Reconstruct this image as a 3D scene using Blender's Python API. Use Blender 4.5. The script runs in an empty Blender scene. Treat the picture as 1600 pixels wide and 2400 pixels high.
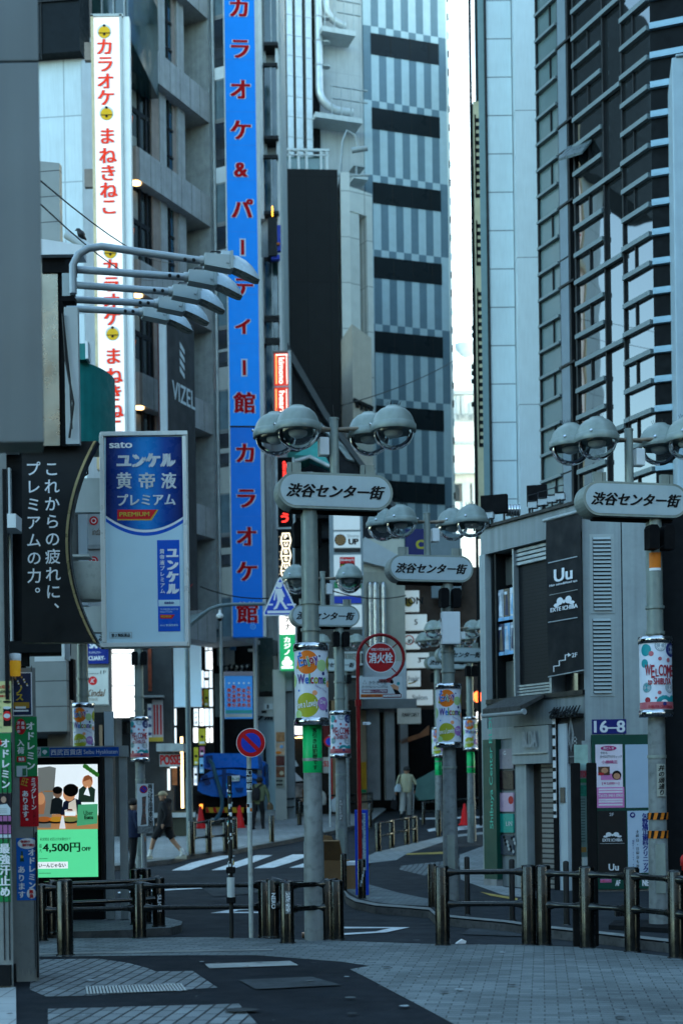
import bpy, bmesh, math, random
from mathutils import Vector as V, Matrix
from math import radians as R, sin, cos, pi, sqrt, atan2
rnd = random.Random(11)
SC = bpy.context.scene
COL = SC.collection

# ---------------------------------------------------------------- camera
F, HY, CX, CZ, ROLL = 3333.3, 1867.0, 800.0, 1.6, R(0.8)
cd = bpy.data.cameras.new('camera'); cam = bpy.data.objects.new('camera', cd); COL.objects.link(cam)
cd.lens = 50; cd.sensor_width = 36; cd.sensor_fit = 'AUTO'
cd.shift_y = (HY - 1200) / 2400.0; cd.shift_x = 0
cd.clip_start = 0.05; cd.clip_end = 2000
cr, sr = cos(ROLL), sin(ROLL)
cam.matrix_world = Matrix(((cr, sr, 0, 0), (0, 0, -1, 0), (-sr, cr, 0, CZ), (0, 0, 0, 1)))
cd.dof.use_dof = True; cd.dof.focus_distance = 17.0; cd.dof.aperture_fstop = 1.7
SC.camera = cam

# ---------------------------------------------------------------- world, sun, exposure
SUN_EL, SUN_AZ = R(20), R(42)          # sun ahead of the camera, to the right of the street
w = bpy.data.worlds.new('World'); SC.world = w; w.use_nodes = True
nt = w.node_tree; bg = nt.nodes['Background']
sky = nt.nodes.new('ShaderNodeTexSky'); sky.sky_type = 'NISHITA'; sky.sun_disc = False
sky.sun_elevation = SUN_EL; sky.sun_rotation = SUN_AZ; sky.dust_density = 1.5; sky.ozone_density = 1.0; sky.air_density = 1.0
tint = nt.nodes.new('ShaderNodeVectorMath'); tint.operation = 'MULTIPLY'; tint.inputs[1].default_value = (.89, 1.05, .97)   # sky light tinted teal in imitation of a colour grade
nt.links.new(sky.outputs[0], tint.inputs[0]); nt.links.new(tint.outputs[0], bg.inputs[0]); bg.inputs[1].default_value = 0.12
ld = bpy.data.lights.new('sun', 'SUN'); ld.energy = 2.6; ld.angle = R(0.6); ld.color = (1, .90, .76)
sun = bpy.data.objects.new('sun', ld); COL.objects.link(sun); sun.location = (20, 20, 60)
sd = V((sin(SUN_AZ) * cos(SUN_EL), cos(SUN_AZ) * cos(SUN_EL), sin(SUN_EL)))
sun.rotation_euler = sd.to_track_quat('Z', 'Y').to_euler()
vs = SC.view_settings; vs.view_transform = 'Standard'; vs.look = 'None'; vs.exposure = 3.1; vs.gamma = 1
SC.cycles.max_bounces = 7; SC.cycles.transparent_max_bounces = 12; SC.cycles.caustics_refractive = False; SC.cycles.caustics_reflective = False

# ---------------------------------------------------------------- geometry helpers
def ray(px, py):
    u = (px - CX) / F; v = (HY - py) / F
    return V((u * cr + v * sr, 1.0, -u * sr + v * cr))
CAM = V((0, 0, CZ))
def P(px, py, d): return CAM + ray(px, py) * d
SL0, SLK = 32.0, 0.055
def zg(y): return max(0.0, (y - SL0) * SLK)
def G(px, py, z=0.0):                   # where the sight line meets the street surface
    r = ray(px, py)
    d = (z - CZ) / r.z if r.z < -1e-6 else 1e9
    if d > SL0 or d < 0:
        d = (z - CZ - SLK * SL0) / (r.z - SLK)
    return CAM + r * d

class Fr:                               # a vertical plane: a = metres along it, z = world height, o = metres out of it
    def __init__(s, O, u):
        s.O = V((O[0], O[1], 0)); s.u = V((u[0], u[1], 0)).normalized(); s.n = V((s.u.y, -s.u.x, 0))
    def p(s, a, z, o=0.0): return V((s.O.x + s.u.x * a + s.n.x * o, s.O.y + s.u.y * a + s.n.y * o, z))
    def hit(s, px, py):
        r = ray(px, py); t = (s.O - CAM).dot(s.n) / r.dot(s.n); q = CAM + r * t
        return (q - s.O).dot(s.u), q.z
    def a(s, px, py): return s.hit(px, py)[0]
    def z(s, px, py): return s.hit(px, py)[1]
    def rect(s, x0, y0, x1, y1):
        ym = (y0 + y1) / 2; xm = (x0 + x1) / 2
        a0 = s.a(x0, ym); a1 = s.a(x1, ym)
        return min(a0, a1), max(a0, a1), s.z(xm, y1), s.z(xm, y0)
    def sh(s, o): return Fr((s.O.x + s.n.x * o, s.O.y + s.n.y * o), s.u)
    def side(s, a, o=0.0):              # plane at right angles, leaving s at a and running back from it
        q = s.p(a, 0, o); return Fr((q.x, q.y), -s.n)
def vslab(m, xa, xb, py, d0, d1, z0, z1, mat, zb=None):
    """block between two sight-line columns, front at distance d0, back at d1 (side walls follow the sight lines, so they stay hidden)"""
    q = [P(xa, py, d0), P(xb, py, d0), P(xb + (-3 if xb < 800 else 3), py, d1), P(xa + (3 if xa > 800 else 0), py, d1)]
    return m.slab([(p.x, p.y) for p in q], z0, z1, mat)
def fr_px(px, py, d, yaw=0.0):
    q = P(px, py, d); return Fr((q.x, q.y), (cos(R(yaw)), sin(R(yaw))))
def fr_two(pxa, pya, da, pxb, pyb, db):
    a = P(pxa, pya, da); b = P(pxb, pyb, db); return Fr((a.x, a.y), (b.x - a.x, b.y - a.y))

WLOC = {}
def setp(o, label=None, cat=None, group=None, kind=None):
    if label: o['label'] = label
    if cat: o['category'] = cat
    if group: o['group'] = group
    if kind: o['kind'] = kind
    return o
def T(name, label, cat, base, group=None, yaw=0.0):
    o = bpy.data.objects.new(name, None); COL.objects.link(o); o.location = base; o.rotation_euler = (0, 0, yaw)
    o.empty_display_size = .2
    WLOC[o.name] = V(base); return setp(o, label, cat, group)

class MB:
    def __init__(s): s.v = []; s.f = []; s.m = []; s.sm = []; s.mats = []
    def mi(s, m):
        if m not in s.mats: s.mats.append(m)
        return s.mats.index(m)
    def add(s, vs, fs, m, sm=False):
        b = len(s.v); s.v += [V(q) for q in vs]; i = s.mi(m)
        for f in fs: s.f.append(tuple(b + k for k in f)); s.m.append(i); s.sm.append(sm)
        return s
    def box(s, fr, a0, a1, z0, z1, o0, o1, m):
        c = [fr.p(a, z, o) for o in (o0, o1) for z in (z0, z1) for a in (a0, a1)]
        s.add(c, [(0, 1, 3, 2), (4, 6, 7, 5), (0, 4, 5, 1), (2, 3, 7, 6), (0, 2, 6, 4), (1, 5, 7, 3)], m); return s
    def bx(s, fr, x0, y0, x1, y1, o0, o1, m): return s.box(fr, *fr.rect(x0, y0, x1, y1), o0, o1, m)
    def quad(s, fr, a0, a1, z0, z1, o, m):
        s.add([fr.p(a0, z0, o), fr.p(a1, z0, o), fr.p(a1, z1, o), fr.p(a0, z1, o)], [(0, 1, 2, 3)], m); return s
    def qx(s, fr, x0, y0, x1, y1, o, m): return s.quad(fr, *fr.rect(x0, y0, x1, y1), o, m)
    def poly(s, fr, pts, o, m): s.add([fr.p(a, z, o) for a, z in pts], [tuple(range(len(pts)))], m); return s
    def prism(s, fr, pts, o0, o1, m, sm=False):
        n = len(pts); vs = [fr.p(a, z, o0) for a, z in pts] + [fr.p(a, z, o1) for a, z in pts]
        s.add(vs, [tuple(range(n))[::-1], tuple(range(n, 2 * n))], m)
        s.add(vs, [(i, (i + 1) % n, n + (i + 1) % n, n + i) for i in range(n)], m, sm); return s
    def slab(s, pts, z0, z1, m):        # a prism on the ground from a plan outline
        n = len(pts); vs = [V((p[0], p[1], z0)) for p in pts] + [V((p[0], p[1], z1)) for p in pts]
        s.add(vs, [tuple(range(n))[::-1], tuple(range(n, 2 * n))] + [(i, (i + 1) % n, n + (i + 1) % n, n + i) for i in range(n)], m); return s
    def disc(s, fr, a, z, r, o, m, seg=28, ra=None):
        rz = ra or r
        return s.poly(fr, [(a + r * cos(2 * pi * i / seg), z + rz * sin(2 * pi * i / seg)) for i in range(seg)], o, m)
    def ring(s, fr, a, z, r0, r1, o, m, seg=36):
        vs = []
        for r in (r0, r1): vs += [fr.p(a + r * cos(2 * pi * i / seg), z + r * sin(2 * pi * i / seg), o) for i in range(seg)]
        s.add(vs, [(i, (i + 1) % seg, seg + (i + 1) % seg, seg + i) for i in range(seg)], m); return s
    def cyl(s, p0, p1, r0, m, r1=None, seg=16, cap=True, sm=True):
        r1 = r0 if r1 is None else r1
        p0 = V(p0); p1 = V(p1); d = (p1 - p0).normalized()
        x = d.orthogonal().normalized(); y = d.cross(x)
        vs = [p0 + (x * cos(2 * pi * i / seg) + y * sin(2 * pi * i / seg)) * r0 for i in range(seg)]
        vs += [p1 + (x * cos(2 * pi * i / seg) + y * sin(2 * pi * i / seg)) * r1 for i in range(seg)]
        s.add(vs, [(i, (i + 1) % seg, seg + (i + 1) % seg, seg + i) for i in range(seg)], m, sm)
        if cap: s.add(vs, [tuple(range(seg))[::-1], tuple(range(seg, 2 * seg))], m)
        return s
    def tube(s, path, r, m, seg=10, cap=True):
        path = [V(q) for q in path]; n = len(path); vs = []; x = None
        rs = r if isinstance(r, (list, tuple)) else [r] * n
        for i, q in enumerate(path):
            t = (path[min(i + 1, n - 1)] - path[max(i - 1, 0)]).normalized()
            x = t.orthogonal().normalized() if x is None else (x - t * x.dot(t)).normalized()
            y = t.cross(x)
            vs += [q + (x * cos(2 * pi * k / seg) + y * sin(2 * pi * k / seg)) * rs[i] for k in range(seg)]
        fs = [(i * seg + k, i * seg + (k + 1) % seg, (i + 1) * seg + (k + 1) % seg, (i + 1) * seg + k) for i in range(n - 1) for k in range(seg)]
        s.add(vs, fs, m, True)
        if cap: s.add(vs, [tuple(range(seg))[::-1], tuple(range((n - 1) * seg, n * seg))], m)
        return s
    def lathe(s, c, prof, m, seg=24, sm=True):
        c = V(c); vs = []
        for r, z in prof: vs += [c + V((r * cos(2 * pi * i / seg), r * sin(2 * pi * i / seg), z)) for i in range(seg)]
        n = len(prof)
        s.add(vs, [(i * seg + k, i * seg + (k + 1) % seg, (i + 1) * seg + (k + 1) % seg, (i + 1) * seg + k) for i in range(n - 1) for k in range(seg)], m, sm)
        if prof[0][0] > 1e-4: s.add(vs[:seg], [tuple(range(seg))[::-1]], m)
        if prof[-1][0] > 1e-4: s.add(vs[-seg:], [tuple(range(seg))], m)
        return s
    def build(s, name, par=None, label=None, cat=None, group=None, kind=None, bevel=0.0, subd=0):
        me = bpy.data.meshes.new(name)
        lo = V((min(q[k] for q in s.v) for k in range(3))); hi = V((max(q[k] for q in s.v) for k in range(3)))
        base = V(((lo.x + hi.x) / 2, (lo.y + hi.y) / 2, lo.z))
        me.from_pydata([q - base for q in s.v], [], s.f)
        for m in s.mats: me.materials.append(m)
        me.polygons.foreach_set('material_index', s.m); me.polygons.foreach_set('use_smooth', s.sm); me.update()
        o = bpy.data.objects.new(name, me); COL.objects.link(o)
        if par is not None:
            o.parent = par; o.location = base - WLOC[par.name]
        else: o.location = base
        WLOC[o.name] = base
        if bevel:
            b = o.modifiers.new('bevel', 'BEVEL'); b.width = bevel; b.segments = 2; b.limit_method = 'ANGLE'; b.angle_limit = R(40)
        if subd:
            b = o.modifiers.new('subd', 'SUBSURF'); b.levels = b.render_levels = subd
        return setp(o, label, cat, group, kind)

def build_each(mb, name, par):
    """every separate piece of mb becomes a part of its own"""
    n = len(mb.v); up = list(range(n))
    def find(i):
        while up[i] != i: up[i] = up[up[i]]; i = up[i]
        return i
    for f in mb.f:
        for k in f[1:]: up[find(k)] = find(f[0])
    grp = {}
    for i, f in enumerate(mb.f): grp.setdefault(find(f[0]), []).append(i)
    for ids in grp.values():
        m = MB(); mp = {}
        for i in ids:
            f = []
            for k in mb.f[i]:
                if k not in mp: mp[k] = len(m.v); m.v.append(mb.v[k])
                f.append(mp[k])
            m.f.append(tuple(f)); m.m.append(m.mi(mb.mats[mb.m[i]])); m.sm.append(mb.sm[i])
        m.build(name, par)

def dup(root, loc, yaw=None, label=None, group=None):
    r = root.copy(); COL.objects.link(r); r.location = loc; WLOC[r.name] = V(loc)
    if yaw is not None: r.rotation_euler = (0, 0, yaw)
    if label: r['label'] = label
    if group: r['group'] = group
    for ch in list(root.children):
        c_ = ch.copy(); COL.objects.link(c_); c_.parent = r
        for g in list(ch.children):
            d_ = g.copy(); COL.objects.link(d_); d_.parent = c_
    return r

# ---------------------------------------------------------------- lettering
TXT = {}
def glyphs(s, bold=0.0, shear=0.0):
    k = (s, bold, shear)
    if bold > .0125 and k not in TXT:      # heavier strokes: the same outline laid three or five times, slightly shifted
        vs, fs = glyphs(s, 0.0, shear); d = bold; V2 = []; F2 = []
        for i, (dx, dy) in enumerate(((0, 0), (-d, -d * .4), (d, d * .4), (-d, d * .4), (d, -d * .4))):
            b = len(V2); V2 += [(x + dx, y + dy, i) for x, y, l in vs]; F2 += [tuple(b + q for q in f) for f in fs]
        TXT[k] = (V2, F2)
    if k not in TXT:
        c = bpy.data.curves.new('lettering', 'FONT'); c.body = s; c.size = 1; c.offset = bold; c.shear = shear; c.resolution_u = 3
        o = bpy.data.objects.new('lettering', c); COL.objects.link(o)
        dg = bpy.context.evaluated_depsgraph_get(); me = o.evaluated_get(dg).to_mesh()
        vs = [(q.co.x, q.co.y, 0) for q in me.vertices]; fs = [tuple(p.vertices) for p in me.polygons]
        bpy.data.objects.remove(o); bpy.data.curves.remove(c)
        TXT[k] = (vs, fs)
    return TXT[k]
def put(mb, fr, vs, fs, f, o, m):
    mb.add([fr.p(*f(q[0], q[1]), o + (q[2] * .0005 if len(q) > 2 else 0)) for q in vs], fs, m)
def txt(mb, fr, s, a, z, m, w=None, h=None, o=.004, bold=0.0, shear=0.0, rot=0.0, outline=None, ob=.05, al='c'):
    """one line of writing centred on (a, z), fitted to width w and / or height h"""
    vs, fs = glyphs(s, bold, shear)
    if not vs: return
    x0 = min(q[0] for q in vs); x1 = max(q[0] for q in vs); y0 = min(q[1] for q in vs); y1 = max(q[1] for q in vs)
    kx = w / (x1 - x0) if w else None; ky = h / (y1 - y0) if h else None
    kx = kx or ky; ky = ky or kx
    cx = {'c': (x0 + x1) / 2, 'l': x0, 'r': x1}[al]; cy = (y0 + y1) / 2; ca, sa = cos(R(rot)), sin(R(rot))
    def f(x, y):
        x = (x - cx) * kx; y = (y - cy) * ky; return a + x * ca - y * sa, z + x * sa + y * ca
    if outline:
        v2, f2 = glyphs(s, bold + ob, shear); put(mb, fr, v2, f2, f, o, outline)
    put(mb, fr, vs, fs, f, o + (.005 if outline else 0), m)
def vtxt(mb, fr, s, a, z1, z0, m, em=None, o=.004, bold=0.0, outline=None, ob=.05, wk=1.0, shear=0.0):
    """characters stacked from z1 down to z0, em = character size"""
    n = len(s); pitch = (z1 - z0) / n; em = em or pitch * .98
    for i, ch in enumerate(s):
        zc = z1 - pitch * (i + .5)
        if ch == ' ': continue
        def lay(b, oo, mm):
            vs, fs = glyphs(ch, b, shear)
            if ch in 'ー－-〜':
                put(mb, fr, vs, fs, lambda x, y: (a - (y - .38) * em * wk, zc - (x - .5) * em), oo, mm)
            elif ch in '、。':
                put(mb, fr, vs, fs, lambda x, y: (a + (x - .0) * em * wk, zc + (y + .12) * em), oo, mm)
            else:
                cx = .5 if ord(ch) > 0x2000 else .33
                put(mb, fr, vs, fs, lambda x, y: (a + (x - cx) * em * wk, zc + (y - .38) * em), oo, mm)
        if outline: lay(bold + ob, o, outline)
        lay(bold, o + (.005 if outline else 0), m)
def px_txt(mb, fr, s, x0, y0, x1, y1, m, **k):
    a0, a1, z0, z1 = fr.rect(x0, y0, x1, y1); txt(mb, fr, s, (a0 + a1) / 2, (z0 + z1) / 2, m, w=a1 - a0, h=z1 - z0, **k)
def px_v(mb, fr, s, x, y0, y1, m, wpx=None, **k):
    z1 = fr.z(x, y0); z0 = fr.z(x, y1); a = fr.a(x, (y0 + y1) / 2)
    if wpx: k['em'] = abs(fr.a(x + wpx / 2, y0) - fr.a(x - wpx / 2, y0))
    vtxt(mb, fr, s, a, z1, z0, m, **k)

# ---------------------------------------------------------------- materials
def c(h):
    h = h.lstrip('#'); r = [int(h[i:i + 2], 16) / 255 for i in (0, 2, 4)]
    return tuple(q / 12.92 if q <= .04045 else ((q + .055) / 1.055) ** 2.4 for q in r)
MATS = {}
def M(name, col, rough=.55, metal=0.0, var=.12, scale=3.0, streak=0.0, bump=0.0, bscale=60.0, emit=0.0, spec=.22, dirt=0.0, ecol=None):
    if name in MATS: return MATS[name]
    if isinstance(col, str): col = c(col)
    m = bpy.data.materials.new(name); m.use_nodes = True; t = m.node_tree; b = t.nodes['Principled BSDF']; L = t.links.new
    b.inputs['Roughness'].default_value = rough; b.inputs['Metallic'].default_value = metal; b.inputs['Specular IOR Level'].default_value = spec
    tc = t.nodes.new('ShaderNodeTexCoord')
    def noise(sc, det=5, vec=None):
        n = t.nodes.new('ShaderNodeTexNoise'); n.inputs['Scale'].default_value = sc; n.inputs['Detail'].default_value = det
        L(vec or tc.outputs['Object'], n.inputs['Vector']); return n.outputs['Fac']
    def ramp(src, lo, hi, a=.3, z=.7):
        q = t.nodes.new('ShaderNodeMapRange'); q.inputs[1].default_value = a; q.inputs[2].default_value = z
        q.inputs[3].default_value = lo; q.inputs[4].default_value = hi; L(src, q.inputs[0]); return q.outputs[0]
    def mul(x, y):
        q = t.nodes.new('ShaderNodeMath'); q.operation = 'MULTIPLY'; L(x, q.inputs[0]); L(y, q.inputs[1]); return q.outputs[0]
    fac = ramp(noise(scale), 1 - var, 1 + var)
    if streak:
        mp = t.nodes.new('ShaderNodeMapping'); mp.inputs['Scale'].default_value = (9, 9, .35); L(tc.outputs['Object'], mp.inputs[0])
        fac = mul(fac, ramp(noise(1.0, 6, mp.outputs[0]), 1 - streak, 1 + streak * .25))
    if dirt: fac = mul(fac, ramp(noise(scale * 5.3, 8), 1 - dirt, 1, .32, .5))
    vm = t.nodes.new('ShaderNodeVectorMath'); vm.operation = 'SCALE'; vm.inputs[0].default_value = col[:3]; L(fac, vm.inputs['Scale'])
    L(vm.outputs[0], b.inputs['Base Color'])
    L(ramp(noise(scale * 2.7), max(0.02, rough - .12), min(1, rough + .12)), b.inputs['Roughness'])
    if bump:
        bp = t.nodes.new('ShaderNodeBump'); bp.inputs['Strength'].default_value = bump; bp.inputs['Distance'].default_value = .01
        L(noise(bscale, 6), bp.inputs['Height']); L(bp.outputs[0], b.inputs['Normal'])
    if emit:
        b.inputs['Emission Color'].default_value = (*(ecol or col)[:3], 1); b.inputs['Emission Strength'].default_value = emit
    MATS[name] = m; return m
def grid_mat(name, col, joint, bw, bh, rough=.7, mort=.012, off=0.0, var=.12, plane='xy', bump=.25, scale=2.0, col2=None, rot=0.0, streak=0.0, metal=0.0, spec=.22, warp=0.0):
    """tiles, panels or pavers with joints; bw x bh metres; plane xy for ground, frame facades use a (along) via xz / yz mix"""
    if name in MATS: return MATS[name]
    if isinstance(col, str): col = c(col)
    if isinstance(joint, str): joint = c(joint)
    col2 = c(col2) if isinstance(col2, str) else (col2 or tuple(q * (1 - var) for q in col))
    m = bpy.data.materials.new(name); m.use_nodes = True; t = m.node_tree; b = t.nodes['Principled BSDF']; L = t.links.new
    b.inputs['Roughness'].default_value = rough; b.inputs['Metallic'].default_value = metal; b.inputs['Specular IOR Level'].default_value = spec
    tc = t.nodes.new('ShaderNodeTexCoord')
    mp = t.nodes.new('ShaderNodeMapping'); L(tc.outputs['Object'], mp.inputs[0])
    if plane == 'xy': mp.inputs['Rotation'].default_value = (0, 0, rot)
    else:           # turn the facade's own direction (rot = its angle in plan) onto x, height onto y
        mp.vector_type = 'POINT'; mp.inputs['Rotation'].default_value = (0, 0, -rot); mp.inputs['Location'].default_value = (bw / 2, 0, 0)
    src = mp.outputs[0]
    if warp:
        nw = t.nodes.new('ShaderNodeTexNoise'); nw.inputs['Scale'].default_value = .9; L(src, nw.inputs['Vector'])
        sc_ = t.nodes.new('ShaderNodeVectorMath'); sc_.operation = 'SCALE'; sc_.inputs['Scale'].default_value = warp; L(nw.outputs['Color'], sc_.inputs[0])
        ad = t.nodes.new('ShaderNodeVectorMath'); L(src, ad.inputs[0]); L(sc_.outputs[0], ad.inputs[1]); src = ad.outputs[0]
    if plane != 'xy':
        sp = t.nodes.new('ShaderNodeSeparateXYZ'); L(src, sp.inputs[0]); cb = t.nodes.new('ShaderNodeCombineXYZ')
        L(sp.outputs['X'], cb.inputs['X']); L(sp.outputs['Z'], cb.inputs['Y']); src = cb.outputs[0]
    br = t.nodes.new('ShaderNodeTexBrick'); L(src, br.inputs['Vector'])
    br.offset = off; br.inputs['Scale'].default_value = 1; br.inputs['Brick Width'].default_value = bw; br.inputs['Row Height'].default_value = bh
    br.inputs['Mortar Size'].default_value = mort; br.inputs['Mortar Smooth'].default_value = .2; br.inputs['Bias'].default_value = 0
    br.inputs['Color1'].default_value = (*col, 1); br.inputs['Color2'].default_value = (*col2, 1); br.inputs['Mortar'].default_value = (*joint, 1)
    n = t.nodes.new('ShaderNodeTexNoise'); n.inputs['Scale'].default_value = scale; n.inputs['Detail'].default_value = 7; L(tc.outputs['Object'], n.inputs['Vector'])
    q = t.nodes.new('ShaderNodeMapRange'); q.inputs[1].default_value = .3; q.inputs[2].default_value = .7; q.inputs[3].default_value = 1 - var; q.inputs[4].default_value = 1 + var; L(n.outputs['Fac'], q.inputs[0])
    fac = q.outputs[0]
    if streak:
        m2 = t.nodes.new('ShaderNodeMapping'); m2.inputs['Scale'].default_value = (7, 7, .3); L(tc.outputs['Object'], m2.inputs[0])
        n2 = t.nodes.new('ShaderNodeTexNoise'); n2.inputs['Detail'].default_value = 6; L(m2.outputs[0], n2.inputs['Vector'])
        q2 = t.nodes.new('ShaderNodeMapRange'); q2.inputs[1].default_value = .3; q2.inputs[2].default_value = .7; q2.inputs[3].default_value = 1 - streak; q2.inputs[4].default_value = 1.05; L(n2.outputs['Fac'], q2.inputs[0])
        mm = t.nodes.new('ShaderNodeMath'); mm.operation = 'MULTIPLY'; L(fac, mm.inputs[0]); L(q2.outputs[0], mm.inputs[1]); fac = mm.outputs[0]
    vm = t.nodes.new('ShaderNodeVectorMath'); vm.operation = 'SCALE'; L(br.outputs['Color'], vm.inputs[0]); L(fac, vm.inputs['Scale'])
    L(vm.outputs[0], b.inputs['Base Color'])
    if bump:
        bp = t.nodes.new('ShaderNodeBump'); bp.inputs['Strength'].default_value = bump; bp.inputs['Distance'].default_value = .012; bp.invert = True
        L(br.outputs['Fac'], bp.inputs['Height'])
        b2 = t.nodes.new('ShaderNodeBump'); b2.inputs['Strength'].default_value = .12; b2.inputs['Distance'].default_value = .01
        n3 = t.nodes.new('ShaderNodeTexNoise'); n3.inputs['Scale'].default_value = 45; n3.inputs['Detail'].default_value = 5; L(tc.outputs['Object'], n3.inputs['Vector'])
        L(n3.outputs['Fac'], b2.inputs['Height']); L(bp.outputs[0], b2.inputs['Normal']); L(b2.outputs[0], b.inputs['Normal'])
    MATS[name] = m; return m
def lit(name, col, e, ecol=None): return M(name, col, .4, emit=e, var=.04, ecol=(c(ecol) if isinstance(ecol, str) else ecol))
def mirror_glass(name, tint, rough=.03, warp=.06, scale=.8, spec=1.0, metal=0.0):
    if name in MATS: return MATS[name]
    m = M(name, tint, rough, metal, var=.05, spec=spec); t = m.node_tree; b = t.nodes['Principled BSDF']; L = t.links.new
    for l in list(b.inputs['Roughness'].links): t.links.remove(l)
    b.inputs['Roughness'].default_value = rough; b.inputs['IOR'].default_value = 1.85
    tc = t.nodes.new('ShaderNodeTexCoord'); n = t.nodes.new('ShaderNodeTexNoise'); n.inputs['Scale'].default_value = scale; n.inputs['Detail'].default_value = 2
    L(tc.outputs['Object'], n.inputs['Vector']); bp = t.nodes.new('ShaderNodeBump'); bp.inputs['Strength'].default_value = warp; bp.inputs['Distance'].default_value = .3
    L(n.outputs['Fac'], bp.inputs['Height']); L(bp.outputs[0], b.inputs['Normal']); return m
def clear_glass(name='clear_glass'):
    if name in MATS: return MATS[name]
    m = bpy.data.materials.new(name); m.use_nodes = True; t = m.node_tree; L = t.links.new
    out = t.nodes['Material Output']; t.nodes.remove(t.nodes['Principled BSDF'])
    tr = t.nodes.new('ShaderNodeBsdfTransparent'); tr.inputs[0].default_value = (.9, .94, .96, 1)
    gl = t.nodes.new('ShaderNodeBsdfGlossy'); gl.inputs['Roughness'].default_value = .03
    fz = t.nodes.new('ShaderNodeLayerWeight'); fz.inputs['Blend'].default_value = .22
    n = t.nodes.new('ShaderNodeTexNoise'); n.inputs['Scale'].default_value = 3
    bp = t.nodes.new('ShaderNodeBump'); bp.inputs['Strength'].default_value = .1; L(n.outputs['Fac'], bp.inputs['Height']); L(bp.outputs[0], gl.inputs['Normal'])
    mx = t.nodes.new('ShaderNodeMixShader'); L(fz.outputs['Fresnel'], mx.inputs[0]); L(tr.outputs[0], mx.inputs[1]); L(gl.outputs[0], mx.inputs[2]); L(mx.outputs[0], out.inputs[0])
    MATS[name] = m; return m

# shared paints and stuffs
WHITE = M('white_paint', (.66, .68, .68), .5, var=.06, streak=.06)
BLACK = M('black_paint', (.008, .009, .0095), .5, spec=.25)
BLACKM = M('black_matte', (.005, .005, .0055), .85, spec=.12)
DARK = M('dark_gap', (.012, .013, .014), .7)
STEEL = M('brushed_steel', (.22, .23, .23), .32, 1.0, var=.25, scale=5, streak=.25)
BRIGHT = M('bright_steel', (.62, .64, .65), .16, 1.0, var=.1)
GALV = M('galvanised_steel', (.34, .37, .37), .5, .35, var=.14, scale=4, streak=.15)
LAMPG = M('lamp_green_grey_paint', (.235, .275, .25), .42, .15, var=.12, scale=2.5, streak=.16, dirt=.1)
INK = M('black_ink', (.005, .005, .006), .6, spec=.15)
PAPERW = M('white_print', (.74, .75, .76), .5, var=.05)
REDP = M('red_print', (.5, .02, .02), .5, var=.06)
BLUEP = M('blue_print', (.02, .05, .42), .45, var=.06)
GREENP = M('green_print', (.02, .22, .08), .45, var=.06)
GOLD = M('gold_print', (.55, .38, .05), .4, var=.1)
ORANGE = M('orange_print', (.62, .16, .01), .5, var=.05)
GLASS = clear_glass()
CONC = M('concrete', (.3, .3, .29), .85, var=.18, streak=.25, bump=.15, dirt=.12)

# ================================================================ ground
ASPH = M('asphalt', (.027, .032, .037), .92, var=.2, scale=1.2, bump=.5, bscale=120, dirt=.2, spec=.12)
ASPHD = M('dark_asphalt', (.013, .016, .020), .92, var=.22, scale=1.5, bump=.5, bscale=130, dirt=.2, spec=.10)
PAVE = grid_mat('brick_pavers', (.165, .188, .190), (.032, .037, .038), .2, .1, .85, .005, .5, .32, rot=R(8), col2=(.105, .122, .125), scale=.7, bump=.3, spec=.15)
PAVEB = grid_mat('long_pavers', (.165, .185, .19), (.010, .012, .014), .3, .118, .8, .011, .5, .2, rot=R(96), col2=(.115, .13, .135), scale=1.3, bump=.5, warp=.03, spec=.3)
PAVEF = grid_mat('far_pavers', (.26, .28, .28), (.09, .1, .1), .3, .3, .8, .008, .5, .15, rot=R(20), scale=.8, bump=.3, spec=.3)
TILE = grid_mat('pale_floor_tiles', (.34, .36, .36), (.12, .12, .12), .4, .4, .6, .006, 0, .08)
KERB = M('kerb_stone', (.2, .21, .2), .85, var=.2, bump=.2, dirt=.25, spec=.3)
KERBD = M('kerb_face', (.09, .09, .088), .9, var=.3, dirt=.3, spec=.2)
PAINT = M('road_paint', (.62, .65, .66), .7, var=.12, scale=2, dirt=.25, spec=.3)
YELT = M('yellow_tactile', (.42, .3, .08), .75, var=.2, dirt=.2)
RZ = -0.1

from mathutils.geometry import tessellate_polygon
NSHEET = [0]
def sheet(name, pts, zoff, mat, kind='structure', thick=0.0, side=None):
    """flat ground polygon from plan points, folded where the street begins to climb"""
    NSHEET[0] += 1; zoff += .0003 * NSHEET[0]      # no two sheets share a plane
    bm = bmesh.new(); vs = [bm.verts.new((p[0], p[1], 0)) for p in pts]
    for tri in tessellate_polygon([[V((p[0], p[1], 0)) for p in pts]]):
        try: bm.faces.new([vs[i] for i in tri])
        except ValueError: pass
    bmesh.ops.bisect_plane(bm, geom=bm.verts[:] + bm.edges[:] + bm.faces[:], plane_co=(0, SL0, 0), plane_no=(0, 1, 0))
    bm.normal_update()
    for q in bm.faces:
        if q.normal.z < 0: q.normal_flip()
    for q in bm.faces: q.material_index = 0
    if thick:
        ed = [e for e in bm.edges if e.is_boundary]
        r = bmesh.ops.extrude_edge_only(bm, edges=ed)
        for q in r['geom']:
            if isinstance(q, bmesh.types.BMVert): q.co.z -= thick
            elif isinstance(q, bmesh.types.BMFace): q.material_index = 1
    for v in bm.verts: v.co.z += zg(v.co.y) + zoff
    me = bpy.data.meshes.new(name); bm.to_mesh(me); bm.free(); me.materials.append(mat)
    if side: me.materials.append(side)
    o = bpy.data.objects.new(name, me); COL.objects.link(o); WLOC[o.name] = V((0, 0, 0))
    return setp(o, kind=kind)
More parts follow.
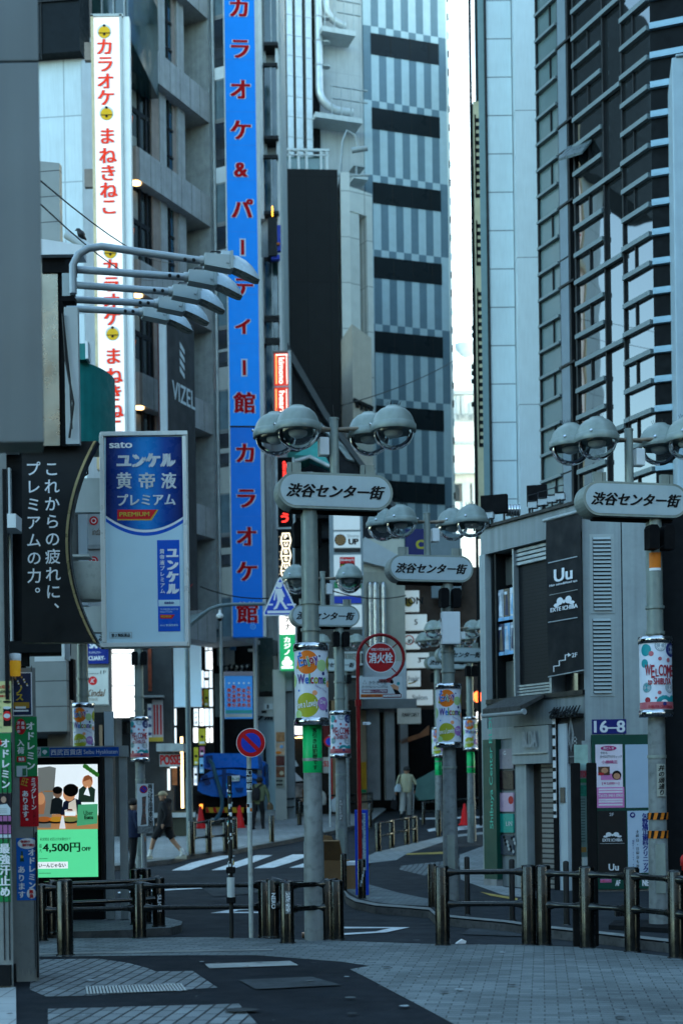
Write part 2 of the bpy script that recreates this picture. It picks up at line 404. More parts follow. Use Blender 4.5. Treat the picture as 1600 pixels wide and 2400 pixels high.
def strip(name, outer, inner, zoff, mat):
    n = min(len(outer), len(inner)); m = MB(); m.add([V((p[0], p[1], zg(p[1]) + zoff)) for p in outer[:n] + inner[:n]], [(i, i + 1, n + i + 1, n + i) for i in range(n - 1)], mat); return m.build(name, None, kind='structure')
def gp(pts, z=0.0): return [G(x, y, z) for x, y in pts]
def z7(pts): return [(800 + x * .2423, 1740 + y * .2423) for x, y in pts]
def z5(pts): return [(400 + x * .2934, 1700 + y * .2934) for x, y in pts]

sheet('ground', [V((-400, -150, 0)), V((400, -150, 0)), V((400, 600, 0)), V((-400, 600, 0))], RZ - .02, ASPH)
sheet('road', [V((-40, -30, 0)), V((40, -30, 0)), V((40, 140, 0)), V((-40, 140, 0))], RZ, ASPH)
# the near plaza: asphalt with areas of pavers
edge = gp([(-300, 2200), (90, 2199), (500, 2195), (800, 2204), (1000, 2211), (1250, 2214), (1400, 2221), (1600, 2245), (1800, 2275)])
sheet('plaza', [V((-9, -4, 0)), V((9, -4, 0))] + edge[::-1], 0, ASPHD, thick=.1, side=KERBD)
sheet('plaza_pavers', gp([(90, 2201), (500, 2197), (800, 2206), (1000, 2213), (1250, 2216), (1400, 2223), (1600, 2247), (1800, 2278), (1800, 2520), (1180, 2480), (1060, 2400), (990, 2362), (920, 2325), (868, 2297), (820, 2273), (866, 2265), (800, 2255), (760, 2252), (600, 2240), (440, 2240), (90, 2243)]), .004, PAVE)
sheet('pavement_patch', gp([(80, 2250), (232, 2248), (300, 2258), (345, 2270), (365, 2278), (452, 2277), (510, 2316), (205, 2335), (108, 2337), (70, 2320)]), .004, PAVEB)
sheet('pavement_patch', gp([(113, 2366), (560, 2354), (602, 2400), (660, 2480), (113, 2500)]), .004, PAVEB)
sheet('shop_floor', gp([(-160, 2315), (38, 2315), (40, 2500), (-160, 2500)]), .004, TILE)
sheet('plaza_kerb_line', gp([(90, 2236), (440, 2229), (640, 2226), (640, 2229), (440, 2233), (90, 2240)]), .008, KERB)
# island on the left
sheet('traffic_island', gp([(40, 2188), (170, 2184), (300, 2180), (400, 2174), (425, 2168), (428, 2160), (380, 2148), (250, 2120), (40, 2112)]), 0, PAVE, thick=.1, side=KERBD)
# sidewalk on the right with its own patches
rs = gp([(806, 2092), (812, 2105), (832, 2116), (880, 2126), (950, 2131), (1005, 2136), (1020, 2150), (1100, 2158), (1180, 2165), (1270, 2178), (1380, 2190), (1600, 2216), (1900, 2250)])
back = gp([(1900, 1980), (1500, 1935), (1170, 1925), (1140, 1938), (1060, 1948), (980, 1972), (880, 2003), (862, 2035), (820, 2075)])
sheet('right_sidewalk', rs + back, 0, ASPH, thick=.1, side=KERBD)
kin = gp([(806, 2088), (818, 2101), (838, 2111), (885, 2121), (950, 2126), (1008, 2131), (1024, 2145), (1100, 2153), (1180, 2160), (1270, 2172), (1380, 2184), (1600, 2209), (1900, 2242)])
strip('right_kerb', rs, kin, .022, KERB)
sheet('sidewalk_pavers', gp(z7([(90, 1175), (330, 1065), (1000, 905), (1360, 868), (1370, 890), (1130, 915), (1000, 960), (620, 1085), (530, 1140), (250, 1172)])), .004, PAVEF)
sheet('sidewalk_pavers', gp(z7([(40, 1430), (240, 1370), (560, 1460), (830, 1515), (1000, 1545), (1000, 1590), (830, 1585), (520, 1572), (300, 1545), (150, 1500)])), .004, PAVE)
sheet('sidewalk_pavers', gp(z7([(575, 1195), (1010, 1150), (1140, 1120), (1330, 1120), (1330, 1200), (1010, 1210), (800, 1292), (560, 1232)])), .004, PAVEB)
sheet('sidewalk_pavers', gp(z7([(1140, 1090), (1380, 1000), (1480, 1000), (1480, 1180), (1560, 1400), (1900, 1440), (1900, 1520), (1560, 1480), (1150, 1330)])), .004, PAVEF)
sheet('tactile_strip', gp(z7([(640, 1078), (1000, 1062), (1000, 1082), (615, 1092)])), .008, YELT)
sheet('tactile_strip', gp(z7([(1335, 1452), (1560, 1490), (1700, 1515), (1700, 1535), (1440, 1490)])), .008, YELT)
# sidewalk on the far left
lk = gp([(-60, 2075), (100, 2052), (250, 2034), (340, 2022), (400, 2016), (444, 2005), (555, 1993), (605, 1982), (664, 1972), (718, 1961), (800, 1944), (862, 1929)])
lb = gp([(885, 1912), (905, 1896), (860, 1884), (700, 1872)]) + [V((-9, 56, 0)), V((-30, 56, 0)), V((-22, 34, 0)), V((-16, 26, 0))]
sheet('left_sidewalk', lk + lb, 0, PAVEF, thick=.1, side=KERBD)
lki = gp([(-60, 2068), (100, 2046), (250, 2028), (340, 2016), (400, 2010), (444, 2000), (555, 1988), (605, 1977), (664, 1968), (718, 1957), (800, 1940), (862, 1926)])
strip('left_kerb', lk, lki, .022, KERB)
# painted markings
def mark(pts, name='road_marking'): sheet(name, gp(pts, RZ), RZ + .004, PAINT)
for q in ([(8, 1162), (150, 1160), (250, 1122), (520, 1044), (405, 1042), (165, 1100)], [(325, 1160), (470, 1156), (640, 1105), (815, 1040), (680, 1040)], [(662, 1145), (820, 1140), (960, 1098), (1130, 1034), (975, 1034)], [(948, 1140), (1080, 1138), (1240, 1075), (1090, 1098)]):
    mark(z5(q), 'zebra_stripe')
mark(z5([(-420, 1335), (60, 1308), (620, 1278), (620, 1286), (60, 1318), (-420, 1346)]))
mark(z5([(320, 1505), (520, 1470), (700, 1462), (700, 1472), (540, 1482), (500, 1496), (700, 1494), (700, 1506)]))
mark([(806, 2174), (960, 2175), (905, 2187), (806, 2193), (806, 2189), (880, 2185), (915, 2177), (806, 2178)])
for q in ([(240, 570), (480, 545), (470, 556), (250, 580)], [(460, 560), (900, 540), (880, 560), (480, 572)], [(590, 655), (730, 640), (720, 655), (600, 668)], [(830, 845), (990, 815), (980, 845), (840, 868)], [(1130, 820), (1370, 795), (1370, 850), (1000, 890)], [(750, 735), (1370, 715), (1370, 735), (760, 750)]):
    mark(z7(q))

# stains, gum and small repairs on the plaza
STN = M('dark_stain', (.03, .034, .036), .9, var=.3); GUM = M('trodden_gum', (.09, .10, .10), .9, var=.3); LGT = M('pale_scuff', (.26, .29, .30), .85, var=.2)
m = MB()
for i in range(150):
    x = rnd.uniform(-4.5, 5.5); y = rnd.uniform(8.5, 15.6); r0 = rnd.choice([.012, .015, .02, .03, .05, .12 if i % 9 == 0 else .02]); n = 9; a = rnd.uniform(0, 6)
    m.add([V((x + r0 * (1.6 if r0 > .1 else 1) * rnd.uniform(.6, 1) * cos(a + 2 * pi * k / n), y + r0 * rnd.uniform(.6, 1) * sin(a + 2 * pi * k / n), .0225 + i * 1e-5)) for k in range(n)], [tuple(range(n))], GUM if i % 3 else (STN if i % 2 else LGT))
m.build('pavement_stains', None, kind='structure')

ASPL = M('patched_asphalt', (.05, .056, .06), .95, var=.25, scale=2, bump=.5, bscale=110, dirt=.25, spec=.1)
sheet('asphalt_patch', gp([(1090, 2345), (760, 2302), (640, 2300), (700, 2330)][::-1]) if False else gp([(560, 2300), (730, 2292), (800, 2312), (600, 2322)]), .004, ASPL)
sheet('asphalt_patch', gp([(470, 2080), (640, 2068), (690, 2088), (500, 2103)], RZ), RZ + .003, ASPL)
sheet('asphalt_patch', gp([(1100, 2178), (1330, 2186), (1320, 2200), (1080, 2192)], RZ), RZ + .003, ASPL)

# ================================================================ street furniture
ENJOYBG = M('banner_paper', (.66, .70, .78), .35, var=.05)
BAND = M('chrome_band', (.5, .51, .52), .2, 1.0, var=.2, scale=6)
RUSTY = M('rusty_arm', (.2, .16, .12), .7, .2, var=.4, scale=9)
SPIKE = M('bird_spike_wire', (.03, .03, .03), .5, .5)
SIGNF = M('sign_acrylic', (.40, .475, .49), .35, var=.05, streak=.05)
REFL = M('lamp_reflector', (.5, .52, .5), .4, var=.05)
HZ, SZ, MZ = 5.70, 5.0, 5.83            # globe band, sign centre, mast top (heights in metres)
GL = [(.40, .16), (.66, -.10), (-.40, -.16), (-.66, .10)]

WPOLE = M('worn_pole_paint', (.205, .225, .225), .6, .05, var=.22, scale=2.2, streak=.2, dirt=.3)
def make_lamp():
    t = T('street_lamp', 'x', 'street lamp', (0, 0, 0), 'green grey street lamps of the shopping street')
    O = Fr((0, 0), (1, 0))
    m = MB(); m.cyl((0, 0, -.1), (0, 0, 1.1), .118, WPOLE, .112, 24).cyl((0, 0, 1.1), (0, 0, 2.45), .106, WPOLE, .1, 24).cyl((0, 0, 2.45), (0, 0, 4.81), .097, LAMPG, .094, 24)
    for z in (.95, 2.0, 3.45, 3.75): m.cyl((0, 0, z), (0, 0, z + .035), .112, LAMPG, seg=24)
    m.box(O, -.055, .055, .42, 1.0, .10, .125, LAMPG)
    m.build('pole', t)
    cx = -.28                             # the sign hangs out to one side of the pole
    # the lozenge box sign
    def pill(hw, hh, k=14):
        r = hh; return [(cx + (hw - r) + r * cos(a), SZ + r * sin(a)) for a in [(-pi / 2 + pi * i / k) for i in range(k + 1)]] + [(cx - (hw - r) + r * cos(a), SZ + r * sin(a)) for a in [(pi / 2 + pi * i / k) for i in range(k + 1)]]
    S = Fr((0, 0), (cos(R(13)), sin(R(13))))
    m = MB(); m.prism(S, pill(.655, .2), -.14, .14, LAMPG, False)
    for sgn in (1, -1):
        m.box(S, cx - .5 if sgn < 0 else cx - .1, cx + .12 if sgn < 0 else cx + .5, SZ - .235, SZ - .2, -.05, .05, BLACKM)
    bx_ = m.build('sign_box', t, bevel=.012)
    for sg in (1, -1):
        fr = S if sg > 0 else Fr((0, 0), (-S.u.x, -S.u.y))
        k = 1 if sg > 0 else -1
        m = MB(); m.prism(fr, [((a - cx) * k + cx * k, z) for a, z in pill(.625, .172)][::k], .141, .145, SIGNF)
        m.build('sign_face', t)
        m = MB(); txt(m, fr, '渋谷センター街', cx * k, SZ - .005, INK, w=1.13, h=.152, o=.149, bold=.04, shear=.34)
        m.build('lettering', t)
    q = S.p(cx - .02, 0)
    m = MB(); m.cyl((q.x, q.y, SZ + .2), (q.x, q.y, MZ), .052, LAMPG, .05, 18).cyl((q.x, q.y, MZ), (q.x, q.y, MZ + .02), .056, LAMPG, seg=18)
    for d in (-.42, .42):
        m.box(S, cx + d - .05, cx + d + .05, SZ + .2, SZ + .33, -.03, .03, LAMPG); m.box(S, cx + d + .06, cx + d + .1, SZ + .2, SZ + .33, -.03, .03, LAMPG)
    m.tube([(q.x, q.y, MZ + .02), (q.x + .01, q.y, MZ + .17)], .003, SPIKE, 5)
    m.build('mast', t)
    m = MB()
    for i in (0, 1): m.tube([(q.x - GL[i][0], q.y - GL[i][1], HZ + .02), (q.x + GL[i][0], q.y + GL[i][1], HZ + .02)], .022, RUSTY, 10)
    m.build('crossarm', t)
    m = MB(); m.box(S, cx + .05, cx + .16, SZ + .42, SZ + .62, -.06, .06, WHITE); m.build('control_box', t, bevel=.01)
    for gx, gy in GL:
        b = V((q.x + gx, q.y + gy, HZ))
        m = MB(); m.lathe(b, [(.252, -.04), (.256, -.035), (.256, .035), (.245, .04), (.238, .06), (.22, .115), (.19, .165), (.145, .205), (.085, .232), (.08, .245), (.0, .247)], LAMPG, 32)
        for k in range(2):
            an = 2.1 * k - 2.0; d = V((cos(an), sin(an), 0)); m.cyl(b + d * .25 + V((0, 0, .04)), b + d * .265 + V((0, 0, .05)), .016, BRIGHT, seg=8)
        cap = m.build('lamp_hood', t)
        m = MB()
        for k in range(16):
            an = k * 2.4; r0 = .02 + .06 * ((k * 7) % 16) / 16; d = V((cos(an), sin(an), 0))
            m.cyl(b + d * r0 + V((0, 0, .245)), b + d * (r0 * 1.25) + V((0, 0, .29)), .0028, SPIKE, seg=4, cap=False)
        m.build('bird_spikes', cap)
        m = MB(); m.lathe(b, [(.105, -.04), (.1, -.07), (.06, -.1), (.0, -.105)], REFL, 20); m.build('bulb_shade', cap)
        m = MB(); n = 10
        m.lathe(b, [(.226 * cos(pi / 2 * i / n), -.04 - .2 * sin(pi / 2 * i / n)) for i in range(n)] + [(.0001, -.24)], GLASS, 32); m.build('globe', cap)
    m = MB()
    for a0 in (-.16, .03): m.prism(S, [(a0, 4.42), (a0 + .12, 4.42), (a0 + .13, 4.66), (a0 + .1, 4.7), (a0 + .02, 4.7), (a0, 4.66)], .08, .23, BLACKM)
    m.tube([S.p(.1, 4.5, .2), S.p(-.05, 4.42, .15), S.p(-.12, 4.48, .1)], .006, BLACK, 6)
    m.build('loudspeaker', t, bevel=.01)
    return t
lamp0 = make_lamp()
lamp0['label'] = 'second green grey street lamp on right, white box below its sign'
def place_lamp(px, py, d, flip, label, ground=0.0, yaw=0.0):
    q = P(px, py, d); loc = V((q.x, q.y, ground))
    return dup(lamp0, loc, R(yaw) + (pi if flip else 0), label)
LAMPS = {}
LAMPS[1] = place_lamp(731, 1700, 15.9, True, 'tallest green grey street lamp, in the middle, green wrap under its banner')
LAMPS[3] = place_lamp(797, 1700, 26.9, False, 'green grey street lamp half hidden behind the tallest lamp, carrying a floral banner')
hoods = [h for h in LAMPS[3].children if h.name.startswith('lamp_hood')]; mx = sum(h.location.x for h in hoods) / 4; my = sum(h.location.y for h in hoods) / 4
for h in hoods: h.location.x, h.location.y = (mx + (.5 if h.location.x > mx else -.5), my + (.22 if h.location.y > my else -.22))     # this lamp's globes stand in line
LAMPS[4] = place_lamp(1537, 1700, 16.7, False, 'green grey street lamp cut by right picture edge, orange stripes on its pole')
LAMPS[5] = place_lamp(195, 1600, 25.4, False, 'street lamp rising behind the blue station sign with dotted banner')
LAMPS[6] = place_lamp(326, 1600, 30.0, False, 'street lamp behind the drug billboard carrying a floral banner')
LAMPS[7] = place_lamp(1024, 1600, 43, True, 'far street lamp peeping out left of the pole with white box', zg(43))
LAMPS[8] = place_lamp(1100, 1600, 38, False, 'far street lamp right of the pole with white box, dotted banner', zg(38))
LAMPS[9] = place_lamp(808, 1600, 44, False, 'far street lamp between the pole with floral banner and hydrant sign', zg(44))
LAMPS[10] = place_lamp(812, 1600, 56, False, 'farthest street lamp behind the pole with floral banner', zg(56))
q = P(1051, 1700, 21.5); lamp0.location = (q.x, q.y, 0)

# ---- curved banners on the lamp poles
class Cyl:                               # a = metres round the cylinder from the side facing the camera
    def __init__(s, c, r, face=-pi / 2): s.c = c; s.r = r; s.f = face
    def p(s, a, z, o=0.0):
        t = s.f + a / s.r; r = s.r + o; return V((s.c[0] + r * cos(t), s.c[1] + r * sin(t), z))
def cq(m, cy, a0, a1, z0, z1, o, mat, n=24):
    vs = [cy.p(a0 + (a1 - a0) * i / n, z, o) for z in (z0, z1) for i in range(n + 1)]
    m.add(vs, [(i, i + 1, n + 2 + i, n + 1 + i) for i in range(n)], mat, True)
def cdisc(m, cy, a, z, r, o, mat, n=16):
    vs = []
    for i in range(n + 1):
        t = pi * i / n; x = -r * cos(t); y = r * sin(t); vs += [cy.p(a + x, z - y, o), cy.p(a + x, z + y, o)]
    m.add(vs, [(2 * i, 2 * i + 2, 2 * i + 3, 2 * i + 1) for i in range(n)], mat, True)
DOTC = {k: M('dot_' + k, c(v), .4, var=.06) for k, v in {'orange': '#e0701a', 'olive': '#a3a52c', 'lime': '#a9c98a', 'purple': '#a877b8', 'blue': '#2f6fc4', 'navy': '#2a2f6b', 'peach': '#f0a070', 'teal': '#1f8f96', 'rose': '#b5616b', 'grey': '#9aa6ae', 'crim': '#9d2436', 'green': '#3f9a4a', 'pink': '#d67aa0', 'viol': '#5b2f86'}.items()}
def word(m, cy, s, cols, a0, width, z, h, rot, ks, halo=None):
    """letters of different colour and size side by side on one baseline"""
    bb = []
    for ch in s: vs, fs = glyphs(ch, .03); bb.append((min(q[0] for q in vs), max(q[0] for q in vs)))
    tot = sum((b - a) * k + .03 for (a, b), k in zip(bb, ks)); kx = width / tot; ky = h / .72; x = 0; ca, sa = cos(R(rot)), sin(R(rot))
    for ch, cc, (a, b), k in zip(s, cols, bb, ks):
        def f(u, v): U = (x + (u - a) * k) * kx; W_ = v * k * ky; return a0 + U * ca - W_ * sa, z + U * sa + W_ * ca
        if halo: put(m, cy, *glyphs(ch, .085), f, .006, halo)
        put(m, cy, *glyphs(ch, .03), f, .010 if halo else .006, DOTC[cc]); x += (b - a) * k + .03
def banner(c2, kind, label, faces=(-pi / 2,), z0=2.43, z1=3.33):
    r = .188
    t = T('pole_banner', label, 'banner', (c2[0], c2[1], z0), 'banners round the lamp poles')
    m = MB(); zc = (z0 + z1) / 2
    cy = Cyl(c2, r)
    m.cyl((c2[0], c2[1], z0 + .05), (c2[0], c2[1], z1 - .05), r, ENJOYBG, seg=40)
    m.build('sleeve', t)
    for zb in (z0, z1 - .08):
        m = MB(); m.lathe((c2[0], c2[1], zb), [(.1, .0), (r + .012, 0), (r + .012, .08), (.1, .08)], BAND, 40); m.build('chrome_band', t)
    m = MB(); b = MB(); H = z1 - z0 - .17; zb = z0 + .085; f = lambda u: zb + u * H
    if kind == 'enjoy':
        for a, u, rr, cc, o in [(-.045, .82, .13, 'orange', .002), (.13, .77, .065, 'lime', .003), (-.13, .95, .02, 'blue', .002), (.1, .91, .012, 'navy', .002), (.15, .65, .02, 'navy', .002), (-.17, .75, .02, 'olive', .003), (-.15, .4, .012, 'blue', .002),
                                (-.05, .18, .135, 'olive', .002), (.145, .2, .075, 'purple', .003), (.04, .36, .028, 'peach', .004), (-.16, .04, .05, 'lime', .003), (.2, .1, .02, 'navy', .002), (.24, .5, .04, 'peach', .002), (-.27, .55, .08, 'lime', .002), (.3, .8, .1, 'olive', .002)]:
            cdisc(m, cy, a, f(u), rr, o, DOTC[cc])
        word(b, cy, 'Enjoy', ['blue', 'navy', 'green', 'crim', 'viol'], -.13, .225, f(.755), .105, 14, (1.25, .9, .9, .9, .95), PAPERW)
        word(b, cy, 'Welcome', ['viol', 'blue', 'green', 'crim', 'olive', 'viol', 'green'], -.165, .35, f(.50), .105, 0, (1.05, 1, 1.1, 1, 1, 1, 1))
        txt(b, cy, 'Have a Lovely', -.06, f(.18), PAPERW, w=.26, h=.1, o=.007, bold=.02, rot=6)
        txt(b, cy, 'Day', .14, f(.22), PAPERW, w=.08, h=.06, o=.007, bold=.01, rot=4)
        txt(b, cy, 'Shibuya Center', .12, f(.42), DOTC['viol'], w=.17, h=.025, o=.006, rot=-25)
    else:
        for a, u, rr, cc, o in [(.02, .96, .07, 'grey', .002), (-.16, .9, .07, 'teal', .002), (.17, .9, .085, 'navy', .002), (-.09, .84, .03, 'rose', .003), (.01, .76, .022, 'rose', .003), (.12, .74, .026, 'rose', .003), (-.18, .7, .05, 'teal', .002),
                                (.14, .33, .07, 'grey', .002), (-.15, .33, .06, 'grey', .002), (.0, .25, .022, 'rose', .003), (-.04, .17, .014, 'rose', .003), (-.14, .14, .035, 'crim', .003), (.19, .12, .07, 'teal', .002)]:
            cdisc(m, cy, a, f(u), rr, o, DOTC[cc])
        for a, u, cc in ((.02, .96, 'navy'), (.14, .33, 'navy'), (.17, .9, 'grey'), (-.15, .33, 'teal')):
            for k in range(8):
                an = pi * k / 8; put(m, cy, [(-.055, -.004), (.055, -.004), (.055, .004), (-.055, .004)], [(0, 1, 2, 3)], lambda x, y: (a + x * cos(an) - y * sin(an), f(u) + x * sin(an) + y * cos(an)), .005, DOTC['grey' if cc == 'navy' else cc] if cc != 'navy' else PAPERW)
        for k in range(9):
            an = pi * (k - 1.5) / 6; cdisc(m, cy, .06 + .062 * cos(an), f(.1) + .05 * sin(an), .036, .004, DOTC['teal'])
        cdisc(m, cy, .06, f(.08), .05, .006, PAPERW); cdisc(m, cy, .06, f(.08), .024, .008, DOTC['navy'])
        cq(m, cy, -.28, .28, zb + .003, zb + .085, .007, DOTC['rose'])
        txt(b, cy, 'SHIBUYA CENTERGAI', .02, zb + .03, DOTC['crim'], w=.3, h=.03, o=.01, bold=.02, shear=.2)
        x = -.13
        for i, ch in enumerate('WELCOME'):
            txt(b, cy, ch, x, f(.57) + (.02, 0, -.015, .012, .01, .0, .01)[i], DOTC['crim'], h=(.13, .15, .09, .13, .13, .15, .13)[i], w=(.07, .04, .035, .05, .05, .055, .04)[i], o=.008, bold=.025); x += (.058, .046, .042, .05, .055, .052, .05)[i]
        txt(b, cy, 'to SHIBUYA', .01, f(.42), DOTC['crim'], w=.28, h=.075, o=.008, bold=.03)
    m.build('printed_pattern', t); b.build('lettering', t)
    return t
def lampxy(k): l = (LAMPS[k] if k else lamp0).location; return (l.x, l.y)
banner(lampxy(1), 'enjoy', 'dotted Enjoy Welcome banner on the tallest lamp pole', z0=2.40, z1=3.31)
banner(lampxy(0), 'enjoy', 'dotted Enjoy Welcome banner below the white box on second right lamp', z0=2.32, z1=3.28)
banner(lampxy(3), 'floral', 'floral banner on the lamp pole just right of the tallest lamp', z0=2.33, z1=3.22)
banner(lampxy(4), 'floral', 'large floral Welcome to Shibuya banner at right picture edge', z0=2.48, z1=3.42)
banner(lampxy(5), 'enjoy', 'dotted Enjoy Welcome banner just above the blue station sign')
banner(lampxy(6), 'floral', 'floral banner on the pole right of the blue station sign', z0=2.4, z1=3.34)
banner(lampxy(7), 'enjoy', 'far dotted banner showing a sliver left of the white boxed lamp', z0=zg(43) + 2.15, z1=zg(43) + 3.05)
banner(lampxy(8), 'enjoy', 'far dotted banner right of the white boxed lamp, green wrap below', z0=zg(38) + 2.45, z1=zg(38) + 3.35)
WRAP = M('green_wrap', c('#12b463'), .35, var=.06)
def wrap(k, zt, zb, label, faces=0.0, text='客引きは犯罪です', r=.108):
    x, y = lampxy(k); cy = Cyl((x, y), r); m = MB(); m.lathe((x, y, zb), [(r - .004, 0), (r, .004), (r, zt - zb), (r - .004, zt - zb)], WRAP, 32)
    t = T('pole_wrap', label, 'warning wrap', (x, y, zb), 'green warning wraps on lamp poles'); m.build('sheet', t)
    m = MB(); vtxt(m, cy, text, .03 + faces, zt - .03, zb + .03, INK, o=.003, bold=.02); m.build('lettering', t)
wrap(1, 2.40, 1.87, 'bright green warning wrap under banner on the tallest lamp')
wrap(7, zg(43) + 2.12, zg(43) + 1.6, 'green warning wrap left of the white boxed lamp pole')
wrap(8, zg(38) + 2.42, zg(38) + 1.85, 'green warning wrap right of the white boxed lamp pole')
# white box on second right lamp, stickers, hazard stripes
x, y = lampxy(0); fr = Fr((x, y), (cos(R(5)), sin(R(5))))
m = MB(); m.box(fr, -.12, .15, 3.86, 4.34, .1, .26, WHITE); m.box(fr, -.105, .135, 3.875, 4.325, .26, .264, WHITE); m.box(fr, -.14, -.12, 3.95, 4.0, .16, .2, STEEL); m.box(fr, -.14, -.12, 4.2, 4.25, .16, .2, STEEL)
m.build('junction_box', None, 'white metal box strapped high on second right lamp pole', 'box', bevel=.006)
x, y = lampxy(4); cy = Cyl((x, y), .118); m = MB()
HAZO = M('hazard_orange', c('#c9701c'), .6); 
for zt, zb in ((1.36, 1.28), (1.15, 1.06)):
    for k in range(10):
        a0 = -.2 + k * .04; m.add([cy.p(a0, zb, .003), cy.p(a0 + .04, zb, .003), cy.p(a0 + .06, zt, .003), cy.p(a0 + .02, zt, .003)], [(0, 1, 2, 3)], HAZO if k % 2 else INK)
m.build('hazard_tape', None, 'orange and black striped tape round right edge lamp pole', 'tape')
t = T('street_name_plate', 'narrow steel plate with vertical street name on right lamp pole', 'name plate', cy.p(0, 1.75, .01)); cy2 = Cyl((x, y), .116)
m = MB(); cq(m, cy2, -.03, .075, 1.55, 1.93, .006, M('worn_plate', (.3, .31, .27), .5, var=.15)); m.build('plate', t); m = MB(); vtxt(m, cy2, '井の頭通り', .02, 1.92, 1.56, INK, o=.009, bold=.02, shear=.2); m.build('lettering', t)
for k, z, lab in ((4, 4.32, 'orange notice sticker on right lamp pole below loudspeakers'), (5, 4.5, 'orange notice sticker on pole above the station sign')):
    cy = Cyl(lampxy(k), .1); m = MB(); cq(m, cy, -.08, .06, z - .1, z + .08, .004, ORANGE); cq(m, cy, -.08, .06, z - .13, z - .1, .004, PAPERW); m.build('pole_sticker', None, lab, 'sticker')
cy = Cyl(lampxy(3), .107); m = MB(); cq(m, cy, -.04, .02, 1.15, 1.55, .004, M('weathered_sticker', (.16, .16, .15), .7)); vtxt(m, cy, 'ROLLPOP', -.01, 1.54, 1.16, PAPERW, o=.006, bold=.02); m.build('pole_sticker', None, 'faded vertical sticker on pole below the central floral banner', 'sticker')
cy = Cyl(lampxy(1), .113); m = MB()
for i in range(26):
    a = rnd.uniform(-.16, .12); z = rnd.uniform(.3, 1.5); r0 = rnd.uniform(.008, .05); n = 9
    cc = M('scuffed_paint', (.20, .235, .27), .7, var=.2) if i % 3 else M('chipped_primer', (.06, .065, .07), .8)
    m.add([cy.p(a + r0 * (rnd.uniform(.5, 1)) * cos(2 * pi * k / n), z + r0 * 1.8 * rnd.uniform(.4, 1) * sin(2 * pi * k / n), .003) for k in range(n)], [tuple(range(n))], cc)
m.build('paint_wear', LAMPS[1])

# ---------------------------------------------------------------- pipe guard rails and bollards
PIPE = M('bronze_steel_pipe', (.042, .044, .043), .24, .95, var=.15, scale=3, streak=.12, dirt=.06)
PIPER = M('worn_rail_top', (.3, .31, .32), .26, 1.0, var=.2, scale=5)
def post_mesh(m, x, y, z, h=.85, r=.078):
    m.lathe((x, y, z), [(r, -.02), (r, h - .02), (r - .006, h - .006), (r - .02, h), (0, h + .004)], PIPE, 24)
def bollard(px, py, label, d=None, h=.85, r=.078, z=0.0, name='bollard', group='steel bollards along the pavement', mat=None):
    q = P(px, py, d) if d else G(px, py, z); zz = zg(q.y) + z if not d else z
    m = MB(); m.lathe((q.x, q.y, zz), [(r, -.02), (r, h - .02), (r - .006, h - .006), (r - .02, h), (0, h + .004)], mat or PIPE, 24)
    m.lathe((q.x, q.y, zz), [(r + .012, 0), (r + .012, .012), (r, .016)], PIPE, 24)
    return m.build(name, None, label, 'bollard', group)
def rail(pts, label, heights=(.79, .47), h=.85, r=.078, rr=.028, z=0.0, group='low steel pipe guard rails', flare=True, mat=None):
    """posts standing at pts (plan points) joined by two pipes whose ends swell into the posts"""
    pts = [V((p[0], p[1], zg(p[1]) + z)) for p in pts]; pm = mat or PIPE
    mid = sum(pts, V()) / len(pts)
    t = T('guard_rail', label, 'guard rail', (mid.x, mid.y, min(p.z for p in pts)), group)
    for p in pts:
        m = MB(); m.lathe(p, [(r, -.02), (r, h - .02), (r - .006, h - .006), (r - .02, h), (0, h + .004)], pm, 24); m.lathe(p, [(r + .012, 0), (r + .012, .012), (r, .016)], pm, 24)
        m.build('post', t)
    for hh in heights:
        for a, b in zip(pts, pts[1:]):
            d = (b - a); L = d.length; u = d / L; m = MB()
            a2 = a + V((0, 0, hh)); b2 = b + V((0, 0, hh))
            if flare:
                ks = [.0, .05, .09, .14, .2]; rs = [r * .8, r * .72, rr * 1.7, rr * 1.15, rr]
                path = [a2 + u * k for k in ks] + [b2 - u * k for k in ks[::-1]]; m.tube(path, rs + rs[::-1], pm, 14)
            else: m.tube([a2, b2], rr, pm, 12)
            m.build('pipe', t)
    return t
A = lambda x, y: G(x, y, 0)
# right foreground
rail([A(1037, 2216), A(1239, 2215)], 'nearest right guard rail with curved corners and two posts', heights=(.78, .44))
rail([A(1274, 2216), A(1376, 2222), A(1481, 2231), A(1585, 2246), A(1700, 2266)], 'long right guard rail of four posts passing the narrow notice board', heights=(.76, .43))
# left foreground
rail([A(96, 2206), A(328, 2199), A(622, 2196)], 'left guard rail running from the pillar to the no parking sign', heights=(.60, .35), h=.645)
rail([A(674, 2211), A(768, 2203)], 'short angled guard rail before the tallest lamp pole', heights=(.63, .37), h=.68)
rail([A(640, 2196), A(790, 2203)], 'short guard rail hidden behind the tallest lamp pole', heights=(.63, .36), h=.67)
rail([G(118, 2186), G(373, 2172)], 'guard rail on the small island in front of the bright screen', heights=(.585, .35), h=.62)
bollard(154, 2240, 'thick dark bollard standing alone beside the left pillar', h=.785, r=.084)
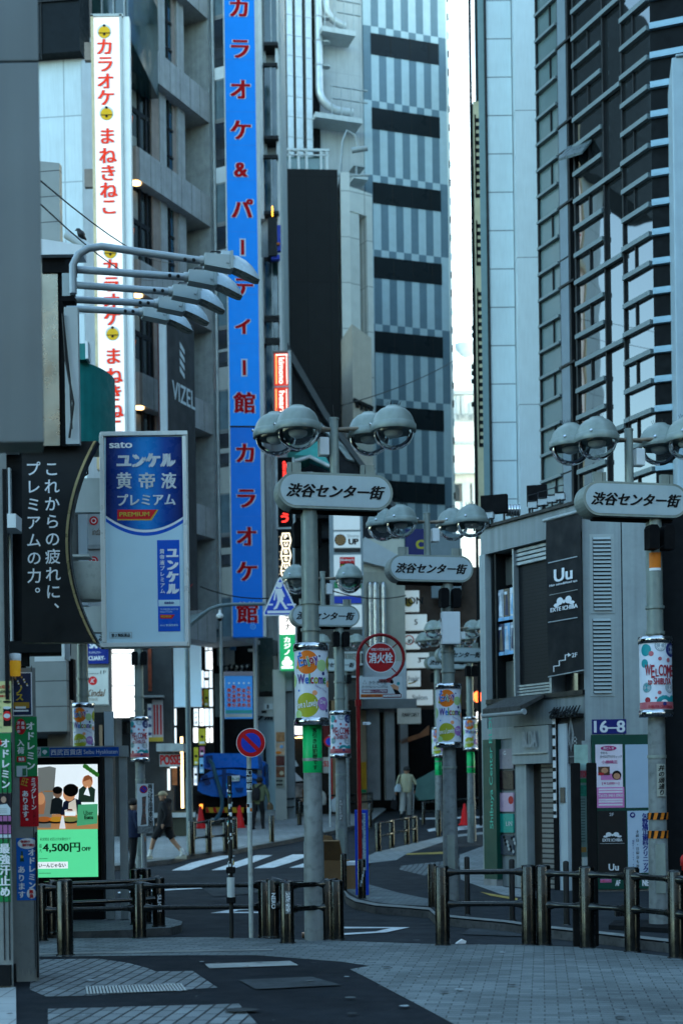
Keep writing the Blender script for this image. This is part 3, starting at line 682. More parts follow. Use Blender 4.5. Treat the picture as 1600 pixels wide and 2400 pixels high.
# mid distance rails and bollards
rail([G(886, 1996), G(918, 1988), G(953, 1980), G(972, 1976)], 'rising guard rail of four posts right of the blue hydrant board', heights=(.70, .38), h=.74, r=.07)
rail([G(992, 1932), G(1150, 1915)], 'guard rail beyond second right lamp with pole across it', heights=(.68, .38), h=.71, r=.06)
rail([G(450, 2004), G(490, 2000), G(530, 1996), G(550, 1992)], 'guard rail on the left pavement in front of the blue truck', heights=(.8, .42), r=.08)
rail([G(668, 1921), G(735, 1913), G(870, 1905)], 'far guard rail behind the tallest lamp pole near the shop', heights=(.68, .4), h=.72, r=.06)
rail([G(345, 2165), G(318, 2167)], 'short rail end beside island screen', heights=(.68, .38), h=.71, r=.06)
for px, py, lab, h, r in [(637, 1975, 'steel bollard by the kerb right of green jacketed walker', .75, .07), (702, 1934, 'steel bollard with yellow band far behind the tallest pole', .76, .07),
                          (806, 2090, 'bollard beside the cardboard box near the hydrant board', .645, .05), (848, 2107, 'sticker covered bollard in front of the blue hydrant board', .62, .062),
                          (1013, 2128, 'bollard with round sticker just behind nearest right guard rail', .63, .062), (867, 1940, 'far bollard left of walker with the cream vest', .76, .065),
                          (1028, 1962, 'bollard half hidden behind white boxed lamp pole', .76, .065), (1137, 1944, 'dark bollard by the green building corner', .85, .07)]:
    bollard(px, py, lab, h=h, r=r)
for px, py, lab in [(1095, 2145, 'thin black post left of the double posts of right guard rail'), (1200, 2158, 'thin black post behind the double posts of right guard rail'), (1327, 2168, 'thin black post left of narrow notice board')]:
    bollard(px, py, lab, h=.78, r=.036, mat=BLACK, name='thin_post', group='thin black posts on the right pavement')
# litter
can = M('crumpled_can', (.42, .25, .17), .35, .6, var=.3, scale=20)
q = G(720, 2199); m = MB(); m.cyl(q + V((-.06, 0, .035)), q + V((.07, .02, .035)), .034, can, .03).cyl(q + V((.07, .02, .035)), q + V((.085, .022, .035)), .028, BRIGHT); m.build('drink_can', None, 'crushed orange drink can lying at foot of tallest lamp', 'can')
q = G(1078, 2212); m = MB(); m.prism(Fr((q.x, q.y), (1, .2)), [(-.05, .004), (.05, .004), (.06, .03), (.02, .05), (-.03, .02)], -.03, .03, PAPERW); m.build('paper_litter', None, 'crumpled white paper litter by nearest right guard rail', 'litter')

# ================================================================ buildings
def wallmat(fr): return atan2(fr.u.y, fr.u.x)
TEAL = M('teal_glass', (.02, .05, .05), .12, var=.3, scale=.6, spec=.9)
WIN = M('dark_window', (.012, .016, .018), .1, var=.4, scale=.7, spec=.8)
WINB = M('black_window_band', (.006, .010, .013), .35, var=.3, scale=.5, spec=.15)
CREAM = M('cream_render', (.55, .53, .48), .8, var=.08, streak=.1)
LWALL = M('light_grey_wall', (.42, .45, .45), .75, var=.07, streak=.1)
PALE = M('pale_blue_panel', (.50, .57, .60), .5, var=.05, streak=.08)
BROWN = M('brown_stone', (.25, .205, .18), .75, var=.12, streak=.12)
GREYST = M('grey_stone', (.30, .31, .31), .75, var=.12, streak=.18)
BEIGE = M('beige_wall', (.47, .46, .41), .8, var=.08, streak=.1)

# ---- checkered tower at the end of the street
fr = fr_px(875, 600, 72, 18.5); t = T('checkered_tower', 'tall grey tower with checkered stripes and black window bands at street end', 'building', fr.p(0, 0))
LG = M('light_tower_panel', (.36, .45, .485), .6, var=.05, streak=.06); DG = M('dark_tower_panel', (.115, .175, .215), .6, var=.06, streak=.06)
PLN = grid_mat('plain_tower_panel', (.40, .42, .42), (.3, .32, .32), .62, 40, .7, .012, 0, .05, plane='xz', rot=wallmat(fr), bump=.1, streak=.12)
a_l = fr.a(640, 600); a_w0 = fr.a(876, 600); a_w1 = fr.a(1033, 600); a_e = fr.a(1051, 600); a_b = fr.a(858, 600)
m = MB(); m.box(fr, a_l - 6, a_b - .02, -2, 52, -14, -.1, PLN); m.build('plain_wall', t)
m = MB(); m.box(fr, a_b - .02, a_e, -2, 52, -14, -.1, DG); m.build('core_wall', t)
pitch = (fr.z(950, 262 + 1) - fr.z(950, 955)) / 4; ztop = fr.z(950, 91); zw = 46 / F * 72
sw = (a_w1 - a_w0) / 9.0; fl = MB(); k = 0
for k in range(-3, 12):
    zt = ztop - pitch * k                                   # top of this black band
    if zt < 0: continue
    b = MB(); b.box(fr, a_w0 - .02, a_w1 + .02, zt - zw * 1.08, zt, -.09, .03, WINB)
    for q in (.285, .575, .86): b.box(fr, a_w0 + (a_w1 - a_w0) * q - .02, a_w0 + (a_w1 - a_w0) * q + .02, zt - zw * 1.08, zt, .03, .045, DARK)
    b.build('window_band', t)
    lo = zt - pitch + .36; hi = zt - zw * 1.08               # stripes below the band
    for i in range(9):
        fl.box(fr, a_w0 + sw * i, a_w0 + sw * (i + 1), lo, hi, -.1, 0, LG if (i + k) % 2 == 0 else DG)
        fl.box(fr, a_w0 + sw * i, a_w0 + sw * (i + 1), zt, zt + .36, -.1, 0, LG if (i + k) % 2 == 0 else DG)
    for x0, x1 in ((a_b, a_w0), (a_w1, a_e)): fl.box(fr, x0, x1, zt - pitch + .36, zt + .36, -.1, .002, DG if k % 2 == 0 else LG)
fl.build('checkered_panel', t)
m = MB(); m.box(fr, a_e, a_e + .17, -2, 52, -3, -.02, M('sunlit_edge_tone', (.78, .76, .70), .6, var=.05))  # sunlit edge put into the colour as a pale strip
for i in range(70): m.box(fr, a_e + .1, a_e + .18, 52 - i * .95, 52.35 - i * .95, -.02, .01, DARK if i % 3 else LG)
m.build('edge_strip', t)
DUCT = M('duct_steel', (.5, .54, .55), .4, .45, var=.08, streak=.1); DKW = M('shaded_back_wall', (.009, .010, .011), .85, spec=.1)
xs = [(646, 658), (664, 678), (684, 700), (708, 722)]
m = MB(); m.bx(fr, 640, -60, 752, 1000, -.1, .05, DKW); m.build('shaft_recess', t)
for x0, x1 in xs:
    m = MB(); a0 = fr.a(x0, 300); a1 = fr.a(x1, 300); m.box(fr, a0, a1, 12, 52, .3, .8, DUCT)
    for i in range(38): m.box(fr, a0 - .02, a1 + .02, 14 + i, 14.06 + i, .29, .82, LWALL)
    m.build('vent_duct', t, bevel=.05)
for x0, x1, yb, xe in ((730, 748, 268, 816), (748, 764, 70, 800)):
    a0 = fr.a(x0, 200); a1 = fr.a(x1, 200); zb = fr.z(x1, yb); m = MB(); r_ = (a1 - a0) / 2; ac = (a0 + a1) / 2
    path = [fr.p(ac, 52, .6), fr.p(ac, zb + 1.0, .6)] + [fr.p(ac + .9 * (1 - cos(i * pi / 12)), zb + .9 * (1 - sin(i * pi / 12)) + .05, .6) for i in range(1, 6)] + [fr.p(ac + .9, zb, .6), fr.p(fr.a(xe, yb), zb, .6)]
    m.tube(path, r_, DUCT, 10)
    for i in range(12): m.cyl(fr.p(ac, 51 - i * 1.2, .6), fr.p(ac, 51.06 - i * 1.2, .6), r_ + .03, LWALL, seg=10)
    m.build('vent_duct', t)
    m = MB(); a2 = fr.a(xe + 14, yb); m.box(fr, a0 - .2, a2, zb - .75, zb - .5, .05, 1.2, LWALL)
    for i in range(4): m.box(fr, a2 - 1.6 + i * .5, a2 - 1.56 + i * .5, zb - .5, zb + .9, 1.15, 1.2, GALV)
    m.box(fr, a0 + .6, a2 + .3, zb + .9, zb + .95, 1.1, 1.2, GALV); m.box(fr, a0 + .6, a2 + .3, zb + .3, zb + .35, 1.1, 1.2, GALV); m.build('service_platform', t)
m = MB(); m.bx(fr, 815, 405, 842, 408, .05, .9, GALV); m.bx(fr, 815, 430, 848, 437, .05, .9, LWALL); m.bx(fr, 820, 408, 823, 430, .8, .9, GALV); m.build('service_platform', t)

# ---- black clad building with white frame in front of it
fr = fr_px(800, 700, 62, 4); t = T('black_building', 'black clad building with white edge strip and roof balustrade beside tower', 'building', fr.p(0, 0))
BCL = grid_mat('black_cladding', (.009, .010, .011), (.005, .005, .006), 1.0, 4.6, .65, .02, 0, .12, plane='xz', rot=wallmat(fr), bump=.15, spec=.2)
m = MB(); m.bx(fr, 600, 396, 801, 1900, -5, 0, BCL); m.build('front_wall', t)
WST = grid_mat('white_edge_panels', (.66, .66, .62), (.3, .3, .28), 3, 2.0, .6, .02, 0, .06, plane='xz', rot=wallmat(fr), bump=.1)
m = MB(); a1 = fr.a(801, 700); m.box(fr, a1, a1 + .40, -2, fr.z(800, 404), -5, .03, WST); m.build('edge_strip', t)
m = MB(); f2 = Fr(fr.p(a1 + .40, 0), (.85, .5)); m.box(f2, .02, .5, -2, fr.z(820, 437), -6, -.05, WST); L2 = 1.3
m.prism(f2, [(.0, fr.z(820, 437)), (1.15, fr.z(820, 437) - .1), (1.15, fr.z(820, 437) - 1.15), (.0, fr.z(820, 437) - 1.05)], -.6, .0, WST)
m.box(f2, .86, 1.15, 4, fr.z(820, 437) - 1.1, -.6, 0, WST); m.box(f2, 0, 1.2, 2, fr.z(820, 437) - 1.1, -5, -.62, LWALL); m.build('frame_wall', t)
RAIL = M('white_balustrade', (.62, .66, .66), .5, var=.05)
m = MB()
for x in (655, 676, 697, 716, 750, 764): m.bx(fr, x, 346, x + 6, 394, -.3, -.2, RAIL)
m.bx(fr, 640, 343, 772, 348, -.32, -.18, RAIL); m.bx(fr, 640, 356, 772, 359, -.3, -.2, RAIL); m.build('balustrade', t)
m = MB(); m.bx(fr, 640, 359, 760, 394, -.4, -.36, M('balustrade_glass', (.10, .20, .19), .1, spec=.8)); m.build('balustrade_glass', t)
m = MB(); b0 = fr.p(fr.a(775, 394), fr.z(775, 394), -1)
m.tube([b0, b0 + V((.5, 0, .2)), b0 + V((.6, 0, 1.6)), b0 + V((.8, 0, 2.1)), b0 + V((1.15, 0, 1.9)), b0 + V((1.3, 0, 1.3))], .05, GALV, 8); m.cyl(b0 + V((1.0, 0, 1.2)), b0 + V((1.7, 0, 1.3)), .12, GALV); m.tube([b0 + V((0, 0, .1)), b0 + V((1.8, 0, .1))], .05, GALV, 6)
m.build('roof_floodlight', None, 'bent grey floodlight arm on the black building roof', 'floodlight')
f3 = fr_px(850, 900, 60, 12); t = T('beige_building', 'narrow beige block between black building and checkered tower', 'building', f3.p(0, 0))
BG = M('plain_beige', (.50, .45, .38), .8, var=.06, streak=.06)  # even beige base colour with faint streaks
m = MB(); a0, a1, z0, z1 = f3.rect(828, 780, 873, 1300); m.prism(f3, [(a0, -1), (a1, -1), (a1, z1 - .2), (a0, z1 + .35)], -4, 0, BG); m.build('wall', t)
m = MB(); m.prism(f3, [(a0, f3.z(828, 943)), (a1, f3.z(870, 962)), (a1, f3.z(870, 956)), (a0, f3.z(828, 936))], 0, .25, DARK)
for i in range(4): m.box(f3, a0 + .1 + i * .2, a0 + .2 + i * .2, f3.z(840, 955) - .1 * i, f3.z(840, 945) - .08 * i, 0, .2, DARK)
m.build('ledge', t)

# ---- dark building with the long slanting roof edge
fr = fr_px(800, 1100, 57, 6); t = T('slanting_dark_building', 'dark building whose long sloping roof edge drops to the right', 'building', fr.p(0, 0))
SLT = M('slate_roof', (.024, .026, .031), .7, var=.15, streak=.1); SLE = M('slate_edge', (.09, .095, .10), .6, var=.1)
def hp(pts): return [fr.hit(x, y) for x, y in pts]
m = MB(); m.prism(fr, hp([(640, 770), (668, 812), (760, 975), (835, 1080), (936, 1216), (936, 1262), (860, 1262), (640, 1262)]), -5, 0, SLT); m.build('gable_wall', t)
m = MB(); m.prism(fr, hp([(640, 764), (668, 806), (762, 970), (837, 1076), (940, 1212), (936, 1222), (833, 1088), (756, 984), (660, 818), (640, 786)]), 0, .5, SLE); m.build('roof_edge', t)
m = MB(); m.prism(fr, hp([(752, 1010), (762, 1012), (836, 1075), (836, 1082)]), .02, .3, PALE)
m.prism(fr, hp([(745, 990), (770, 1010), (835, 1085), (812, 1078)]), .02, .2, PALE); m.prism(fr, hp([(930, 1222), (938, 1222), (938, 1252), (900, 1215), (905, 1214)]), .3, .5, PALE); m.build('pale_brace', t)
m = MB(); m.bx(fr, 655, 1262, 938, 1960, -5, -.5, M('lower_dark_wall', (.02, .02, .02), .8)); m.build('lower_wall', t)
f2 = fr_px(730, 1060, 55, 0); t = T('green_awning', 'turquoise glass awning with white edge behind the tallest lamp', 'awning', f2.p(0, f2.z(730, 1095)))
def hq(f, pts): return [f.hit(x, y) for x, y in pts]
m = MB(); m.prism(f2, hq(f2, [(690, 1066), (744, 1034), (772, 1088), (724, 1068)]), -1.2, .02, M('turquoise_awning', (.06, .50, .46), .4, var=.1)); m.build('panel', t)
m = MB(); m.prism(f2, hq(f2, [(640, 1058), (704, 1060), (724, 1070), (700, 1080), (640, 1082)]), -1.5, 0, M('green_awning_side', (.02, .20, .17), .4, var=.1)); m.build('side_panel', t)
m = MB(); m.tube([f2.p(*f2.hit(690, 1082), .06), f2.p(*f2.hit(726, 1071), .06), f2.p(*f2.hit(772, 1094), .06)], .07, M('white_awning_edge', (.75, .76, .74), .4), 8); m.build('edge', t)
m = MB(); m.bx(f2, 668, 1098, 775, 1200, -1.8, -1.2, DARK)
for i in range(9): m.bx(f2, 690 + i * 9, 1100 + (i * 13) % 17, 696 + i * 9, 1140 + (i * 7) % 23, -1.15, -1.0, GALV if i % 2 else DKW)
m.tube([f2.p(*f2.hit(700, 1112), .1), f2.p(*f2.hit(730, 1110), .1), f2.p(*f2.hit(765, 1125), .1)], .05, PALE, 8); m.build('pipework', t)

# ---- narrow building with green bay windows right of the blue sign
fr = fr_px(630, 600, 53, 0); t = T('bay_window_building', 'narrow pale building with green glass bay windows right of blue sign', 'building', fr.p(0, 0))
m = MB(); m.bx(fr, 560, -200, 664, 1500, -6, -.3, LWALL); m.build('wall', t)
WS = M('white_strip_panel', (.72, .73, .71), .5, var=.05)
m = MB(); m.bx(fr, 602, -200, 616, 520, -.3, .3, WS); m.bx(fr, 607, 610, 620, 1030, -.3, .3, WS); m.build('white_strip', t)
m = MB(); m.bx(fr, 616, -200, 630, 1500, -.3, .0, GALV); m.bx(fr, 602, 530, 616, 610, -.3, .1, GALV); m.build('grey_strip', t)
for i, (y0, y1) in enumerate([(-160, -110), (-80, 112), (168, 330), (382, 505), (620, 748), (762, 800), (815, 1010)]):
    m = MB(); a0, a1, z0, z1 = fr.rect(619 + i * 1.2, y0, 647 + i * 1.2, y1); m.prism(fr, [(a0, z0), (a1, z0), (a1, z1), (a0, z1)], -.3, .35, TEAL)
    b = m.build('bay_window', t, bevel=.12)
    m = MB(); m.box(fr, a0 - .05, a1 + .05, z0 - .12, z0, -.3, .42, BLACK); m.box(fr, a0 - .05, a1 + .05, z1, z1 + .12, -.3, .42, BLACK); m.box(fr, (a0 + a1) / 2, (a0 + a1) / 2 + .04, z0, z1, .35, .37, GALV); m.build('frame', b)
m = MB(); m.bx(fr, 649, -200, 656, 1000, -.3, .2, WS); m.build('white_pipe', t)
f2 = fr_px(640, 560, 52, 0); t = T('sign_box', 'small black projecting sign box with blue edge above the red kimono sign', 'sign', f2.p(0, f2.z(640, 615)))
m = MB(); m.bx(f2, 629, 517, 649, 606, -.4, .3, BLACK); m.build('box', t)
m = MB(); m.bx(f2, 650, 530, 658, 590, -.1, .1, BLUEP); m.bx(f2, 636, 602, 656, 612, 0, .2, BLUEP); m.bx(f2, 648, 573, 656, 578, .1, .2, ORANGE); m.build('edge', t)
m = MB(); m.bx(f2, 638, 490, 640, 512, .2, .25, lit('amber_lamp', (.9, .35, .02), 1.5)); m.build('amber_lamp', t)

# ---- brown and grey facade with balconies on the left
fr = fr_two(300, 600, 45.0, 467, 600, 48.8); t = T('balcony_building', 'brown and grey stone building with deep windows and balconies left of blue sign', 'building', fr.p(0, 0))
X = lambda x: fr.a(x, 600)
m = MB(); m.box(fr, X(285), X(540), 7.4, 34, -10, -1.0, GREYST); m.build('back_wall', t)
m = MB(); m.box(fr, X(282), X(296), 7.4, 34, -3, .12, BROWN); m.build('corner_pier', t)
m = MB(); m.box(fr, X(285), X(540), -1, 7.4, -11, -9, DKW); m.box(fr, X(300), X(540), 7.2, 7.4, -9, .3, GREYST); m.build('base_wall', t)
mp1 = MB(); mp2 = MB()
mp1.box(fr, X(349), X(366), 7.4, 34, -1, .18, BROWN); mp1.box(fr, X(402), X(410), 7.4, 34, -1, .12, BROWN); build_each(mp1, 'brown_pier', t)
mp2.box(fr, X(366), X(381), 7.4, 34, -1, .22, GREYST); mp2.box(fr, X(410), X(426), 7.4, 34, -1, .2, GREYST); mp2.box(fr, X(466), X(477), 7.4, 34, -1, .5, GALV); build_each(mp2, 'grey_pier', t)
WARM = lit('warm_downlight', (1, .62, .25), .6)
BLIND = M('window_blind', (.20, .21, .19), .7, var=.2); CLADB = M('balcony_glass', (.16, .24, .28), .15, var=.15, spec=.8)
zb0 = 21.1
for k in range(-5, 4):
    z0 = zb0 + 3.55 * k; 
    if z0 < 6.0: continue
    m = MB(); m.box(fr, X(300), X(466), z0, z0 + 1.02, -1, .5, GREYST)
    for q in range(1, 7): m.box(fr, X(300) + (X(466) - X(300)) * q / 7, X(300) + (X(466) - X(300)) * q / 7 + .015, z0, z0 + 1.02, .5, .502, DARK)
    m.build('spandrel_beam', t, bevel=.03)
    m = MB(); m.box(fr, X(293), X(300), z0, z0 + 1.02, -1, .48, BROWN); m.build('beam_end', t)
    m = MB(); m.box(fr, X(296), X(349), z0 + 1.02, z0 + 3.55, -.55, .08, WIN)
    for x in (296, 322, 338, 346): m.box(fr, X(x), X(x) + .09, z0 + 1.02, z0 + 3.55, 0, .13, BLACK)
    m.box(fr, X(296), X(349), z0 + 2.35, z0 + 2.5, 0, .12, BLACK); m.box(fr, X(298), X(320), z0 + 2.5, z0 + 3.4, 0, .086, BLIND); m.box(fr, X(299), X(319), z0 + 1.1, z0 + 1.6, 0, .086, BLIND)
    w_ = m.build('window', t)
    m = MB(); m.add([fr.p(X(303), z0 + 2.2, .094), fr.p(X(311), z0 + 2.2, .094), fr.p(X(307), z0 + 1.85, .094)], [(0, 1, 2)], M('orange_triangle_mark', (.7, .12, .01), .5)); m.build('rescue_mark', w_)
    m = MB(); m.box(fr, X(381), X(402), z0 + 1.02, z0 + 3.55, -.55, .10, TEAL)
    for zz in (1.7, 2.6): m.box(fr, X(381), X(402), z0 + zz, z0 + zz + .07, 0, .14, BLACK)
    m.box(fr, X(390), X(390) + .08, z0 + 1.02, z0 + 3.55, 0, .14, BLACK); m.build('window', t)
    m = MB(); m.cyl(fr.p(X(303), z0 - .06, .3), fr.p(X(303), z0, .3), .16, WARM, seg=14); m.build('downlight', t)
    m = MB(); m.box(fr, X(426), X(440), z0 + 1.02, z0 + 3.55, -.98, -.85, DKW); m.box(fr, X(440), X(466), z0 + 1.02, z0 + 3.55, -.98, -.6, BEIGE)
    m.box(fr, X(426), X(466), z0 + 2.2, z0 + 2.23, -.6, -.57, DARK); m.build('loggia', t)
    # right hand part: glazed balconies
    m = MB(); m.box(fr, X(478), X(540), z0 + .25, z0 + 1.55, -.6, .9, CLADB); m.box(fr, X(478), X(540), z0 + .1, z0 + .25, -1, 1.0, GREYST)
    for x in (478, 492, 508, 522): m.box(fr, X(x), X(x) + .05, z0 + .25, z0 + 1.58, .9, .93, GALV)
    m.box(fr, X(478), X(540), z0 + 1.55, z0 + 1.6, -.2, .95, GALV); m.box(fr, X(498), X(505), z0 + .35, z0 + 1.4, .9, .92, M('pinkish_panel', (.5, .36, .28), .5)); m.build('balcony', t)
    m = MB(); m.box(fr, X(478), X(505), z0 + 1.6, z0 + 3.55, -1.0, -.8, DKW); m.box(fr, X(490), X(536), z0 + 1.6, z0 + 3.2, -.99, -.7, BEIGE); m.box(fr, X(512), X(530), z0 + 2.9, z0 + 3.25, -.7, .5, GREYST); m.box(fr, X(506), X(506) + .04, z0 + 1.6, z0 + 3.2, -.7, -.68, DARK); m.build('loggia', t)
m = MB(); m.tube([fr.p(X(470), 3, .6), fr.p(X(470), 34, .6)], .06, GALV, 8); m.tube([fr.p(X(527), 3, 1.0), fr.p(X(527), 34, 1.0)], .07, LWALL, 8); m.build('drain_pipe', t)

# ---- white panel building at upper left
fr = fr_px(160, 400, 41, -6); t = T('white_panel_building', 'white panelled building at upper left with dark glass block on top', 'building', fr.p(0, 0))
WPN = grid_mat('white_panels', (.50, .58, .62), (.28, .33, .36), 3.0, 1.9, .5, .02, 0, .05, plane='xz', rot=wallmat(fr), bump=.1, streak=.08)
m = MB(); m.bx(fr, -120, 140, 196, 1050, -.5, 0, WPN); m.bx(fr, -120, -200, 104, 140, -.5, .1, LWALL); m.build('wall', t)
f2 = Fr(fr.p(fr.a(196, 500), 0), (.8, .6)); m = MB(); m.box(f2, 0, .55, 3, 23.2, -2, 0, PALE); m.box(f2, .6, 1.3, 3, 24, -2, -.05, WS); m.box(f2, .7, .9, 3, 23, -.05, .2, GALV); m.build('chamfer_wall', t)
m = MB(); m.bx(fr, -420, -420, 194, 158, -.6, .4, M('dark_block_glass', (.006, .009, .012), .5, spec=.08)); m.bx(fr, 104, -400, 106, 158, .4, .45, BLACK); m.bx(fr, 78, 20, 194, 23, .4, .46, BLACK); m.build('dark_glass_block', t)
m = MB(); m.bx(fr, 188, -200, 276, 36, -5, -1.2, TEAL)
for x in (212, 240, 266): m.bx(fr, x, -200, x + 3, 36, -1.2, -1.1, GALV)
m.build('glass_storey', t)
m = MB(); m.bx(fr, 90, 1300, 300, 1960, -3, -1.5, M('taupe_wall', (.16, .15, .14), .8, var=.1)); m.build('lower_wall', t)
fr = fr_px(120, 480, 29, -8); t = T('small_siding_building', 'small grey building with horizontal siding tucked behind the near slab', 'building', fr.p(0, 0))
SID = grid_mat('grey_siding', (.25, .26, .25), (.08, .08, .08), 6, .52, .7, .012, 0, .08, plane='xz', rot=wallmat(fr), bump=.3)
m = MB(); a0, a1, z0, z1 = fr.rect(60, 385, 146, 1300); m.prism(fr, [(a0, 3), (a1, 3), (a1, z1), (a0 + .2, z1 + .1), (a0, z1 + .25)], -.15, 0, SID); vslab(m, -100, 146, 800, 29.2, 33, 3, z1, SID); m.build('wall', t)

# ---- near left: the corner shop that frames the picture
fr = fr_px(97, 520, 8.0, -3); t = T('grey_wall_slab', 'large blurred grey metal clad wall slab filling the upper left corner', 'wall', fr.p(-1.5, 3.58))
SLAB = M('grey_metal_cladding', (.14, .155, .155), .42, .2, var=.14, scale=.7, streak=.08)
zb = fr.z(60, 1037); zj = fr.z(60, 145)
m = MB(); vslab(m, -600, 97, 520, 8.0, 8.25, zb, zj - .004, SLAB); m.build('panel', t, bevel=.006)
m = MB(); vslab(m, -600, 97, 520, 8.0, 8.25, zj + .004, 9.5, SLAB); m.build('panel', t, bevel=.006)
wfr = Fr((-2.9, 13.6), (-.49, .87))                       # corner shop wall leading away to the left
t = T('corner_shop', 'corner shop front with steel trim and white canopy behind grey slab', 'building', (-3.6, 14.6, 0))
f2 = fr_px(120, 800, 13.6, 0)
BRUSH = M('warm_brushed_steel', (.3, .28, .22), .3, .9, var=.4, scale=2.2)
m = MB(); m.bx(f2, 30, 590, 138, 1045, -.06, 0, BRUSH); m.build('steel_panel', t)
m = MB(); m.bx(f2, 138, 590, 153, 1045, -.1, -.02, BLACKM); m.bx(f2, 100, 606, 172, 640, -.1, .02, BLACKM); m.build('black_trim', t)
m = MB(); m.bx(f2, 154, 722, 186, 1042, -.05, .03, LWALL)
m.tube([f2.p(f2.a(150, 740), f2.z(150, 740), .05), f2.p(f2.a(158, 850), f2.z(158, 850), .07), f2.p(f2.a(176, 950), f2.z(176, 950), .07), f2.p(f2.a(166, 1030), f2.z(166, 1030), .06)], .012, BLACK, 6)
m.tube([f2.p(f2.a(152, 760), f2.z(150, 760), .05), f2.p(f2.a(168, 900), f2.z(158, 900), .07), f2.p(f2.a(172, 1010), f2.z(176, 1010), .07)], .01, BLACK, 6); m.build('white_post', t)
m = MB(); a0, a1, z0, z1 = f2.rect(20, 570, 198, 606); m.prism(f2, [(a0, z0), (a1, z0), (a1, z0 + .085), (a0, z1 + .06)], -.12, .1, WHITE); m.build('canopy', t)
f3 = fr_px(60, 1300, 15.5, 0)
m = MB(); m.bx(f3, -600, 1040, 62, 1565, -.1, 0, DKW); vslab(m, -700, 60, 1400, 15.7, 24, 0, 8, DKW)
for x, w_ in ((2, 6), (12, 8), (26, 5)): m.bx(f3, x, 1100, x + w_, 1540, 0, .08, LWALL)
m.bx(f3, -100, 1045, 46, 1067, 0, .2, GALV); m.build('service_wall', t)
m = MB(); m.bx(f3, -100, 1224, 60, 1256, .1, .45, WHITE); m.build('white_beam', t)
m = MB(); m.bx(f3, -100, 1505, 155, 1532, -.3, .1, DKW); m.bx(f3, 88, 1542, 158, 1553, .1, .14, WHITE); m.bx(f3, 150, 1500, 157, 1545, -.2, .12, WHITE); m.build('soffit', t)
# green round canopy and box further on
f4 = fr_px(210, 930, 22, 0); t = T('green_round_canopy', 'curved teal green drum canopy between black sign and white karaoke sign', 'canopy', f4.p(0, f4.z(210, 1030)))
TG = M('teal_green_paint', (.01, .16, .15), .5, var=.15, streak=.2)
a0, a1, z0, z1 = f4.rect(120, 838, 242, 1028); m = MB()
n = 20; vs = []
for z in (z0, z1): vs += [f4.p(a0 + (a1 - a0) * sin(pi / 2 * i / n), z, -1.2 * (1 - cos(pi / 2 * i / n))) for i in range(n + 1)]
m.add(vs, [(i, i + 1, n + 2 + i, n + 1 + i) for i in range(n)], TG, True); m.add([vs[0], *vs[1:n + 1], f4.p(a0, z0, -1.2)], [tuple(range(n + 2))], TG); m.add([*vs[n + 1:], f4.p(a0, z1, -1.2)], [tuple(range(n + 2))], TG); m.build('drum', t)
m = MB(); m.bx(f4, 175, 800, 199, 838, -.3, -.1, TG); m.bx(f4, 199, 796, 205, 838, -.3, -.05, WHITE); m.build('green_box', t)

# ---- right side: pale pier building
fr = fr_px(1200, 600, 44, 0); t = T('pale_pier_building', 'pale blue panelled pier building at the right edge of the sky gap', 'building', fr.p(0, 0))
PP = grid_mat('pale_pier_panels', (.50, .60, .64), (.16, .2, .22), 3, 1.2, .5, .02, 0, .04, plane='xz', rot=0, bump=.2, streak=.06)
PP2 = grid_mat('pale_pier_tall_panels', (.53, .62, .655), (.2, .24, .26), 3, 4.55, .5, .015, 0, .04, plane='xz', rot=0, bump=.2, streak=.06)
m = MB(); m.bx(fr, 1152, -300, 1212, 1980, -.9, -.5, PP); m.build('recessed_pier', t)
m = MB(); m.bx(fr, 1214, -300, 1266, 1980, -.9, 0, PP2); vslab(m, 1118, 1900, 600, 44.9, 110, 0, 40, PP2); m.build('front_pier', t)  # unseen block carried far back to keep sun off the left facade
m = MB(); m.bx(fr, 1135, -300, 1152, 1980, -.9, -.7, M('teal_grey_panel', (.17, .26, .28), .5, var=.06)); m.bx(fr, 1149, -300, 1153, 1980, -.7, -.45, BLACK); m.bx(fr, 1114, -300, 1120, 1980, -.9, -.75, DKW); m.build('side_wall', t)
m = MB(); m.bx(fr, 1120, 210, 1134, 1250, -1, -.74, M('yellowed_sign', (.46, .42, .28), .5, var=.12)); m.bx(fr, 1118, -300, 1136, 210, -1.1, -.76, DARK)
for i in range(44):
    if i in (11, 12, 13, 20, 21, 22): continue
    z = fr.z(1127, 260 + i * 18); m.box(fr, fr.a(1121, 600), fr.a(1133, 600), z, z + .12, -.74, -.72, DKW); m.box(fr, fr.a(1121, 600), fr.a(1124, 600), z, z + .24, -.74, -.72, DKW)
m.build('edge_sign', t)
m = MB()
for y0 in (362, 380, 455, 470, 490, 545): m.bx(fr, 1110, y0, 1116, y0 + 8 + y0 % 7, -.9, -.8, BLACK); m.bx(fr, 1110, y0 + 380, 1116, y0 + 390, -.9, -.8, BLACK)
m.build('bracket', t)

# ---- right side: mirrored glass tower
fr = fr_two(1265, 600, 33.0, 1529, 600, 29.06); t = T('mirror_glass_tower', 'tall dark mirror glass tower with slanting grey mullion bands at right', 'building', fr.p(0, 0))
MG = mirror_glass('mirror_glass', (.010, .012, .013), .02, .06, .35); MGT = mirror_glass('teal_tinted_glass', (.085, .13, .135), .15, .05, .5, spec=.5); BLKG = M('black_glass', (.004, .005, .006), .45, var=.2, spec=.06)
MULL = M('mullion_aluminium', (.13, .165, .175), .45, .2, var=.08); LIL = M('lilac_spandrel', (.13, .17, .20), .4, var=.06); MULD = M('dark_mullion', (.008, .009, .01), .5)
X = lambda x: fr.a(x, 600); ZT = 30
m = MB(); m.box(fr, X(1266), X(1529) - .02, 0, ZT, -9, -.4, DKW); m.box(fr, X(1529) - .02, X(1529) + 40, 0, ZT, -50, -3, DKW); m.build('core_wall', t)  # unseen core stretched right and back to keep sun off the plaza
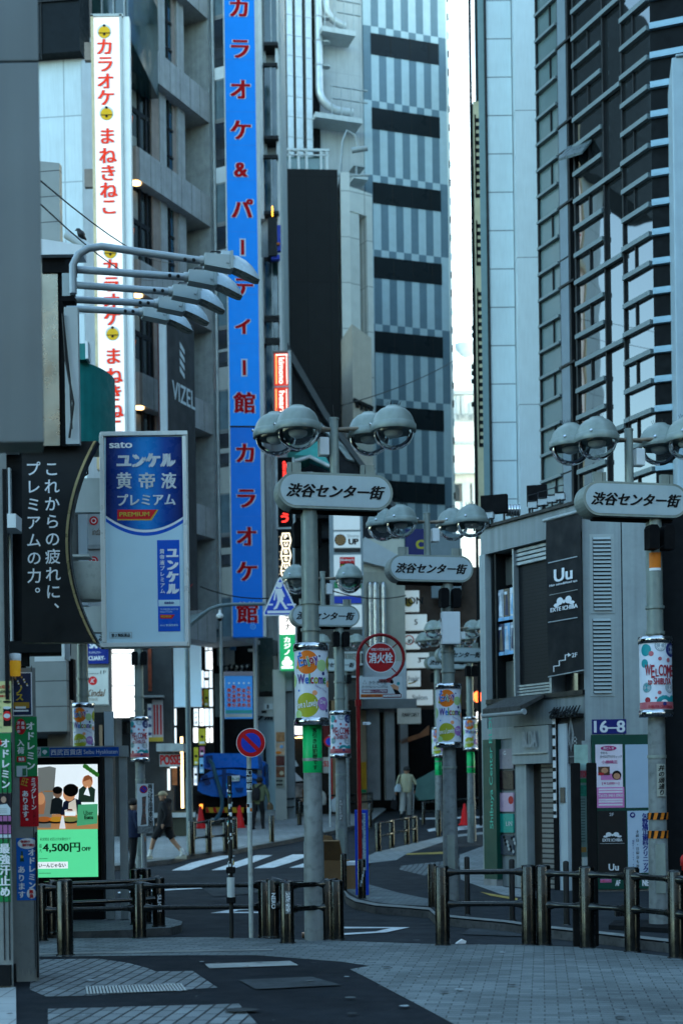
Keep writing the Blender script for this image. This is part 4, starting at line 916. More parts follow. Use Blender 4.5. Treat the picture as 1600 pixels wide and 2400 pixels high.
for nm, x0, x1, mt, o in (('glass_bay', 1266, 1316, MGT, 0), ('glass_bay', 1352, 1420, MG, 0), ('glass_bay', 1420, 1464, MG, -.02), ('glass_bay', 1464, 1529, MG, 0)):
    m = MB(); m.box(fr, X(x0), X(x1), 0, ZT, -.4, o, mt); m.build(nm, t)
m = MB(); m.box(fr, X(1317), X(1336), 0, ZT, -.4, .06, LIL)
for i in range(14): m.box(fr, X(1317), X(1336), 4 + i * 2.4, 4.03 + i * 2.4, .06, .07, DARK)
m.box(fr, X(1338), X(1351), 0, ZT, -.6, -.35, LIL); m.build('spandrel_panel', t)
z = fr.z(1531, 58) - .6 * 26; bands = MB(); vm_ = MB(); k = 0
while z < 21:
    if z < 3.6: z += .6; k += 1; continue
    cols = [(1266, 1314, .045), (1352, 1419, .07), (1465, 1529, .07)]
    if k % 3 == 1: cols = [(1266, 1314, .045), (1317, 1351, .035), (1352, 1464, .07), (1464, 1529, .07)]
    for x0, x1, hh in cols:
        dz = -.09 if x0 == 1352 else 0
        bands.box(fr, X(x0), X(x1), z - hh * .8 + dz, z + hh * .6 + dz, 0, .10, MULL if x0 != 1317 else MULD)
    if k % 2: vm_.box(fr, X(1296), X(1296) + .03, z, z + .6, 0, .04, MULD); vm_.box(fr, X(1384), X(1384) + .03, z, z + .6, 0, .04, MULD); vm_.box(fr, X(1490), X(1490) + .03, z + .6, z + 1.2, 0, .04, MULD)
    z += .6; k += 1
build_each(bands, 'mullion_band', t)
for x, w_ in ((1264, .05), (1315, .06), (1336, .07), (1350, .06), (1419, .045), (1463, .045)): vm_.box(fr, X(x), X(x) + w_, 0, ZT, -.1, .05, MULD)
vm_.build('upright', t)
cfr = Fr(fr.p(X(1529), 0), (cos(R(20)), -sin(R(20))))
m = MB(); m.box(cfr, 0, 3.0, 0, ZT, -2.8, 0, BLKG); m.build('black_glass_corner', t)
m = MB(); z = fr.z(1531, 58) - .6 * 26
while z < ZT: m.box(cfr, 0, 3.0, z - .065, z + .06, 0, .1, M('corner_band_aluminium', (.2, .3, .36), .4, .3, var=.05)); z += .6
build_each(m, 'mullion_band', t)
# the tilted open vent window
m = MB(); q0 = fr.hit(1334, 350); q1 = fr.hit(1390, 310); p = [fr.p(q0[0], q0[1], .05), fr.p(q1[0], q1[1] - .22, .05), fr.p(q1[0], q1[1] - .52, .3), fr.p(q0[0], q0[1] - .32, .3)]
m.add(p + [v + V((0, 0, .06)) for v in p], [(0, 1, 2, 3), (7, 6, 5, 4), (0, 1, 5, 4), (1, 2, 6, 5), (2, 3, 7, 6), (3, 0, 4, 7)], M('vent_flap', (.05, .07, .075), .3)); m.build('open_vent_window', t)
fr2 = fr_px(1592, 700, 27.5, -10); t2 = T('pale_corner_column', 'pale blue square column at right picture edge before black glass', 'column', fr2.p(0, 0))
m = MB(); CCOL = M('blue_grey_column', (.28, .36, .41), .5, var=.06, streak=.12); m.bx(fr2, 1583, 128, 1690, 1640, -2, 0, CCOL); m.bx(fr2, 1581, 124, 1690, 130, -2, .06, CCOL); m.build('shaft', t2, bevel=.04)

# ---- far pale buildings in the gap
fr = fr_px(1090, 1000, 120, 0); t = T('far_white_building', 'sunlit white building with railings far away in the sky gap', 'building', fr.p(0, 5))
FW = M('far_white', (.75, .76, .74), .7, var=.04)
m = MB(); m.bx(fr, 1000, 895, 1200, 1440, -6, 0, FW); m.bx(fr, 1096, 830, 1200, 895, -6, -2, FW); m.build('wall', t)
m = MB()
for y0, y1, mm, o in ((918, 926, LWALL, .3), (1036, 1042, LWALL, .4), (1100, 1112, PALE, .6), (1135, 1175, WIN, .05), (1200, 1225, WIN, .05), (1112, 1134, BEIGE, .2)): m.bx(fr, 1000, y0, 1200, y1, 0, o, mm)
for x in (1082, 1105): m.bx(fr, x, 1135, x + 18, 1225, .05, .4, LWALL)
m.build('storey_bands', t)
m = MB()
for x in range(1064, 1124, 4): m.bx(fr, x, 975, x + 1.2, 992, .5, .6, GALV)
m.bx(fr, 1060, 973, 1130, 976, .5, .6, GALV)
for x, y0, y1 in ((1068, 930, 985), (1080, 930, 980), (1098, 945, 985), (1110, 935, 985)): m.bx(fr, x, y0, x + 7, y1, .1, .3, LWALL)
m.build('roof_railing', t)
m = MB(); q = fr.p(*fr.hit(1092, 838)); m.lathe(q, [(.0, .0), (.4, .1), (.8, .5), (.95, 1.1)], PALE, 16); m.cyl(q + V((-.9, 0, -1.5)), q + V((-.9, 0, 4)), .06, LWALL, seg=6); m.build('dish_antenna', t)
fr = fr_px(1105, 1430, 62, 0); t = T('red_brick_building', 'small red brick front below the far white building', 'building', fr.p(0, 1.5))
m = MB(); m.bx(fr, 1040, 1393, 1200, 1900, -4, 0, grid_mat('red_brick', (.24, .06, .045), (.2, .15, .13), .24, .08, .8, .012, .5, .2, plane='xz', rot=0)); m.build('wall', t)
m = MB(); m.bx(fr, 1040, 1500, 1200, 1700, 0, .3, DKW); m.bx(fr, 1040, 1388, 1200, 1395, 0, .3, LWALL); m.build('cornice', t)

# ---- plain block added behind the camera, unseen, for street shade and reflections
t = T('added_shade_building', 'plain grey building added out of view behind the viewer for shade', 'building', (0, -34, 0)); fo = Fr((0, -34), (-1, 0))
m = MB(); m.box(fo, -45, 45, 0, 24, -10, 0, M('added_shade_wall', (.16, .165, .17), .8, var=.1)); m.build('wall', t)
m = MB()
for k in range(6): m.box(fo, -44, 44, 1 + k * 3.8, 3.2 + k * 3.8, 0, .05, WIN)
m.build('window_row', t)

# ---- low corner building on the right
frL = fr_two(1135, 1500, 25.2, 1366, 1500, 23.0); frP = Fr(frL.p(frL.a(1366, 1500), 0), (cos(R(1)), sin(R(1))))
t = T('corner_shop_building', 'low two storey grey corner building with black banner and louvres at right', 'building', frP.p(0, 0))
CW = M('weathered_cladding', (.235, .26, .255), .6, var=.12, scale=1.5, streak=.28); CWL = M('pale_pier_cladding', (.33, .37, .365), .5, var=.08, streak=.2, dirt=.05)
zt = frP.z(1366, 1178); X = lambda x: frL.a(x, 1450); XP = lambda x: frP.a(x, 1450); ZL = lambda x, y: frL.z(x, y); ZP = lambda y: frP.z(1430, y)
zpar = ZL(1279, 1264); zfl1 = ZL(1200, 1645); zfl0 = ZL(1200, 1690)
m = MB(); m.box(frL, X(1128), X(1366), zpar, zt, -6, 0, CW); m.box(frL, X(1124), X(1368), zt, zt + .05, -6, .05, BLACK); m.build('parapet', t)
m = MB(); m.box(frL, X(1128), X(1366), 0, zpar, -6, -.7, DKW); m.build('core_wall', t)
m = MB(); m.box(frP, XP(1366) + .002, XP(1366) + 14, 0, zt - .002, -14, -.32, DKW); m.box(frP, XP(1366) + .02, XP(1366) + .20, 0, zt, -.32, -.03, CWL); m.build('rear_wall', t)
m = MB(); m.box(frL, X(1126), X(1139), 0, zpar, -.7, .02, CWL); m.build('corner_strip', t)
# upper storey: poster window, shutter
m = MB(); m.box(frL, X(1139), X(1366), zfl0 - .1, zfl1, -.7, .0, CW); m.box(frL, X(1139), X(1366), zfl1, zfl1 + .08, -.6, .04, BLACK); m.build('floor_band', t)
m = MB(); m.box(frL, X(1141), X(1196), zfl1 + .1, zpar, -.6, -.45, DKW)
for x in (1141, 1148, 1193): m.box(frL, X(x), X(x) + .05, zfl1 + .08, zpar, -.45, -.1, GALV if x > 1190 else BLACK)
m.box(frL, X(1150), X(1192), zfl1 + .1, zfl1 + .75, -.45, -.3, M('window_frit', (.16, .16, .13), .4)); m.box(frL, X(1150), X(1192), zpar - .55, zpar - .05, -.45, -.32, M('window_frit2', (.10, .10, .085), .4)); m.box(frL, X(1150), X(1193), zfl1 + .75, zpar - .5, -.4, -.36, WIN)
wn = m.build('poster_window', t); PST = [M('poster_' + n, c(h), .4, var=.35, scale=5) for n, h in (('navy', '#2b3350'), ('sky', '#7fb2d6'), ('grey', '#9aa3ad'), ('tan', '#6b5f52'), ('white', '#c9d2da'))]
m = MB(); 
for i in range(3):
    for j in range(2):
        a0 = X(1151 + i * 14); a1 = X(1164 + i * 14); h = (zpar - .6 - zfl1 - .85) / 2; z0 = zfl1 + .85 + j * h
        m.quad(frL, a0, a1, z0, z0 + h - .05, -.15, PST[(i + 2 * j) % 5])
        m.poly(frL, [(a0 + .02, z0 + .1), (a1 - .03, z0 + .08), (a1 - .05, z0 + h * .6), ((a0 + a1) / 2, z0 + h * .85), (a0 + .04, z0 + h * .5)], -.145, PST[(i + j + 3) % 5]); m.quad(frL, a0 + .02, a0 + .1, z0 + h - .15, z0 + h - .1, -.14, PST[4]); m.quad(frL, a0, a1, z0, z0 + .06, -.14, PST[1])
m.build('poster', t)
SHUT = grid_mat('shutter_mesh', (.013, .014, .0145), (.007, .0075, .0075), 4, .06, .6, .006, 0, .1, plane='xz', rot=wallmat(frL), bump=.2)
m = MB(); m.box(frL, X(1198), X(1279), zfl1 + .3, zpar - .3, -.5, -.16, SHUT)
for z0, z1 in ((zfl1 + .1, zfl1 + .3), (zpar - .3, zpar)):
    for i in range(4): zz = z0 + (z1 - z0) * i / 4; m.box(frL, X(1198), X(1279), zz, zz + (z1 - z0) / 6, -.5, -.1, GALV)
m.build('shutter', t)
m = MB(); m.box(frL, X(1279), X(1284), zfl1, zpar, -.4, -.05, GALV); m.box(frL, X(1196), X(1199), zfl1, zpar, -.4, -.05, GALV); m.box(frL, X(1290), X(1364), zfl1 + .1, zfl1 + .75, -.5, -.3, WIN); m.build('frame', t)
# shop level
m = MB(); m.box(frL, X(1139), X(1206), zfl0 - .3, zfl0 - .1, -.6, .06, CWL); m.build('lintel', t)
GRN = M('dark_green_cladding', c('#0e4438'), .4, var=.08)
m = MB(); m.box(frL, X(1141), X(1171), .1, zfl0 - .3, -.6, .14, GRN); m.box(frL, X(1141), X(1171), 0, .12, -.6, .16, CONC); gp_ = m.build('green_pillar', t)
a0 = X(1162); m = MB(); n_ = 'Shibuya Center BLDG'; txt(m, frL, n_, X(1161), ZL(1161, 1805), M('mint_letters', c('#35b39a'), .4), w=2.05, h=.12, o=.146, rot=90, bold=.01); m.build('lettering', gp_)
m = MB(); m.box(frL, X(1172), X(1208), 0, zfl0 - .3, -.5, .03, CW); ps = m.build('poster_strip', t)
m = MB()
for y0, y1, h in ((1755, 1802, '#8d8790'), (1806, 1850, '#23141d'), (1858, 1902, '#c7a6bb'), (1907, 1951, '#159c8c'), (1957, 2003, '#3b4754')):
    m.bx(frL, 1176, y0, 1208, y1, .03, .06, M('tenant' + h[1:], c(h), .35, var=.1))
m.disc(frL, X(1197), ZL(1197, 1875), .07, .064, REDP); txt(m, frL, 'LIN', X(1192), ZL(1192, 1930), PAPERW, w=.16, h=.08, o=.064); txt(m, frL, 'G', X(1184), ZL(1184, 1765), PAPERW, h=.07, o=.064)
for i in range(12): m.disc(frL, X(1180 + (i * 7) % 26), ZL(1190, 1962 + (i * 11) % 36), .03, .0635, LWALL if i % 2 else DKW)
m.build('tenant_plate', ps)
m = MB(); m.box(frL, X(1208), X(1232), 0, 2.2, -.5, .05, CWL); m.box(frL, X(1205), X(1291), ZL(1250, 1790), zfl0 - .12, -.5, .1, CWL); m.box(frL, X(1208), X(1290), ZL(1250, 1767), ZL(1250, 1764), .1, .13, GALV); sb = m.build('shop_sign', t)
m = MB(); txt(m, frL, 'BLDA', X(1250), ZL(1250, 1733), LWALL, w=.38, h=.27, o=.13, bold=.05); txt(m, frL, 'BLDA', X(1250), ZL(1250, 1733), GALV, w=.37, h=.26, o=.12, bold=.05); txt(m, frL, 'HAIR', X(1250), ZL(1250, 1752), GALV, w=.3, h=.05, o=.12, bold=.02); m.build('lettering', sb)
RSH = grid_mat('roller_shutter', (.27, .26, .24), (.05, .05, .05), 6, .085, .6, .016, 0, .1, plane='xz', rot=wallmat(frL), bump=.6, metal=.2)
m = MB(); m.box(frL, X(1232), X(1256), 0, 2.2, -.68, -.12, M('brown_recess', (.045, .035, .027), .7)); m.box(frL, X(1256), X(1297), 0, ZL(1275, 1790), -.65, -.06, RSH); m.box(frL, X(1326), X(1366), 0, 2.6, -.65, -.06, RSH); m.build('roller_shutter', t)
m = MB(); m.box(frL, X(1296), X(1306), 0, 3.0, -.4, .06, BLACKM); m.box(frL, X(1297), X(1304), 1.2, 2.9, .06, .068, PAPERW)
for i in range(9): m.box(frL, X(1297), X(1304), 1.25 + i * .18, 1.31 + i * .18, .068, .072, INK)
m.box(frL, X(1306), X(1326), 0, 2.75, -.4, .03, PALE); m.box(frL, X(1311), X(1321), 1.45, 1.7, .03, .05, M('brown_notice', (.12, .1, .08), .5)); m.build('door_post', t)
m = MB(); m.box(frL, X(1296), X(1364), ZL(1330, 1790), ZL(1330, 1675), -.4, .0, M('charcoal_fascia', (.04, .042, .045), .6)); fa = m.build('shop_fascia', t)
m = MB(); ac = X(1334); zc = ZL(1334, 1722)
for q in ((ac - .13, ac - .05), (ac + .05, ac + .13)): m.ring(frL, (q[0] + q[1]) / 2, zc - .08, .035, .05, .004, LWALL, 4); m.ring(frL, (q[0] + q[1]) / 2, zc - .14, .035, .05, .004, LWALL, 4)
for k in range(3): m.tube([frL.p(ac, zc + .3, .01 + k * .002), frL.p(ac + .07 - k * .02, zc, .01), frL.p(ac, zc - .28, .01), frL.p(ac - .07 + k * .02, zc - .05, .01), frL.p(ac, zc + .3, .01)], .005, LWALL, 5)
txt(m, frL, 'Blooming', ac, zc - .36, LWALL, w=.25, h=.04); m.build('diamond_emblem', fa)
m = MB()
for i in range(26): m.cyl(frL.p(X(1298 + i * 2.5), zfl0 + .12 + .05 * sin(i * 2.1), .05), frL.p(X(1300 + i * 2.5), zfl0 + .02 + .05 * cos(i * 1.7), .16), .012, BLACK, seg=5)
m.box(frL, X(1296), X(1364), zfl0 - .02, zfl0 + .03, -.2, .12, BLACK); m.build('flag_wires', t)
# awning
t2 = T('small_awning', 'small weathered dark awning above the white shop sign on corner building', 'awning', frL.p(X(1230), zfl0, .1))
AWN = M('weathered_awning', (.07, .07, .066), .7, var=.3, scale=14, streak=.3)
m = MB(); z = zfl0 + .12; m.prism(frL.side(X(1186)), [(0, z + .25), (0, z + .3), (-.55, z + .08), (-.55, z)], 0, X(1276) - X(1186), AWN); m.build('canopy', t2)
m = MB(); m.cyl(frL.p(X(1182), z - .02, .5), frL.p(X(1280), z - .02, .5), .05, LWALL); m.build('roller', t2)
# pier with louvres
z1 = ZP(1178); m = MB(); m.box(frP, XP(1366), XP(1456), ZP(1736), z1, -.3, 0, CWL); m.box(frP, XP(1459), XP(1546), ZP(1736), z1, -.3, 0, CWL); m.box(frP, XP(1366), XP(1546), ZP(1736), z1, -.32, -.02, DARK); m.box(frP, XP(1364), XP(1548), z1 - .26, z1 - .25, .0, .006, DARK); m.build('pier_panel', t)
LOUV = M('louvre_paint', (.37, .41, .40), .45, var=.05); LOD = M('louvre_gap', (.03, .035, .036), .8)
for y0, y1 in ((1252, 1438), (1443, 1632)):
    m = MB(); a0, a1, z0, zz1 = frP.rect(1381, y0, 1438, y1); m.box(frP, a0, a1, z0, zz1, 0, .012, LOUV); m.box(frP, a0 + .05, a1 - .05, z0 + .05, zz1 - .05, .012, .016, LOD)
    n = 19
    for i in range(n):
        zc = z0 + .07 + (zz1 - z0 - .14) * i / (n - 1); s_ = frP.side(a0 + .055); m.add([frP.p(a0 + .055, zc - .02, .045), frP.p(a1 - .055, zc - .02, .045), frP.p(a1 - .055, zc + .022, .018), frP.p(a0 + .055, zc + .022, .018)], [(0, 1, 2, 3)], LOUV)
    m.build('louvre_grille', t)
m = MB(); m.bx(frP, 1366, 2083, 1548, 2125, -.3, .0, CONC); m.bx(frP, 1366, 1736, 1386, 2083, -.3, -.01, CWL); m.build('plinth', t)
t2 = T('block_number_sign', 'blue 16-8 block number sign on the pale pier', 'sign', frP.p(XP(1427), ZP(1719)))
m = MB(); m.bx(frP, 1386, 1686, 1466, 1720, .0, .015, M('navy_enamel', c('#14216b'), .35, var=.04)); m.build('plate', t2); m = MB(); px_txt(m, frP, '16–8', 1390, 1689, 1463, 1717, PAPERW, o=.019, bold=.03); m.build('lettering', t2)
# tenant board in a green frame
t2 = T('tenant_board', 'dark green framed tenant board with pink, black and white panels at right', 'sign board', frP.p(XP(1455), ZP(2083)))
m = MB(); m.bx(frP, 1386, 1722, 1540, 2083, 0, .05, GRN); m.build('frame', t2)
PINK = M('pink_print', c('#d77fb4'), .4); PINKD = M('deep_pink_print', c('#b5226e'), .4); LPINK = M('pale_pink_print', c('#e8dbe4'), .4)
m = MB(); m.bx(frP, 1393, 1745, 1456, 1845, .05, .06, LPINK); m.bx(frP, 1393, 1845, 1460, 1893, .05, .06, PINK); pk = m.build('pink_panel', t2)
m = MB(); zx = lambda x, y: frP.hit(x, y)
a, z = zx(1423, 1754); m.disc(frP, a, z, .13, .064, PINKD, ra=.04); txt(m, frP, '西ビル 7F', a, z, LPINK, w=.17, h=.045, o=.068, bold=.02)
px_txt(m, frP, 'やわら', 1404, 1762, 1420, 1768, INK, o=.064, bold=.01); px_txt(m, frP, 'カイロプラクティック', 1403, 1770, 1454, 1777, INK, o=.064, bold=.02); px_txt(m, frP, '小顔矯正', 1407, 1782, 1444, 1790, PINKD, o=.064, bold=.02)
px_txt(m, frP, '[￥2,000～]', 1408, 1833, 1448, 1840, PINKD, o=.064, bold=.02); px_txt(m, frP, 'Tel.03-3461-0900', 1399, 1861, 1457, 1868, LPINK, o=.064, bold=.02)
for y in (1848, 1854, 1872, 1877, 1884): m.bx(frP, 1400, y, 1456, y + 4, .06, .063, LPINK)
SK = M('skin_print', c('#c98f6c'), .5, var=.15)
m.bx(frP, 1399, 1797, 1426, 1817, .06, .063, M('brown_photo', c('#5a3a2a'), .5, var=.4)); m.bx(frP, 1405, 1813, 1452, 1828, .06, .062, PINK)
a, z = zx(1414, 1806); m.disc(frP, a, z, .055, .066, SK, ra=.045); m.bx(frP, 1399, 1811, 1412, 1817, .064, .068, REDP); a, z = zx(1442, 1817); m.disc(frP, a, z, .075, .066, INK); m.disc(frP, a, z - .015, .055, .07, SK, ra=.05)
m.build('printing', pk)
m = MB(); m.bx(frP, 1463, 1745, 1528, 1893, .05, .062, M('blank_panel', c('#a9bccd'), .4, var=.03)); m.build('blank_panel', t2)
m = MB(); m.bx(frP, 1398, 1900, 1465, 2045, .05, .062, BLACK); bp = m.build('black_panel', t2)
m = MB(); px_txt(m, frP, '2F', 1425, 1905, 1435, 1912, PAPERW, o=.066); px_txt(m, frP, 'EXTE ICHIBA', 1409, 1965, 1455, 1972, PAPERW, o=.066, bold=.03); px_txt(m, frP, 'Uu', 1423, 2024, 1447, 2040, PAPERW, o=.066, bold=.03); m.bx(frP, 1403, 1976, 1460, 1977, .062, .064, LWALL)
def bow(m, fr, a, z, s, o, mt):
    for k in (-1, 1):
        m.disc(fr, a + k * .55 * s, z + .1 * s, .42 * s, o, mt, ra=.32 * s); m.disc(fr, a + k * 1.0 * s, z - .2 * s, .35 * s, o + .001, mt, ra=.16 * s)
    m.disc(fr, a, z, .16 * s, o + .002, mt)
a, z = zx(1432, 1957); bow(m, frP, a, z, .11, .066, PAPERW); m.build('lettering', bp)
m = MB(); m.bx(frP, 1468, 1900, 1534, 2045, .05, .062, M('clinic_panel', c('#b4c4d4'), .4, var=.03)); cp = m.build('clinic_panel', t2)
NAVY = M('navy_ink', c('#1d2a78'), .5); m = MB(); px_v(m, frP, '矢野矯正歯科クリニック', 1509, 1906, 2044, NAVY, wpx=14, bold=.04, o=.066); px_v(m, frP, '土曜日・日曜日も診療', 1491, 1944, 2044, INK, wpx=8, o=.066, bold=.01); px_v(m, frP, '医療法人社団　真歯会', 1525, 1906, 1972, NAVY, wpx=6, o=.066); px_v(m, frP, '電話03-3464-6480', 1481, 1968, 2044, NAVY, wpx=5, o=.066)
a, z = zx(1479, 1910); m.disc(frP, a, z, .045, .066, NAVY); txt(m, frP, '4F', a, z, PAPERW, w=.05, h=.04, o=.07, bold=.02); m.build('lettering', cp)
m = MB(); px_txt(m, frP, 'AF', 1439, 2062, 1451, 2076, PAPERW, o=.054, bold=.06, shear=.2); px_txt(m, frP, 'NER', 1502, 2060, 1526, 2076, PAPERW, o=.054, bold=.06); m.bx(frP, 1404, 2060, 1430, 2068, .05, .054, PINK); px_txt(m, frP, 'HELLO', 1405, 2062, 1429, 2067, REDP, o=.058, bold=.02); m.build('graffiti_sticker', t2)
# black hanging banner
fb = frL.sh(.10); t2 = T('hanging_banner', 'long black hanging salon banner with white writing on corner building', 'banner', fb.p(X(1322), ZL(1322, 1586)))
CLOTH = M('black_banner_cloth', (.012, .013, .014), .75, var=.15, scale=2)
za = fb.z(1322, 1212); zbm = fb.z(1322, 1585); b0 = fb.a(1281, 1400); b1 = fb.a(1363, 1400); m = MB(); vs = []; nx, nz = 10, 24
for j in range(nz + 1):
    for i in range(nx + 1): vs.append(fb.p(b0 + (b1 - b0) * i / nx, za + (zbm - za) * j / nz + (.04 * sin(i * .3) if j == nz else 0), .012 * sin(i * 1.3 + j * .35) * sin(j * .2 + .5)))
m.add(vs, [(j * (nx + 1) + i, j * (nx + 1) + i + 1, (j + 1) * (nx + 1) + i + 1, (j + 1) * (nx + 1) + i) for j in range(nz) for i in range(nx)], CLOTH, True); m.build('cloth', t2)
m = MB(); m.cyl(fb.p(b0 - .06, za + .03, 0), fb.p(b1 + .03, za + .03, 0), .03, GALV); m.cyl(fb.p(b0, zbm + .02, .0), fb.p(b1 + .03, zbm + .06, .0), .012, GALV); m.build('rod', t2)
m = MB(); o = .02
px_txt(m, fb, 'Uu', 1299, 1331, 1343, 1361, PAPERW, o=o, bold=.03); px_txt(m, fb, 'Hair salon&Head spa', 1289, 1364, 1354, 1371, PAPERW, o=o, bold=.02); px_txt(m, fb, 'EXTE ICHIBA', 1291, 1420, 1355, 1430, PAPERW, o=o, bold=.045); a, z = fb.hit(1323, 1410); bow(m, fb, a, z, .19, o, PAPERW)
px_txt(m, fb, '2F', 1341, 1530, 1354, 1540, PAPERW, o=o, bold=.02)
for y in (1311, 1452): m.bx(fb, 1286, y, 1354, y + 2, o, o + .004, LWALL)
m.bx(fb, 1289, 1388, 1355, 1389, o, o + .004, GALV)
for x0, y0, x1, y1 in ((1298, 1561, 1300, 1575), (1298, 1560, 1312, 1562), (1311, 1548, 1313, 1561), (1311, 1547, 1326, 1549), (1325, 1535, 1327, 1548), (1325, 1534, 1333, 1536)): m.bx(fb, x0, y0, x1, y1, o, o + .004, PAPERW)
m.poly(fb, [fb.hit(1332, 1540), fb.hit(1332, 1530), fb.hit(1340, 1535)], o + .002, PAPERW); m.build('printing', t2)
# things on the roof
for x, y, w_, h_, lab in ((1156, 1203, 62, 44, 'left black panel box standing on the corner building roof'), (1256, 1186, 46, 50, 'right black panel box standing on the corner building roof')):
    f = fr_px(x, y, 25.0 if x < 1200 else 24.3, -18); t2 = T('roof_panel_box', lab, 'panel box', f.p(0, zt)); m = MB(); m.bx(f, x - w_ / 2, y - h_, x + w_ / 2, y, -.12, 0, BLACKM); m.build('panel', t2, bevel=.01)
    m = MB()
    for k in (-.4, .4): m.cyl(f.p(k * w_ * .007, zt, -.06), f.p(k * w_ * .007, f.z(x, y) + .02, -.06), .02, BLACK, seg=8)
    m.build('leg', t2)
f = fr_px(1200, 1196, 25.3, 0); m = MB(); m.cyl(f.p(-.12, f.z(1200, 1196), 0), f.p(.13, f.z(1200, 1196), 0), .1, BRIGHT, seg=16)
for k in range(5): m.cyl(f.p(-.1 + k * .05, f.z(1200, 1196), 0), f.p(-.08 + k * .05, f.z(1200, 1196), 0), .108, GALV, seg=16)
m.cyl(f.p(0, zt, 0), f.p(0, f.z(1200, 1196), 0), .03, GALV); m.build('roof_duct', None, 'short ribbed silver duct between two black roof boxes', 'duct')
def flood(x, y, d, lab):
    f = fr_px(x, y, d, -20); q = f.p(0, f.z(x, y)); t2 = T('roof_floodlight', lab, 'floodlight', (q.x, q.y, zt), 'small white floodlights along the corner building roof')
    m = MB(); m.box(f, -.08, .08, q.z - .06, q.z + .05, -.06, .06, LWALL); m.box(f, -.07, .07, q.z + .05, q.z + .07, -.05, .08, BLACK); m.build('head', t2, bevel=.01)
    m = MB(); m.tube([f.p(0, zt, .05), f.p(0, q.z - .05, .05)], .016, BLACK, 6); m.tube([f.p(-.08, q.z + .03, 0), f.p(-.1, q.z + .18, -.05), f.p(.05, q.z + .2, -.05)], .01, BLACK, 5); m.build('bracket', t2)
for i, (x, y, d) in enumerate([(1112, 1219, 25.4), (1130, 1214, 25.2), (1146, 1208, 25.0), (1248, 1184, 24.2), (1272, 1177, 24.0), (1294, 1170, 23.8), (1312, 1164, 23.6)]):
    flood(x, y, d, 'small white floodlight beside the %s black roof box, one of a row' % ('left' if x < 1200 else 'right'))
# narrow notice board on two black posts
f = fr_px(1368, 2000, 14.9, -6); t2 = T('narrow_notice_board', 'narrow faded notice board hung between two tall black posts', 'notice board', f.p(0, 0))
zt_ = f.z(1365, 1788)
for x0, x1 in ((1339, 1361), (1376, 1399)):
    m = MB(); m.box(f, f.a(x0, 2000), f.a(x1, 2000), 0, zt_, -.05, .05, BLACKM); m.build('post', t2, bevel=.012)
m = MB(); m.bx(f, 1347, 1745, 1379, 2010, -.09, -.07, M('faded_notice', c('#7f9a93'), .45, var=.25, scale=9)); nb = m.build('board', t2)
m = MB(); m.bx(f, 1354, 1805, 1379, 1823, -.07, -.067, M('faded_red', c('#a8707c'), .6)); m.bx(f, 1358, 1825, 1376, 1834, -.07, -.067, GREENP); m.bx(f, 1359, 1840, 1377, 1866, -.07, -.067, M('faded_green', c('#2f8a72'), .6, var=.4, scale=30)); m.bx(f, 1362, 1986, 1374, 1998, -.07, -.067, M('faded_orange', c('#b98c4a'), .6, var=.3))
px_txt(m, f, 'STOP!', 1357, 1807, 1377, 1821, REDP, o=-.064, bold=.03)
for i in range(16): m.bx(f, 1360 + (i % 3), 1872 + i * 6.6, 1371 + (i * 5) % 5, 1874 + i * 6.6, -.07, -.067, M('faded_ink', c('#45605c'), .6))
m.build('printing', nb)
# storefront beyond the right lamp
f = fr_px(1580, 1900, 26, 0); t2 = T('nail_shop_front', 'dark shop front with nail and salon posters at right picture edge', 'shop front', f.p(0, 0))
m = MB(); m.bx(f, 1545, 1640, 1760, 2120, -.4, 0, DKW); m.build('wall', t2)
for y0, y1, h in ((1783, 1834, '#07060a'), (1836, 1872, '#b9c0c6'), (1873, 1915, '#8c99a6'), (1922, 1944, '#c4cad0'), (1945, 1998, '#76828d'), (2000, 2040, '#0a0a0c')):
    m = MB(); m.bx(f, 1560, y0, 1700, y1, 0, .03, M('salon' + h[1:] + str(y0), c(h), .35, var=.15, scale=4)); pq = m.build('poster', t2); m = MB()
    if y0 == 1783: px_txt(m, f, 'Nail', 1566, 1815, 1592, 1832, PAPERW, o=.036, shear=.3); m.poly(f, [f.hit(1592, 1830), f.hit(1600, 1790), f.hit(1612, 1788), f.hit(1604, 1830)], .034, M('mauve_print', c('#7d5a86'), .5))
    elif y0 == 1836: px_txt(m, f, '3F', 1578, 1840, 1592, 1848, INK, o=.036, bold=.05); m.disc(f, f.a(1598, 1844), f.z(1598, 1844), .04, .036, REDP); px_txt(m, f, 'テナボノス', 1572, 1856, 1600, 1863, INK, o=.036, bold=.04)
    elif y0 == 1873: m.poly(f, [f.hit(1563, 1876), f.hit(1580, 1878), f.hit(1604, 1900), f.hit(1604, 1912), f.hit(1585, 1905), f.hit(1572, 1894)], .034, INK)
    elif y0 == 1922: px_txt(m, f, 'テナボノス', 1574, 1928, 1602, 1938, INK, o=.036, bold=.04)
    elif y0 == 1945: m.disc(f, f.a(1580, 1975), f.z(1580, 1975), .12, .034, PST[4]); m.disc(f, f.a(1568, 1960), f.z(1568, 1960), .06, .036, PST[0])
    else: px_txt(m, f, 'SALE 10%', 1566, 2008, 1620, 2030, PAPERW, o=.036, bold=.04)
    m.build('printing', pq)
f = fr_px(1601, 2048, 22, 0); m = MB(); m.lathe(f.p(0, 0), [(.09, 0), (.09, .04), (.03, .05), (.03, .45), (.05, .46), (.05, .58), (.02, .62), (0, .63)], REDP, 16); m.build('red_hydrant_post', None, 'small red post peeping above the guard rail at right edge', 'post')
f = fr_px(1500, 2183, 18, 0); m = MB(); m.slab([G(1425, 2180)[:2], G(1600, 2190)[:2], G(1600, 2166)[:2], G(1440, 2168)[:2]], .004, .06, DKW)
